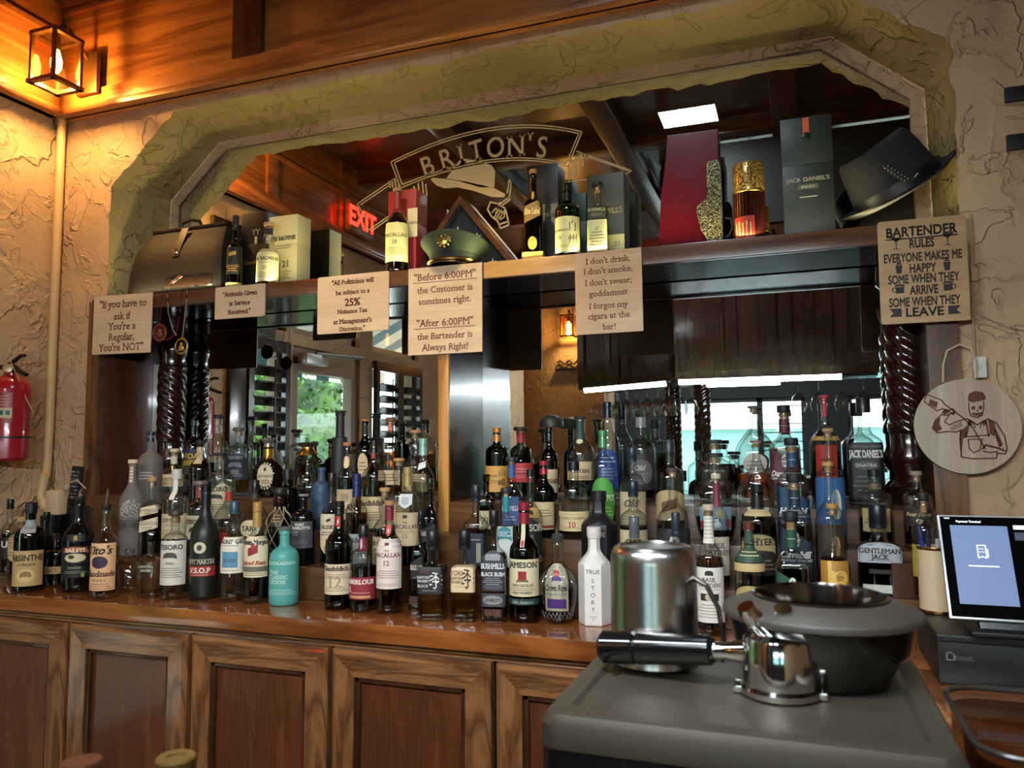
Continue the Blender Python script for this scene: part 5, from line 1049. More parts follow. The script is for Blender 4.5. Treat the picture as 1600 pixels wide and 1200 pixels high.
# ============================================================ SIGNS
YSG = 2.2655
def sign(name, label, corners, mats_, lines, r_=0.006, Y=YSG, th=0.004, extra=None, ink=ENGR):
    P_ = [PY(x, y, Y-th) for x, y in corners]
    x0 = (P_[0].x+P_[3].x)/2; x1 = (P_[1].x+P_[2].x)/2; z1 = (P_[0].z+P_[1].z)/2; z0 = (P_[2].z+P_[3].z)/2
    w, h = x1-x0, z1-z0
    roll = math.atan2((P_[1].z-P_[0].z)+(P_[2].z-P_[3].z), 2*w)
    t = thing(name, label, 'sign', ((x0+x1)/2, Y, (z0+z1)/2)); t.rotation_euler = (0, -roll, 0)
    o = []
    for cx_, cz_, a0 in ((w/2-r_, h/2-r_, 0), (-w/2+r_, h/2-r_, 90), (-w/2+r_, -h/2+r_, 180), (w/2-r_, -h/2+r_, 270)):
        for k_ in range(5): a = R(a0+k_*22.5); o.append((cx_+r_*math.cos(a), cz_+r_*math.sin(a)))
    MB().prism(o, -th, 0).build('board', mats_, t, smooth=0)
    mb = MB()
    pl = lambda s, z: (s, -th-0.0004, z)
    for (tx, zf, hf, sty, wf) in lines:
        if tx.startswith('_'): ww = float(tx[1:])*w/2; mb.strip([(-ww, h/2-zf*h), (ww, h/2-zf*h)], hf*h, -th-0.0004)
        else: put_text(mb, tx, 0, h/2-zf*h, hf*h, pl, 0, sty, maxw=wf*w)
    if extra: extra(mb, w, h, -th-0.0004)
    mb.build('lettering', ink, t, smooth=0)
    sc = MB()
    for sx in (-1, 1): sc.lathe([(0.0022, 0), (0.0022, 0.001), (0.001, 0.002)], c=(0,0,0), seg=10)
    return t
sign('wooden_sign', 'pale plywood sign about being a regular, at the left end of the shelf', [(149,463),(238,457),(235,550),(142,555)], BIRCH,
     [('"If you have to', .15, .125, F_, .93), ('ask if', .355, .125, F_, .9), ("You're a", .53, .125, F_, .9), ('Regular,', .71, .125, F_, .9), ('You\'re NOT"', .885, .125, F_, .9)], 0.002)
sign('wooden_sign', 'small plywood sign about attitude and service, below the black and gold bottle', [(337,450),(415,442),(413,494),(335,499)], BIRCH,
     [('"Attitude Given', .24, .145, FB_, .93), ('is Service', .53, .145, FB_, .9), ('Received."', .80, .145, FB_, .9)])
sign('wooden_sign', 'plywood sign about politicians and a nuisance tax on the shelf edge', [(496,434),(607.5,423),(607.5,515),(496,523)], BIRCH,
     [('"All Politicians will', .12, .08, FB_, .9), ('be subject to a', .30, .08, FB_, .9), ('25%', .475, .13, FB_, .9), ('Nuisance Tax', .63, .075, FB_, .9), ("at Management's", .80, .08, FB_, .9), ('Discretion."', .935, .075, FB_, .9)])
sign('wooden_sign', 'tall plywood sign about six in the evening, hanging in front of the divider', [(638,421),(753.5,409),(753,550),(638,555)], BIRCH,
     [('"Before 6:00PM"', .11, .082, 'serif', .92), ('_.86', .175, .009, '', 0), ('the Customer is', .26, .075, 'serif', .9), ('somtimes right.', .39, .075, 'serif', .9), ('"After 6:00PM"', .64, .082, 'serif', .9), ('_.82', .705, .009, '', 0), ('the Bartender is', .79, .075, 'serif', .9), ('Always Right!', .92, .075, 'serif', .9)], 0.002)
sign('wooden_sign', 'tan plywood sign about cigars forgotten at the bar', [(899,396.5),(1003,386),(1004,517),(899,523.5)], wood('warm_ply', 'b98d62', 'cda577', 0, 1.0, 0.35, 0.2, 0.3),
     [("I don't drink,", .11, .075, F_, .9), ("I don't smoke,", .235, .075, F_, .93), ("I don't swear;", .375, .075, F_, .9), ('goddammit', .51, .075, F_, .9), ('I forgot my', .66, .075, F_, .9), ('cigars at the', .785, .075, F_, .9), ('bar!', .92, .075, F_, .9)], 0.002)
def rules_icons(mb, w, h, y):
    for sx in (-1, 1):
        c = sx*w*.29; z = h/2-.225*h        # martini glasses
        mb.add([(c-.014, y, z+.016), (c+.014, y, z+.016), (c, y, z+.002)], [(0,2,1)]); mb.strip([(c, z+.002), (c, z-.014)], .0022, y); mb.strip([(c-.007, z-.0145), (c+.007, z-.0145)], .002, y); mb.strip([(c+sx*.010, z+.016), (c+sx*.016, z+.022)], .003, y)
        c = sx*w*.27; z = h/2-.46*h         # shakers
        mb.add([(c-.006, y, z-.016), (c+.006, y, z-.016), (c+.0085, y, z+.006), (c-.0085, y, z+.006)], [(0,1,2,3)]); mb.add([(c-.007, y, z+.0075), (c+.007, y, z+.0075), (c+.004, y, z+.013), (c-.004, y, z+.013)], [(0,1,2,3)]); mb.strip([(c-.002, z+.015), (c+.002, z+.015)], .003, y)
        c = sx*w*.27; z = h/2-.67*h         # mugs
        mb.add([(c-.010, y, z-.011), (c+.010, y, z-.011), (c+.010, y, z+.006), (c-.010, y, z+.006)], [(0,1,2,3)]); mb.strip([(c-.010, z+.009), (c-.004, z+.011), (c+.003, z+.010), (c+.010, z+.009)], .005, y); mb.strip([(c+sx*.011, z+.004), (c+sx*.017, z+.003), (c+sx*.017, z-.005), (c+sx*.011, z-.007)], .0025, y)
        c0, c1 = sx*w*.26, sx*w*.40; z = h/2-.895*h; q = .011   # ribbons
        mb.add([(c0, y, z-q), (c1, y, z-q), (c1-sx*.010, y, z), (c1, y, z+q), (c0, y, z+q)], [(0,1,2,3,4) if sx > 0 else (4,3,2,1,0)])
sign('bartender_sign', 'tan sign with black bartender rules lettering above the right twisted column', [(1369.7,347.5),(1509,334.7),(1517,500),(1377.7,507)], BIRCHD,
     [('BARTENDER', .115, .095, SB, .80), ('_.80', .185, .014, '', 0), ('RULES', .235, .085, SB, .28), ('EVERYONE MAKES ME', .365, .085, SB, .88), ('HAPPY', .475, .085, SB, .30), ('SOME WHEN THEY', .575, .085, SB, .80), ('ARRIVE', .685, .085, SB, .32), ('SOME WHEN THEY', .795, .085, SB, .80), ('LEAVE', .895, .085, SB, .46)], 0.008, Y=2.255, th=0.006, extra=rules_icons, ink=mat('1c1714', .6))
# round engraved sign
c = PY(1511, 666, 2.275); e = PY(1511, 592, 2.275); rs_ = e.z-c.z
t = thing('round_sign', 'round plywood plaque engraved with a bartender in a flat cap pouring a bottle', 'sign', (c.x, 2.282, c.z))
MB().rings([[(rs_*math.cos(2*math.pi*k_/64), y, rs_*math.sin(2*math.pi*k_/64)) for k_ in range(64)] for y in (0, -.005)]).build('board', wood('washed_ply', '9c8670', 'b9a48c', 2, 1.2, .45, .1, .4), t, smooth=0)
mb = MB(); y = -.0055
def Q(px, py): p = PY(px, py, 2.277); return (p.x-c.x, p.z-c.z)
def Z(px, py): return Q(1300+px/2.727, 320+py/2.727)       # from the enlarged view of the photo
def ln(pts, w_=.0016, closed=False): mb.strip([Z(*p) for p in pts], w_*1.6, y, 0, closed)
def fl(pts):
    q = [Z(*p) for p in pts]; cx_ = sum(p[0] for p in q)/len(q); cz_ = sum(p[1] for p in q)/len(q)
    mb.add([(cx_, y, cz_)]+[(p[0], y, p[1]) for p in q], [(0, i+1, (i+1) % len(q)+1) for i in range(len(q))])
fl([(578,822),(585,803),(612,793),(645,800),(656,822),(650,832),(600,842),(580,836)])                   # flat cap
ln([(582,842),(584,875),(592,900),(618,908),(640,896),(647,865),(646,838)], .0018)                          # head
fl([(592,862),(603,856),(612,862),(608,874),(596,874)]); fl([(624,860),(636,855),(642,862),(638,872),(626,872)]); fl([(615,876),(620,870),(624,878),(619,884)])
ln([(597,888),(618,892),(640,885)], .0022); ln([(600,897),(618,901),(636,894)], .0014)
for x_ in range(600, 640, 7): ln([(x_, 887),(x_+1, 898)], .001)
fl([(392,835),(405,808),(470,838),(482,856),(505,866),(500,876),(470,876),(455,880),(400,850)]) if False else None
ln([(392,838),(404,808),(466,832),(480,850),(520,880),(514,888),(470,868),(448,878)], .002, True); fl([(418,828),(452,842),(444,866),(412,850)])  # bottle held up
ln([(525,884),(560,908),(600,950),(640,1020),(655,1040)], .0022)                                             # pouring stream
ln([(470,885),(482,872),(498,876),(512,868),(524,880),(518,893),(500,890),(488,898),(472,896)], .002)        # raised hand
ln([(468,892),(440,920),(428,952),(448,972),(490,966),(530,968),(548,960)], .0022); ln([(500,896),(480,925),(500,938),(540,920),(575,912)], .002)
ln([(575,912),(600,925),(618,938),(640,925),(665,912),(700,930),(735,985),(746,1040),(738,1062),(700,1058)], .0022)
ln([(548,960),(545,1000),(552,1075),(600,1082),(700,1080),(706,1058)], .0022); ln([(585,920),(572,985)], .003); ln([(655,918),(668,985)], .003)
ln([(566,990),(672,980)], .0022); ln([(580,1000),(585,1040),(605,1056),(630,1045),(640,998)], .0018, True); fl([(690,960),(700,960),(728,1020),(712,1036),(700,1000)])
ln([(640,1040),(655,1024),(680,1030),(705,1036),(735,1048)], .003); ln([(645,1050),(675,1056),(705,1050)], .0022); ln([(600,925),(610,950)], .0016); ln([(640,925),(630,950)], .0016)
fl([(430,940),(446,915),(462,905),(458,935),(470,955),(448,968),(432,955)]); fl([(548,962),(575,940),(572,985),(556,1000),(552,1060),(545,1000)]); fl([(665,915),(690,925),(700,960),(690,985),(672,975)])
fl([(585,912),(600,925),(596,945),(582,935)]); fl([(648,918),(640,930),(646,945),(660,930)]); fl([(470,885),(482,872),(498,878),(492,890),(478,896)])
for k_ in range(7): ln([(505+k_*7, 948-k_*4),(512+k_*7, 962-k_*3)], .0012); ln([(690+k_*6, 985+k_*9),(700+k_*5, 978+k_*9)], .0012)
mb.build('engraving', mat('5c2c1e', .7), t, smooth=0)
MB().tube([Q(1474, 597)[:1]+(-.002,)+Q(1474, 597)[1:], Q(1474, 570)[:1]+(-.003,)+Q(1474, 570)[1:], Q(1480, 548)[:1]+(-.003,)+Q(1480, 548)[1:], Q(1500, 538)[:1]+(-.003,)+Q(1500, 538)[1:], Q(1518, 545)[:1]+(-.003,)+Q(1518, 545)[1:], Q(1525, 565)[:1]+(-.003,)+Q(1525, 565)[1:], Q(1524, 592)[:1]+(-.003,)+Q(1524, 592)[1:]], .0028, 8).build('hanging_cord', mat('c4a888', .7), t)
# mirror logo
lg = bpy.data.materials.new('etched_gold'); lg.use_nodes = True; _b = lg.node_tree.nodes['Principled BSDF']; _b.inputs['Base Color'].default_value = hx('b59a68'); _b.inputs['Roughness'].default_value = .6
mb = MB(); yl = -.0006
def Mx(px, py): p = PY(px, py, YM-.0006); return (p.x, p.z-ZC)
def A3(x, y): return Mx(480+x/4.615, 180+y/4.615)
def A2(x, y): return Mx(560+x/2.963, y/2.963)
def ml(pts, w_=.0045, closed=False): mb.strip(pts, w_, yl, 0, closed)
def arc3(a, b, c_, n_=14):
    a, b, c_ = map(Vector, (a, b, c_)); k_ = 2*b-(a+c_)/2
    return [tuple(a*(1-t)**2+k_*2*t*(1-t)+c_*t*t) for t in [i/n_ for i in range(n_+1)]]
for d_ in (0, 1):
    q = [(150, 750), (196, 870), (1035, 610), (970, 770)] if not d_ else [(166, 754), (203, 855), (1020, 618), (962, 757)]
    ml(arc3(A2(*q[0]), A2(600 if not d_ else 600, 594 if not d_ else 606), A2(*q[2]))); ml(arc3(A2(*q[1]), A2(600, 752 if not d_ else 741), A2(*q[3])))
    ml([A2(*q[0]), A2(*q[1])]); ml([A2(*q[2]), A2(*q[3])])
ml([A3(635,455), A3(360,640)]); ml([A3(645,470), A3(385,645)]); ml([A3(360,640), A3(420,740), A3(440,830)]); ml([A3(640,690), A3(440,830)]); ml([A3(645,705), A3(460,838)])
ml([A2(1010,700), A2(1265,790)]); ml([A2(1015,712), A2(1250,790)]); ml([A2(1265,790), A2(1240,805), A2(950,845)]); 
for x_, y0, y1 in ((975,770,840),(990,750,830),(1005,730,810),(1022,712,800),(1040,708,765),(1058,715,740)): ml([A2(x_, y0), A2(x_, y1)], .006)
for x_, y0, y1 in ((590,478,520),(610,468,520),(632,462,520),(655,480,525),(770,515,560),(800,495,560),(830,480,560),(855,500,580)): ml([A3(x_, y0), A3(x_+8, y1)], .006)
def mf(pts):
    cx_ = sum(p[0] for p in pts)/len(pts); cz_ = sum(p[1] for p in pts)/len(pts)
    mb.add([(cx_, yl, cz_)]+[(p[0], yl, p[1]) for p in pts], [(0, i+1, (i+1) % len(pts)+1) for i in range(len(pts))])
mf([A3(*p) for p in ((1075,470),(1000,462),(1040,400),(1090,335),(1120,310),(1200,325),(1330,360),(1355,400),(1350,520),(1250,520))])
mf([A3(*p) for p in ((890,465),(905,450),(950,455),(1040,462),(1150,480),(1350,525),(1430,570),(1420,592),(1330,590),(1200,545),(1080,520),(990,528),(930,505))])
ml([A3(*p) for p in ((1300,680),(1320,625),(1375,640),(1395,628))], .005); ml([A3(*p) for p in ((1380,650),(1455,592),(1465,605),(1400,655))], .005, True); ml([A3(*p) for p in ((1440,560),(1450,520),(1455,460),(1470,490),(1468,520),(1458,590))], .005)
ml([A3(*p) for p in ((1300,680),(1330,730),(1372,762),(1395,815),(1455,790),(1440,720),(1425,670),(1400,655))], .006)
for k_ in range(4): ml([A3(1335+k_*22, 700+k_*8), A3(1360+k_*20, 670+k_*6), A3(1375+k_*16, 690+k_*14), A3(1350+k_*14, 735+k_*6)], .0045)
ml([A3(1380,790), A3(1448,765)], .006)
for ch_, px, py, ang, hh in (('B',668,258,19,33),('R',697,247,16,33),('I',720,240,12,33),('T',744,234,9,33),('O',774,229,4,33),('N',806,227,-1,34),("'",828,224,-4,34),('S',847,229,-8,34)):
    o = Mx(px, py); hgt = (Mx(px, py-hh/2)[1]-Mx(px, py+hh/2)[1]); a = R(ang)
    put_text(mb, ch_, 0, 0, hgt, lambda s, z, o=o, a=a: (o[0]+s*math.cos(a)-z*math.sin(a), yl, o[1]+s*math.sin(a)+z*math.cos(a)), 0, 'serif', stretch=.82)
mb.build('etched_logo', lg, mirror, smooth=0)

# ============================================================ ON THE SHELF
zs = ZS+.0035
def gift_box(name, label, x0, x1, top, Yf, dy, m_, side=None, cat='box', texts=(), lip=True, rz=0):
    p0, p1 = PY(x0, top+60, Yf), PY(x1, top+60, Yf); h = PY((x0+x1)/2, top, Yf).z-zs; w = p1.x-p0.x
    t = thing(name, label, cat, ((p0.x+p1.x)/2, Yf, zs), rz)
    MB().box(-w/2, w/2, 0, dy, 0, h*.62, 0, .0012).build('box_base', m_, t); MB().box(-w/2-.0008, w/2+.0008, -.0008, dy+.0008, h*.62+.0006, h, 0, .0015).build('lid', m_, t)
    for tx, s_, zf, hf, col, sty in texts:
        mb = MB()
        if tx.startswith('#'):
            ww, hh = map(float, tx[1:].split(',')); mb.add([(s_*w-ww*w/2, -.0012, zf*h-hh*h/2), (s_*w+ww*w/2, -.0012, zf*h-hh*h/2), (s_*w+ww*w/2, -.0012, zf*h+hh*h/2), (s_*w-ww*w/2, -.0012, zf*h+hh*h/2)], [(0,1,2,3)])
        elif tx.startswith('~'):
            for k_ in range(int(tx[1:])): zz_ = zf*h-k_*hf*h; mb.strip([(s_*w-w*.3*(1-.2*(k_ % 3)), zz_), (s_*w+w*.3*(1-.2*(k_ % 3)), zz_)], hf*h*.3, -.0014)
        else: put_text(mb, tx, s_*w, zf*h, hf*h, lambda s, z: (s, -.0016, z), 0, sty, maxw=w*.9)
        mb.build('printed_panel' if tx[0] == '#' else ('small_print' if tx[0] == '~' else 'lettering'), mat(col, .5), t, smooth=0)
    return t
# bag
p0, p1 = PY(197, 460, 2.325), PY(344, 445, 2.325); tz = PY(285, 358, 2.4).z-zs; w = p1.x-p0.x
bag = thing('leather_bag', 'dark brown leather doctor bag at the left end of the shelf', 'bag', ((p0.x+p1.x)/2, 2.325, zs)); LEATH = mat('140b07', .62, coat=.0, name='brown_leather')
mb = MB(); rs2 = []
for zf, wf, yf0, yf1 in ((0,1,.0,.19),(.02,1.0,-.004,.194),(.35,.97,.002,.188),(.62,.93,.018,.172),(.80,.88,.045,.145),(.90,.84,.065,.125),(.97,.80,.078,.112),(1,.79,.08,.11)):
    rs2.append([(cx_*w*wf/2*1.0, (yf0+yf1)/2+cy_*(yf1-yf0)/2, zf*tz) for cx_, cy_ in [(math.copysign(min(1, abs(math.cos(a))*1.35)**.6, math.cos(a)), math.copysign(min(1, abs(math.sin(a))*1.35)**.6, math.sin(a))) for a in [2*math.pi*(k_+.5)/32 for k_ in range(32)]]])
mb.rings(rs2).build('bag_body', LEATH, bag)
MB().box(-w*.40, w*.40, .074, .116, tz*.985, tz*1.03, 0, .004).build('frame_rim', mat('2a1810', .3), bag)
MB().tube([(-.045, .09, tz*1.02), (-.04, .088, tz*1.10), (0, .086, tz*1.13), (.045, .088, tz*1.10), (.055, .09, tz*1.02)], .0065, 8).build('handle', mat('24140d', .3), bag)
MB().add([(.00+dx, y_, z_) for dx in (-.017, .017) for y_, z_ in ((.060, tz*.99), (.045, tz*.86), (.020, tz*.66), (.010, tz*.55))], [(0,4,5,1), (1,5,6,2), (2,6,7,3)]).build('closing_strap', mat('20110a', .35), bag)
MB().lathe([(.001, .004), (.010, .002), (.011, 0)], seg=16).build('clasp', CHROME, bag, loc=(0, .012, tz*.62)).rotation_euler = (R(90), 0, 0)
MB().box(-.03, w*.42, -.006, 0, tz*.10, tz*.22, 0, .002).build('front_strap', mat('2a1910', .35), bag)
# bottles and boxes, left to right
def sb(*a, **k_): return bottle(*a, zb=zs, **k_)
sb('black bottle with gold lettering and gold topped cap on the shelf', 363, 338, 27, 0, 'std', 'darkgreen', ('0a0c08', .7), ('screw', '141412', .14), [plain(.02,.09,1.05,'9a9050'),(.20,.56,.7,'0c0d0a','rect',[('GRAND',.3,.1,'a8843c',S),('~2',.2,.08,'a8843c',S),('@diag,.5',.75,.2,'a8843c',S)]),plain(.95,.99,1.1,'b89440')], Y=2.345)
gift_box('gift_box', 'black gift box with a gold stag beside the leather bag', 377, 415, 332, 2.44, .085, mat('16140f', .4), texts=[('#.10,.09', .1, .66, .1, 'b0a070', S), ('Y', .02, .76, .07, 'b0a070', S), ('Y', .18, .76, .07, 'b0a070', S), ("Glenfiddich", .1, .40, .05, '8a7a4a', FB_)])
sb('whisky bottle with cork top and yellow lit cream label on the shelf', 416, 349, 37, 0, 'bulb', 'clear', ('b08a34', .4), ('cork', 'b08a5a', .06), [plain(.06,.56,1.05,'d8cc96',('THE BALVENIE',.70,.1,'3a3424',FB_),('~1',.58,.05,'7a7048',S),('21',.42,.1,'4a4430',F_),('~3',.25,.06,'8a8050',S)),plain(.80,.90,1.1,'1a1a18')], Y=2.335)
gift_box('whisky_box', 'cream wooden whisky box with number 21 on the shelf', 420, 464, 337, 2.42, .085, mat('d0c48e', .5), texts=[('THE BALVENIE', 0, .70, .055, '4a4428', FB_), ('~2', 0, .60, .03, '7a7048', S), ('21', .1, .36, .085, '4a4428', F_), ('~4', 0, .26, .03, '8a8050', S)])
sb('whisky bottle with red capsule and pale yellow label in front of the red box', 620, 295, 37, 0, 'tall', 'clear', ('3a120a', .74), ('cork', '8a6a3c', .04), [plain(.14,.58,1.08,'d8d08c',('MACALLAN',.68,.09,'5a4a24',F_),('18',.5,.1,'6a4a24',F_),('~4',.34,.05,'8a7e48',S)),plain(.76,.955,1.12,'7a2024')], Y=2.35)
gift_box('whisky_box', 'deep red whisky box with a white label behind the red capsuled bottle', 607, 650, 297, 2.40, .085, mat('8a1c20', .45), texts=[('#.35,.32', .38, .62, .1, 'c8bc94', S), ('MACALLAN', .38, .62, .03, '5a4a24', F_)])
sb('square bottle with slanted gold label on a golden stand on the shelf', 836, 265, 33, 0, 'sqs', 'olive', ('a8842c', .62), ('cork', 'a8783c', .05), [plain(.40,.66,.98,'8a6a24',('Blue Label',.5,.24,'e0c878','serifbolditalic'),shape='diag'),plain(.12,.26,.5,'b8902c',shape='oval'),plain(.66,.76,.4,'b8902c',shape='oval')], Y=2.345, n=5)
_jb = [o for o in COL.objects if o.get('label', '').startswith('square bottle with slanted gold label')][0]
MB().box(-.034, .034, -.034, .034, 0.0, .030, 0, .002).build('golden_stand', mat('b08a3c', .35, .4), _jb)
gift_box('whisky_box', 'tall dark box behind the bottle with slanted gold label', 824, 872, 257, 2.44, .085, mat('15140f', .35), texts=[('Label', .2, .52, .05, '9a9a8a', 'serifbolditalic')])
sb('green japanese whisky bottle with pale label and black brush lettering on the shelf', 890, 290, 40, 0, 'wide', 'green', ('1c2a0c', .6), ('foil', '1c1c14', .06), [plain(.06,.54,1.05,'ccc88a',('白|.4',.72,.28,'14140e',S),('州|.4',.36,.28,'14140e',S),('THE HAKUSHU|-.4',.62,.06,'4a4a30',F_),('12|-.4',.42,.08,'4a4a30',F_),('~3|',.3,.05,'8a8850',S) if False else ('~2',.2,.05,'8a8850',S))], Y=2.335)
gift_box('whisky_box', 'dark green box behind the green japanese whisky bottle', 884, 916, 302, 2.46, .075, mat('1c3424', .4))
sb('square clear whiskey bottle with black cap and pale yellow lower label on the shelf', 938, 285, 36, 0, 'sqs', 'clear', ('7a5424', .40), ('disc', '1a1a18', .06), [plain(.04,.46,.95,'ccc68a',('21',.72,.1,'5a5430',F_),('~5',.6,.1,'7a7448',S)),plain(.48,.68,.9,'3a3826',('BUSHMILLS',.6,.22,'c0b070',FB_),('~2',.3,.1,'a09050',S))], Y=2.335, n=6)
gift_box('whisky_box', 'grey green whiskey box with pale lower band behind the square bottle', 918, 975, 271, 2.42, .085, mat('3a3a2c', .45), texts=[('BUSHMILLS', 0, .58, .075, 'c0b078', FB_), ('#1,.26', 0, .17, .1, 'bdb57c', S), ('21', .3, .2, .05, '5a5430', F_), ('~3', .3, .12, .03, '6a6438', S)])
# tall maroon box
Yf = 2.40; o = [PY(x, y, Yf) for x, y in ((1028,382),(1124,374),(1121,204),(1043,214),(1040,252),(1033,305))]
t = thing('whiskey_box', 'tall glossy maroon box with sloping side on the shelf', 'box', ((o[0].x+o[1].x)/2, Yf, zs)); cxx = (o[0].x+o[1].x)/2
pl_ = [(o[0].x-cxx, 0), (o[1].x-cxx, 0)]+[(p.x-cxx, p.z-zs) for p in o[2:]]
MB().prism(pl_, 0, .10).build('box_body', mat('5c0f1a', .14, coat=.8), t, smooth=0); MB().prism([(pl_[3][0]-.001, pl_[3][1]+.0005), (pl_[2][0]+.001, pl_[2][1]+.0005), (pl_[2][0]+.001, pl_[2][1]+.004), (pl_[3][0]-.001, pl_[3][1]+.004)], -.001, .101).build('lid_edge', mat('3c0a12', .2), t, smooth=0)
mb = MB(); put_text(mb, 'BULK', .0, .014, .011, lambda s, z: (s, -.0012, z), 0, SB); mb.build('lettering', mat('c8b8b8', .5), t, smooth=0)
# flecked gold bottle with a finger-like neck
FLK = bpy.data.materials.new('gold_fleck'); FLK.use_nodes = True; nt = FLK.node_tree; b_ = nt.nodes['Principled BSDF']
vo = N(nt, 'ShaderNodeTexVoronoi'); vo.inputs['Scale'].default_value = 430; tc = N(nt, 'ShaderNodeTexCoord'); nt.links.new(tc.outputs['Object'], vo.inputs[0])
bw = N(nt, 'ShaderNodeRGBToBW'); nt.links.new(vo.outputs['Color'], bw.inputs[0])
rp = ramp(nt, [(.42, hx('100d08')), (.55, hx('4a4026')), (.75, hx('b0a678'))]); nt.links.new(bw.outputs[0], rp.inputs[0]); nt.links.new(rp.outputs[0], b_.inputs['Base Color']); b_.inputs['Metallic'].default_value = .6; b_.inputs['Roughness'].default_value = .3
FLK2 = FLK.copy(); FLK2.name = 'amber_fleck'; [setattr(e_, 'color', hx(h_)) for e_, h_ in zip([n_ for n_ in FLK2.node_tree.nodes if n_.type == 'VALTORGB'][0].color_ramp.elements, ('4a2c08', 'b0822c', 'f0d080'))]
Yf = 2.335; q = [PY(1020+x/2.7586, 80+y/2.7586, Yf) for x, y in ((240,797),(300,790),(298,640),(290,480),(278,468),(240,474),(232,490),(234,632),(190,664),(188,690),(205,765),(222,790))]
t = thing('flecked_bottle', 'black and gold flecked bottle with upright neck beside the maroon box', 'bottle', (q[0].x, Yf, zs)); pl_ = [(p.x-q[0].x, max(0.0, p.z-zs)) for p in q]; pl_[0] = (pl_[0][0], 0); pl_[1] = (pl_[1][0], 0)
MB().prism(pl_, 0, .012).build('bottle_face', FLK, t, smooth=0); sc_ = [(x*.92+.002, z*.985) for x, z in pl_]; MB().prism(sc_, .012, .055).build('bottle_back', mat('14110c', .25), t, smooth=0)
cxb = (pl_[2][0]+.006); MB().tube([(cxb, .03, .09), (cxb+.016, .03, .085), (cxb+.020, .03, .06), (cxb+.010, .03, .035), (cxb, .03, .03)], .0035, 8).build('handle', mat('2a2418', .3), t)
# ribbed dark bottle with flaked amber cap
Yf = 2.345; p_ = PY(1172, 365, Yf); H = PY(1172, 258, Yf).z-zs; rb_ = 24*depth(p_)/F
t = thing('ribbed_bottle', 'dark ribbed cylinder bottle with amber flaked cap and red label', 'bottle', (p_.x, Yf, zs))
seg = 60; rs2 = [[(rb_*(1-.05*(k_ % 2))*math.cos(2*math.pi*k_/seg), rb_*(1-.05*(k_ % 2))*math.sin(2*math.pi*k_/seg), z) for k_ in range(seg)] for z in (0, H*.62)]
MB().rings(rs2).build('bottle_body', mat('2a0e0c', .12, coat=.5), t, smooth=0); MB().lathe([(rb_*.98, H*.63), (rb_*1.0, H*.64), (rb_*1.0, H*.97), (rb_*.94, H)], seg=40).build('cap', FLK2, t); MB().lathe([(rb_*1.0, H*.615), (rb_*1.03, H*.62), (rb_*1.03, H*.632), (rb_*1.0, H*.637)], seg=40).build('collar_ring', GOLD, t)
mb = MB(); label_band(mb, lambda s, z, o: ((rb_+o)*math.sin(s/rb_), -(rb_+o)*math.cos(s/rb_), z), -rb_*1.1, rb_*.35, H*.02, H*.30, 0, off_=.001); lo_ = mb.build('label', mat('9a2a20', .4), t)
mb = MB()
for k_ in range(5): mb.strip([(0, 0), (0, 0)], .001, 0) if False else label_band(mb, lambda s, z, o: ((rb_+o)*math.sin(s/rb_), -(rb_+o)*math.cos(s/rb_), z), -rb_*.9+k_*rb_*.24, -rb_*.82+k_*rb_*.24, H*.05, H*(.22+.02*(k_ % 2)), 0, off_=.0016)
mb.build('lettering', mat('d8a860', .4), lo_)
# dark box with orange ribbon
t = gift_box('whiskey_box', 'tall dark green box with orange ribbon and white lettering', 1221, 1301, 182, 2.40, .09, mat('20261d', .4), texts=[("JACK DANIEL'S", 0, .50, .034, 'b8b4a4', FB_), ('#.4,.04', 0, .44, .1, '4a4c40', S), ('SINATRA', 0, .44, .018, 'a8a494', F_), ('#.34,.008', 0, .36, .1, '9a9684', S)])
rbz = PY(1262, 213, 2.40).z-zs
MB().box(-.009, .009, -.004, -.0015, rbz+.008, rbz+.056).build('ribbon', mat('c0501c', .5), t, smooth=0); o = MB().lathe([(.001, 0), (.012, 0), (.012, .003), (.008, .004), (.001, .004)], seg=20).build('ribbon_seal', mat('2a2620', .3, .5), t, loc=(0, -.0015, rbz)); o.rotation_euler = (R(90), 0, 0)
# flag case
a, b = PY(718, 306, 2.498), PY(821, 411, 2.498); hw = b.x-a.x; H = a.z-zs
t = thing('flag_case', 'triangular wooden display case with a folded starry flag behind the peaked cap', 'flag case', (a.x, 2.498, zs)); fw = .018
O = [(-hw, 0), (hw, 0), (0, H)]; k_ = 1-fw*2.6/H; I = [(x*k_, (z-H*.36)*k_+H*.36) for x, z in O]
mb = MB(); vv = [(x, y, z) for y in (0, .06) for pl in (O, I) for x, z in pl]
ff = []
for i in range(3):
    j = (i+1) % 3; ff += [(i, j, 3+j, 3+i), (6+j, 6+i, 9+i, 9+j), (i, 6+i, 6+j, j), (3+i, 3+j, 9+j, 9+i)]
mb.add(vv, ff).build('case_frame', OAKD, t, smooth=0); MB().prism(I, .03, .055).build('folded_flag', mat('18202c', .8), t, smooth=0); MB().prism([(x*.99, z) for x, z in I], .010, .012).build('glass_front', GL['pane'], t, smooth=0)
mb = MB()
for cx_, cz_, rr_ in ((-.02, H*.60, .024), (.055, H*.52, .018), (.06, H*.26, .017), (.115, H*.20, .018), (-.09, H*.25, .02), (0, H*.25, .02), (.16, H*.07, .012)):
    pts = [(cx_+rr_*(1 if i % 2 == 0 else .4)*math.sin(math.pi*i/5), cz_+rr_*(1 if i % 2 == 0 else .4)*math.cos(math.pi*i/5)) for i in range(10)]
    mb.add([(cx_, .0295, cz_)]+[(x, .0295, z) for x, z in pts], [(0, i+1, (i+1) % 10+1) for i in range(10)])
mb.build('stars', mat('c8c4a8', .7), t, smooth=0)
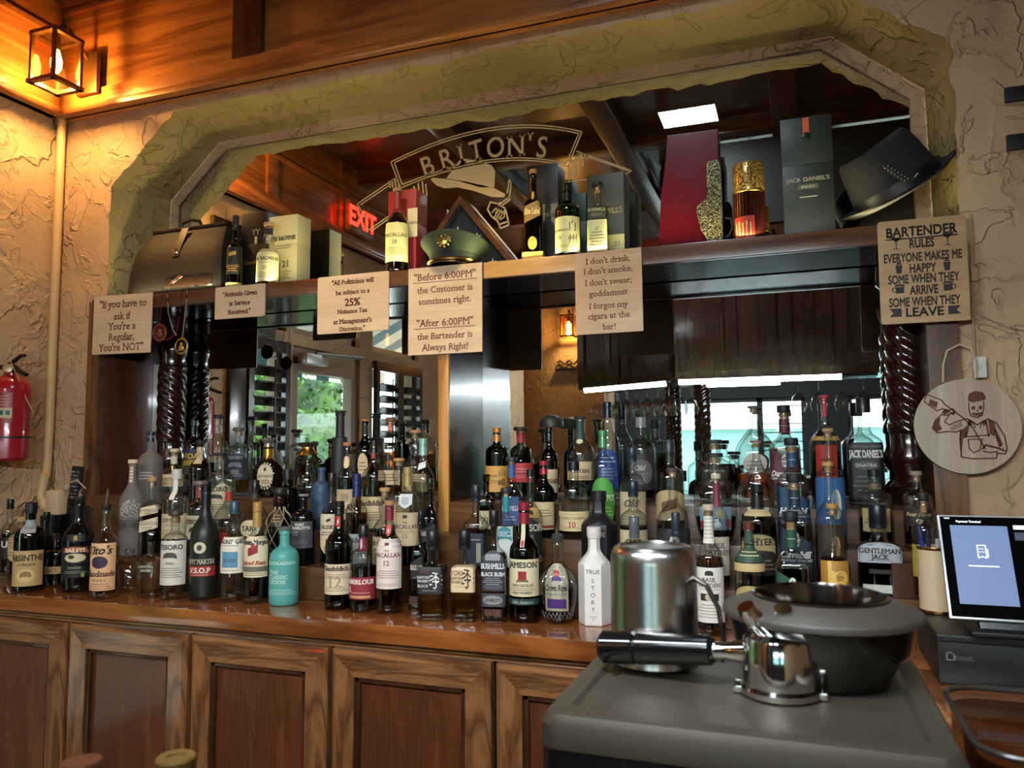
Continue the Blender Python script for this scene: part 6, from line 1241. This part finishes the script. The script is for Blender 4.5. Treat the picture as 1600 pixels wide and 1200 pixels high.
# peaked cap
p_ = PY(709, 410, 2.345); wcap = 108*depth(p_)/F
t = thing('peaked_cap', 'dark green military peaked cap with gold badge and strap', 'cap', (p_.x, 2.355, zs), R(6)); k_ = wcap/.25
def el(rx, ry, z, tilt=0, yo=0): return [(rx*k_*math.cos(2*math.pi*i/40), ry*k_*math.sin(2*math.pi*i/40)+yo, z*k_-tilt*math.sin(2*math.pi*i/40)) for i in range(40)]
GRN = mat('2c3a26', .85, name='olive_felt')
MB().rings([el(.088,.098,.012), el(.090,.100,.020), el(.092,.102,.050, .004)]).build('cap_band', mat('20281c', .85), t)
MB().rings([el(.092,.102,.050,.004), el(.104,.112,.066,.012), el(.120,.124,.084,.020), el(.125,.127,.092,.024), el(.116,.118,.099,.024), el(.07,.07,.103,.016), el(.01,.01,.104,.004)], cap0=False).build('crown', GRN, t)
mb = MB(); vi = []; 
for i in range(21):
    a = math.pi*(1.10+.80*i/20); c_, s_ = math.cos(a), math.sin(a)
    vi.append([(c_*.090*k_, s_*.100*k_, .020*k_), (c_*.098*k_, s_*.118*k_, .014*k_), (c_*.100*k_, s_*(.10+.055*math.sin(math.pi*i/20))*k_, .002*k_+.0005), (c_*.098*k_, s_*(.10+.05*math.sin(math.pi*i/20))*k_, 0.0003), (c_*.086*k_, s_*.096*k_, .012*k_)])
mb.add([p for r_ in vi for p in r_], [(i*5+j, i*5+(j+1) % 5, (i+1)*5+(j+1) % 5, (i+1)*5+j) for i in range(20) for j in range(5)]).build('visor', mat('0e0d0c', .12, coat=.8), t)
MB().tube([(math.cos(math.pi*(1.06+.88*i/24))*.094*k_, math.sin(math.pi*(1.06+.88*i/24))*.105*k_, .024*k_) for i in range(25)], .0055, 6).build('chin_strap', BRASS, t)
mb = MB().lathe([(.001, .006), (.014, .004), (.017, 0)], seg=16)
for i in range(9): a = 2*math.pi*i/9; mb.ball((math.cos(a)*.019, math.sin(a)*.021, .001), .006, 8)
mb.tube([(-.005, 0, .004), (-.022, .012, .003), (-.024, .026, 0)], .004, 6).tube([(.005, 0, .004), (.022, .012, .003), (.024, .026, 0)], .004, 6)
o = mb.build('badge', mat('8a7a4a', .3, .9), t, loc=(0, -.126*k_, .078*k_)); o.rotation_euler = (R(72), 0, 0)
# black felt hat leaning at the right
FELT = mat('17181a', .9, name='black_felt')
hp = PY(1404, 300, 2.40)
t = thing('felt_hat', 'black felt hat tipped on its brim at the right end of the shelf', 'hat', hp); t.rotation_euler = (R(15), R(-31), R(4))
def he(rx, ry, z, dip=0, curl=0): return [(rx*math.cos(2*math.pi*i/48), ry*math.sin(2*math.pi*i/48), z+dip*math.cos(2*math.pi*i/24)+curl*abs(math.cos(2*math.pi*i/48))**2) for i in range(48)]
MB().rings([he(.118,.128,0), he(.121,.131,.006), he(.118,.128,.03), he(.106,.116,.10,.003), he(.100,.110,.134,.004), he(.090,.10,.146,.005), he(.05,.06,.140,.003), he(.005,.006,.132)]).build('crown', FELT, t)
MB().rings([he(.116,.126,.004), he(.135,.146,.002,0,.003), he(.156,.162,.004,0,.010), he(.168,.172,.008,0,.016), he(.166,.170,.003,0,.016), he(.135,.146,-.004,0,.003), he(.116,.126,-.003)], cap0=False, cap1=False).build('brim', FELT, t)
MB().rings([he(.1215,.1315,.006), he(.1185,.1285,.036), he(.119,.129,.036), he(.122,.132,.006)], cap0=False, cap1=False).build('hat_band', mat('0c0c0e', .5), t)
mb = MB(); fz = []
for i in range(9):
    u_ = i/8; wv = .011*math.sin(math.pi*min(1, u_*1.05))**.7*(1-.3*u_)+.001; fz.append([(-.01-.03*u_+.0, -.134+.008*u_*u_-.002, .022+.075*u_)]); c0 = fz[-1][0]; fz[-1] = [(c0[0]-wv, c0[1], c0[2]), (c0[0], c0[1]-.004, c0[2]+.001), (c0[0]+wv, c0[1], c0[2])]
mb.add([p for r_ in fz for p in r_], [(i*3+j, i*3+j+1, (i+1)*3+j+1, (i+1)*3+j) for i in range(8) for j in range(2)], 0)
for i in range(1, 8):
    for s_ in (-1, 1): mb.ball((-.01-.03*i/8+s_*.005, -.1415+.008*(i/8)**2, .022+.075*i/8), .0017, 6, 1)
mb.tube([(0, -.136, .02), (.02, -.139, .03)], .0015, 6, 1).ball((.004, -.135, .022), .006, 8, 0)
mb.build('feather', [mat('24221e', .7), mat('b8b09c', .7)], t)
# bead necklaces over the shelf edge
def beads(label, sides, c1_, c2_, medal, mcol, rim):
    t = thing('bead_necklace', label, 'necklace', (0, 0, 0)); m0 = PY(*medal[:2], 2.257)
    t.location = m0
    for k_, side in enumerate(sides):
        pts = [PY(x, y, Y)-m0 for x, y, Y in side]; mb = MB(); acc = 0; n_ = 0; step = .0052
        for a, b in zip(pts, pts[1:]):
            L_ = (b-a).length; s_ = acc
            while s_ < L_: mb.ball(a+(b-a)*(s_/L_), .0024, 6, (n_//3) % 2 if n_ < 24 else 0); n_ += 1; s_ += step
            acc = s_-L_
        mb.build('bead_string', [mat(c1_, .25, .4), mat(c2_, .25, .4)], t)
    rr_ = medal[2]*depth(m0)/F
    o = MB().lathe([(rr_, 0), (rr_, .003), (rr_*.86, .0034), (rr_*.84, .0024), (.0005, .0024)], seg=32).build('medallion', mat(mcol, .3, .5), t); o.rotation_euler = (R(90), 0, 0)
    o2 = MB().lathe([(rr_*1.0, .0), (rr_*1.04, .002), (rr_*.9, .0042), (rr_*.86, .0034)], seg=32, cap0=False, cap1=False).build('medallion_rim', mat(rim, .3, .7), t); o2.rotation_euler = (R(90), 0, 0)
    mb = MB(); mb.ball((0, -.0035, rr_*.25), rr_*.22, 8, 0, (1,.3,1)).ball((0, -.0035, -rr_*.2), rr_*.4, 8, 0, (1,.3,.8)); mb.strip([(-rr_*.6, -rr_*.5), (rr_*.6, -rr_*.5)], rr_*.12, -.0042); mb.build('medallion_relief', mat(rim, .3, .7), t)
beads('red and black bead necklace with a copper medallion over the shelf edge', [[(280,431,2.30),(268,440,2.275),(254,453,2.259),(252,480,2.258),(250,506,2.258)], [(292,450,2.262),(284,453,2.259),(281,490,2.258),(275,522,2.258),(262,531,2.257),(256,530,2.257)]], 'a02c34', '1a1414', (250,520,13.5), '5c2420', '8a4a34')
beads('silver bead necklace with a gold and black medallion over the shelf edge', [[(284,432,2.30),(270,442,2.275),(261,455,2.257),(263,488,2.256),(270,515,2.256),(276,524,2.256)], [(330,444,2.30),(300,447,2.262),(293,452,2.257),(290,485,2.256),(285,527,2.256)]], 'c8c0ac', '1a1818', (284,541,12.5), '1c1712', 'c0994c')
# ---------------- fire extinguisher on the left wall
ec = PXp(14, 655, -2.752); d_ = depth(ec); z0 = PXp(20, 719, -2.752).z; z1 = PXp(20, 590, -2.752).z; H = z1-z0
t = thing('fire_extinguisher', 'red fire extinguisher hanging on the left plaster wall', 'fire extinguisher', (-2.752, ec.y, z0)); RED = mat('9c1a26', .22, coat=.6, name='red_enamel')
rb_ = .072; MB().lathe([(rb_*.9, 0), (rb_, .008), (rb_, H*.84), (rb_*.92, H*.92), (rb_*.66, H*.985), (rb_*.34, H*1.02), (rb_*.30, H*1.06)], seg=40).build('tank', RED, t)
def esurf(s, z, o): return ((rb_+o)*math.sin(s/rb_), -(rb_+o)*math.cos(s/rb_), z)
mb = MB(); label_band(mb, esurf, -.11, .075, H*.44, H*.80, 0, off_=.0008); l1 = mb.build('label', mat('8e1c22', .4), t)
mb = MB(); label_band(mb, esurf, -.11, .075, H*.50, H*.62, 0, off_=.0012); label_band(mb, esurf, -.11, -.01, H*.62, H*.80, 0, off_=.0012); [label_band(mb, esurf, .014+.02*k_, .028+.02*k_, H*.535, H*.59, 1, off_=.0016) for k_ in range(3)]; [label_band(mb, esurf, .004, .065, H*(.65+.035*k_), H*(.657+.035*k_), 2, off_=.0012) for k_ in range(4)]
mb.build('label_print', [mat('c8b48c', .5), mat('2c5048', .5), mat('d8a8a0', .5)], l1)
MB().lathe([(rb_*1.03, H*.26), (rb_*1.03, H*.285)], seg=40, cap0=False, cap1=False).build('strap', mat('1a1414', .4), t)
MB().lathe([(.020, H*1.05), (.022, H*1.07), (.022, H*1.14), (.012, H*1.16)], seg=20).build('valve', BLACK, t); mb = MB().lathe([(.017, 0), (.017, .010), (.013, .011)], seg=20); o = mb.build('pressure_gauge', mat('b8a888', .3, .6), t, loc=(.012, -.020, H*1.10)); o.rotation_euler = (R(80), 0, R(35))
MB().tube([(-.02, 0, H*1.15), (.03, -.01, H*1.20), (.075, -.02, H*1.25), (.10, -.025, H*1.24)], [.008, .008, .007, .006], 8).build('lever', BLACK, t); MB().tube([(-.02, 0, H*1.10), (.04, -.012, H*1.10), (.09, -.022, H*1.03), (.115, -.026, H*1.01)], [.009, .009, .008, .007], 8).build('carry_handle', BLACK, t)
MB().tube([(-.02, -.01, H*1.12), (-.06, -.02, H*1.14), (-.085, -.02, H*.95), (-.088, -.02, H*.5)], .010, 10).build('hose', BLACK, t)
MB().box(-.076, -.073, -.03, .03, H*.3, H*1.0).build('wall_bracket', BLACK, t, smooth=0)
MB().tube([(.03, -.03, H*1.2), (.055, -.015, H*1.0), (.075, .01, H*.72), (.085, .03, H*.58)], .0018, 6).build('pull_cord', mat('b89a78', .6), t)
# ---------------- right wall: black plates, cable, white switch
for (x0, x1, y0, y1), lb in (((1569,1640,131,163), 'upper black metal plate on the right plaster wall'), ((1572,1640,206,238), 'lower black metal plate on the right plaster wall')):
    a, b = PY(x0, y1, YW), PY(x1, y0, YW); o = MB().box(0, b.x-a.x, -.016, -.001, 0, b.z-a.z, 0, .002).build('wall_plate', mat('0c0c0d', .5)); o.location = (a.x, YW-.002, a.z); tag(o, lb, 'plate')
p_ = PY(1531, 574, 2.30); t = thing('cable_switch', 'small white cable switch above the round plaque', 'switch', (p_.x, 2.317, p_.z)); MB().box(-.015, .015, -.022, 0, -.028, .028, 0, .003).build('switch_body', mat('cfc8bc', .4), t); MB().box(-.004, .004, -.024, -.022, -.008, .008).build('rocker', mat('b8b0a4', .4), t, smooth=0)
cv = [PY(x, y, 2.312) for x, y in ((1516,335),(1520,390),(1519,410),(1521,430),(1519,470),(1521,520),(1523,556))]
tag(MB().tube(cv, .0035, 8).box(cv[3].x-.008, cv[3].x+.008, 2.300, 2.316, cv[3].z-.018, cv[3].z+.018, 0, .003).build('cable', mat('b3946c', .6)), 'beige cable with inline connector running down beside the tan bartender sign', 'cable')
# ============================================================ RIGHT: TILL AND PENS
bx0, bx1, by0, by1 = .238, .70, 1.69, 1.955; zb_ = 1.143
t = thing('cash_drawer', 'flat black cash drawer under the tablet', 'cash drawer', (bx0, by0, ZC+.001)); wb = bx1-bx0
MB().box(0, wb, .004, by1-by0, 0, zb_-ZC-.001, 0, .004).build('drawer_housing', mat('151516', .45), t); MB().box(.006, wb-.006, 0, .0035, .008, zb_-ZC-.016, 0, .001).build('drawer_front', mat('101011', .4), t)
MB().box(-.002, wb+.002, -.004, by1-by0, zb_-ZC-.012, zb_-ZC-.0005, 0, .003).build('top_lip', mat('19191a', .4), t)
mb = MB(); put_text(mb, 'toast', .042, .052, .011, lambda s, z: (s, -.0008, z), 0, SB); mb.build('lettering', mat('7a7a7c', .5), t, smooth=0); MB().strip([(.014, .046), (.014, .058), (.020, .060), (.026, .057), (.026, .046)], .002, -.0008, 0, True).build('logo_mark', mat('7a7a7c', .5), t, smooth=0)
a = PZ(1484, 966, 1.175); TH, TW, TA = .205, .30, R(25)
t = thing('tablet', 'tablet till with a lit grey blue screen on a black stand', 'tablet', (a.x, a.y, a.z)); t.rotation_euler = (-TA, 0, 0)
MB().box(0, TW, 0, .012, 0, TH, 0, .003).build('casing', mat('c8c8c8', .3, .5), t); MB().box(.004, TW-.004, -.0012, .0, .004, TH-.004).build('screen', mat('060708', .1), t, smooth=0)
sc0 = [o for o in t.children if o.name.startswith('screen')][0]
mb = MB(); e = -.0018
def rect(x0, x1, z0, z1, mi): mb.add([(x0, e, z0), (x1, e, z0), (x1, e, z1), (x0, e, z1)], [(0,1,2,3)], mi)
rect(.020, .118, .028, TH-.022, 0)
e = -.0024; mb.strip([(.062, .118), (.062, .143), (.076, .143), (.076, .118), (.069, .121)], .0018, e, 1, True); mb.strip([(.079, .120), (.079, .136)], .0016, e, 1); mb.strip([(.065, .136), (.073, .136)], .0012, e, 1); mb.strip([(.065, .130), (.073, .130)], .0012, e, 1)
mb.strip([(.044, .102), (.094, .102)], .0022, e, 1); mb.strip([(.012, TH-.008), (.020, TH-.008)], .002, e, 1); put_text(mb, 'Payment Terminal', .053, TH-.014, .0042, lambda s, z: (s, e, z), 1, SB)
rect(.128, .148, TH-.028, TH-.020, 1); rect(.152, .180, TH-.028, TH-.020, 2); rect(.128, .190, TH-.050, TH-.034, 2); rect(.200, .290, .03, TH-.02, 2)
mb.build('screen_image', [mat('5f6f90', .4, emit=.55), mat('dfe6ee', .4, emit=.8), mat('3a3f4c', .4, emit=.5)], sc0, smooth=0)
MB().box(.05, TW-.03, .012, .05, -.02, .06, 0, .004).build('stand', mat('121213', .4), t); o = MB().box(.0, TW-.05, -.03, .06, -.024, -.016, 0, .003).build('stand_foot', mat('121213', .4), t, loc=(.03, 0, 0)); o.rotation_euler = (TA, 0, 0)
p_ = PZ(1452, 940, zb_); cr_ = .0355
t = thing('pen_cup', 'cream leather pen cup with copper rims beside the tablet', 'cup', (p_.x, 1.905, zb_+.001)); H = PY(1452, 853, 1.905).z-zb_-.001
MB().lathe([(cr_*.9, 0), (cr_, .003), (cr_, H), (cr_*.93, H), (cr_*.93, .006)], seg=40, cap1=True).build('cup_wall', mat('c9b08a', .6, name='cream_leather'), t)
for z in (.004, H-.003): MB().lathe([(cr_*1.02, z-.003), (cr_*1.04, z), (cr_*1.02, z+.003)], seg=40, cap0=False, cap1=False).build('copper_rim', mat('b07848', .2, 1.0), t)
mb = MB(); put_text(mb, 'FINISHED', .012, .030, .0045, lambda s, z: ((cr_+.0004)*math.sin(s/cr_), -(cr_+.0004)*math.cos(s/cr_), z), 0, F_) if False else mb.strip([(0,0),(0,.001)], .0005, 0); 
for k_, (dx, col, hh, tp, cpc) in enumerate(((-.026, '20307a', .055, -6, '182460'), (-.014, '22263c', .042, -3, '16182a'), (.0, 'a8a8a4', .052, 1, '1c1c1c'), (.013, 'b8c0a0', .054, 3, 'a8b090'), (.025, '30343c', .046, 5, '8a8c90'))):
    q = thing('pen', ['blue ballpoint pen leaning left in the pen cup', 'dark navy pen second from the left in the pen cup', 'silver marker with black cap in the middle of the pen cup', 'pale green pen right of the silver marker in the pen cup', 'dark pen with grey clip at the right of the pen cup'][k_], 'pen', (p_.x+dx*.5, 1.905-.010+.007*(k_ % 2), zb_+.008), 0, 'pens in the cream cup'); q.rotation_euler = (R(3), R(tp), 0)
    MB().lathe([(.003, 0), (.0046, .01), (.0046, H+.012)], seg=12).build('pen_barrel', mat(col, .35), q); MB().lathe([(.0052, H+.012), (.0052, H-.006+hh*.8), (.003, H-.004+hh*.8)], seg=12).build('pen_cap', mat(cpc, .35), q); MB().box(-.001, .001, -.0065, -.005, H+.015, H+hh*.8-.006).build('clip', STEEL, q, smooth=0)
p_ = PY(1415, 905, 2.055); d_ = depth(p_); hb_ = PY(1415, 879, 2.055).z-ZR[1]-.001
t = thing('wooden_box', 'small brown wooden box between the silver labelled bottle and the pen cup', 'box', (p_.x, 2.036, ZR[1]+.001)); 
mb = MB(); w = .030; mb.box(-w, w, 0, .006, 0, hb_).box(-w, w, .044, .05, 0, hb_).box(-w, -w+.006, .006, .044, 0, hb_).box(w-.006, w, .006, .044, 0, hb_).box(-w+.006, w-.006, .006, .044, 0, .006); mb.build('box_body', OAKDZ, t, smooth=0); MB().box(-w+.008, w-.008, .008, .042, .006, hb_*.85).build('corks_inside', mat('5a4430', .9), t, smooth=0)

# ============================================================ COFFEE MACHINE IN FRONT
x0, x1, y0, y1, zt_ = -.219, .112, .66, .972, 1.272
t = thing('espresso_machine', 'dark metal espresso machine seen from behind, in the right foreground', 'coffee machine', ((x0+x1)/2, y0, .936)); w = (x1-x0)/2; dy = y1-y0; H = zt_-.936
def rr2(wx, wy0, wy1, r_, z, n_=6):
    o = []
    for cx_, cy_, a0 in ((wx-r_, wy1-r_, 0), (-wx+r_, wy1-r_, 90), (-wx+r_, wy0+r_, 180), (wx-r_, wy0+r_, 270)):
        for k_ in range(n_+1): a = R(a0+90*k_/n_); o.append((cx_+r_*math.cos(a), cy_+r_*math.sin(a), z))
    return o
STD = mat('212226', .35, .7, name='dark_brushed_metal'); TOPM = mat('4c4539', .45, .5, name='warm_grey_metal')
MB().rings([rr2(w-.006, .006, dy-.006, .016, 0), rr2(w, 0, dy, .018, .012), rr2(w, 0, dy, .018, H-.030)]).build('body', STD, t)
MB().rings([rr2(w+.001, -.001, dy+.001, .019, H-.0295), rr2(w+.001, -.001, dy+.001, .019, H-.010), rr2(w-.004, .004, dy-.004, .017, H-.002), rr2(w-.010, .010, dy-.010, .014, H), rr2(w-.022, .022, dy-.014, .012, H), rr2(w-.026, .026, dy-.018, .010, H-.004), ], cap1=True).build('top_tray', TOPM, t)
o = MB().lathe([(.0005, .0), (.018, .0), (.018, .0015), (.0005, .0015)], seg=24).build('rear_badge', mat('2a2b2e', .3, .6), t, loc=(-.01, -.0002, .215)); o.rotation_euler = (R(90), 0, 0)
mb = MB()
for k_ in range(5): mb.box(-w+.034+.009*k_*0, -w+.040, .14+.03*k_, .16+.03*k_, H-.004, H-.0035)
mb.box(-w+.028, -w+.040, .17, .27, H-.0038, H-.0030); mb.build('vent_slots', BLACK, t, smooth=0)
zt2 = zt_-.004+.0005
# hopper
hc = PY(1281, 948, .86)
t = thing('bean_hopper', 'round dark bean hopper with broad grey rim on the espresso machine', 'bean hopper', (hc.x, .86, zt2)); hz = hc.z-zt2; rr_ = .095
MB().lathe([(rr_*.62, 0), (rr_*.66, .004), (rr_*.74, hz*.28), (rr_*.90, hz*.55), (rr_*.955, hz*.88)], seg=56, cap1=False).build('hopper_bowl', mat('141312', .15, coat=.6), t)
MB().lathe([(rr_*.95, hz*.86), (rr_, hz*.90), (rr_, hz*.97), (rr_*.985, hz), (rr_*.69, hz+.011), (rr_*.67, hz+.010), (rr_*.66, hz*.9)], seg=56, cap0=False, cap1=False).build('rim_ring', mat('342e27', .5), t)
MB().lathe([(rr_*.665, hz+.008), (rr_*.68, hz+.013), (rr_*.655, hz+.014), (rr_*.64, hz+.010), (rr_*.60, hz*.70), (rr_*.02, hz*.60)], seg=56, cap0=False, cap1=True).build('inner_dish', mat('77726c', .12, 1.0), t)
mb = MB()
for k_ in range(28): a = 2*math.pi*k_/28; mb.ball((rr_*.605*math.cos(a), rr_*.605*math.sin(a), hz*.86), .0016, 6)
mb.build('vent_studs', mat('9a7a58', .2, .8), t)
# steel cup upside down
jc = PZ(1022, 1035, zt2); jr = 67*depth(PY(1022, 960, .865))/F; hj = PY(1022, 851, .865).z-zt2
t = thing('steel_cup', 'brushed steel milk cup upside down on the espresso machine', 'cup', (PY(1022, 950, .865).x, .865, zt2))
MB().lathe([(jr*1.0, 0), (jr*1.02, .002), (jr*1.0, .006), (jr*.99, hj*.86), (jr*.97, hj*.93), (jr*.90, hj*.98), (jr*.80, hj), (jr*.76, hj*.985), (jr*.02, hj*.985)], seg=56).build('cup_body', STEEL, t)
MB().tube([(jr*.97, -.01, hj*.74), (jr*1.25, -.02, hj*.70), (jr*1.5, -.02, hj*.52), (jr*1.62, -.02, hj*.2), (jr*1.55, -.015, .010)], [.003, .0028, .0028, .0026, .0024], 8).build('cup_handle', mat('4a4640', .3, .9), t)
# portafilter
bc = PZ(1219, 1102, zt2); bc.y += .034; bc.x = PY(1219, 1080, bc.y).x
t = thing('portafilter', 'chrome portafilter with black handle lying upside down on the machine', 'portafilter', (bc.x, bc.y, zt2)); pr_ = .0335
MB().lathe([(pr_*1.04, 0), (pr_*1.10, .002), (pr_*1.10, .007), (pr_*1.01, .010), (pr_*.985, .030), (pr_*.96, .050), (pr_*.92, .053), (pr_*.3, .0535)], seg=48).build('filter_basket', CHROME, t)
for s_ in (-1, 1):
    MB().box(min(s_*pr_, s_*pr_*1.25), max(s_*pr_, s_*pr_*1.25), -.012, .012, .001, .008, 0, .002).build('locking_lug', CHROME, t)
    MB().tube([(-.004, .004, .050), (s_*.010-.008, .004, .062), (s_*.015-.010, .002, .071), (s_*.017-.012, -.002, .079)], [.012, .011, .0095, .0085], 14).build('spout', CHROME, t)
ha = Vector((bc.x, bc.y, zt2+.036)); hb = PY(938, 1010, ha.y+.022)-Vector((bc.x, bc.y, zt2)); h0 = Vector((-.030, .002, .036)); dv_ = (hb-h0)
MB().tube([h0, h0+dv_*.12, h0+dv_*.22], [.012, .0085, .0095], 14).build('handle_neck', CHROME, t)
MB().tube([h0+dv_*.20, h0+dv_*.23, h0+dv_*.5, h0+dv_*.72, h0+dv_*.735, h0+dv_*.75, h0+dv_*.97, h0+dv_], [.011, .0145, .0155, .0165, .0145, .0165, .0165, .012], 24).build('handle_grip', mat('0b0b0c', .14, coat=.6), t)
# clear plastic tub, lower right corner
p_ = PY(1655, 1150, .86); t = thing('plastic_tub', 'clear plastic tub at the lower right corner beside the machine', 'tub', (p_.x, .80, .936)); zt3 = PY(1560, 1092, .88).z-.936
MB().rings([rr2(.075, -.07, .10, .03, 0), rr2(.085, -.08, .11, .035, zt3*.97)], cap1=False).build('tub_wall', GL['smoke'], t, smooth=60)
MB().tube([Vector(q) for q in rr2(.088, -.083, .113, .036, zt3)], .0028, 8, closed=True).build('tub_rim', mat('2e2a26', .2), t)
MB().rings([rr2(.07, -.065, .095, .03, .004), rr2(.078, -.073, .103, .033, zt3*.45)]).build('dark_contents', mat('241c16', .4), t, smooth=60)
# two bottles standing on the front bar, only their tops in the frame
for (px, py, wpx, lb, cc, gl_, kind) in ((128, 1188, 62, 'bottle with a coppery wooden stopper in the near left foreground', '74402a', 'amber', 'disc'), (275, 1181, 60, 'bottle with a yellow ridged stopper in the near foreground', '8a6c34', 'olive', 'screw')):
    Yq = .43 if px < 200 else .545; p_ = PY(px, py, Yq); d_ = depth(p_); rc_ = wpx/2*d_/F; H = p_.z-.936
    t = thing('bottle', lb, 'bottle', (p_.x, Yq, .936)); rb_ = .037; zn = H-.022
    MB().rings([ring(z*zn, prof_r(SP['tall'], z)*rb_ if z < .8 else max(rc_*.8, prof_r(SP['tall'], z)*rb_), prof_r(SP['tall'], z)*rb_ if z < .8 else max(rc_*.8, prof_r(SP['tall'], z)*rb_), 2) for z, _ in SP['tall']]).build('bottle_body', GL[gl_], t)
    mb = MB()
    if kind == 'disc': mb.lathe([(rc_*.9, zn+.001), (rc_, zn+.004), (rc_, H-.003), (rc_*.9, H), (rc_*.2, H)], seg=36)
    else:
        for z in range(12): mb.lathe([(rc_*(1 if z % 2 else .97), zn+.001+.0016*z), (rc_*(1 if z % 2 else .97), zn+.0026+.0016*z)], seg=36, cap0=z == 0, cap1=False)
        mb.lathe([(rc_, H-.0018), (rc_*.93, H), (rc_*.5, H), (rc_*.46, H-.002), (rc_*.02, H-.002)], seg=36, cap0=False)
    mb.build('stopper', mat(cc, .5), t)
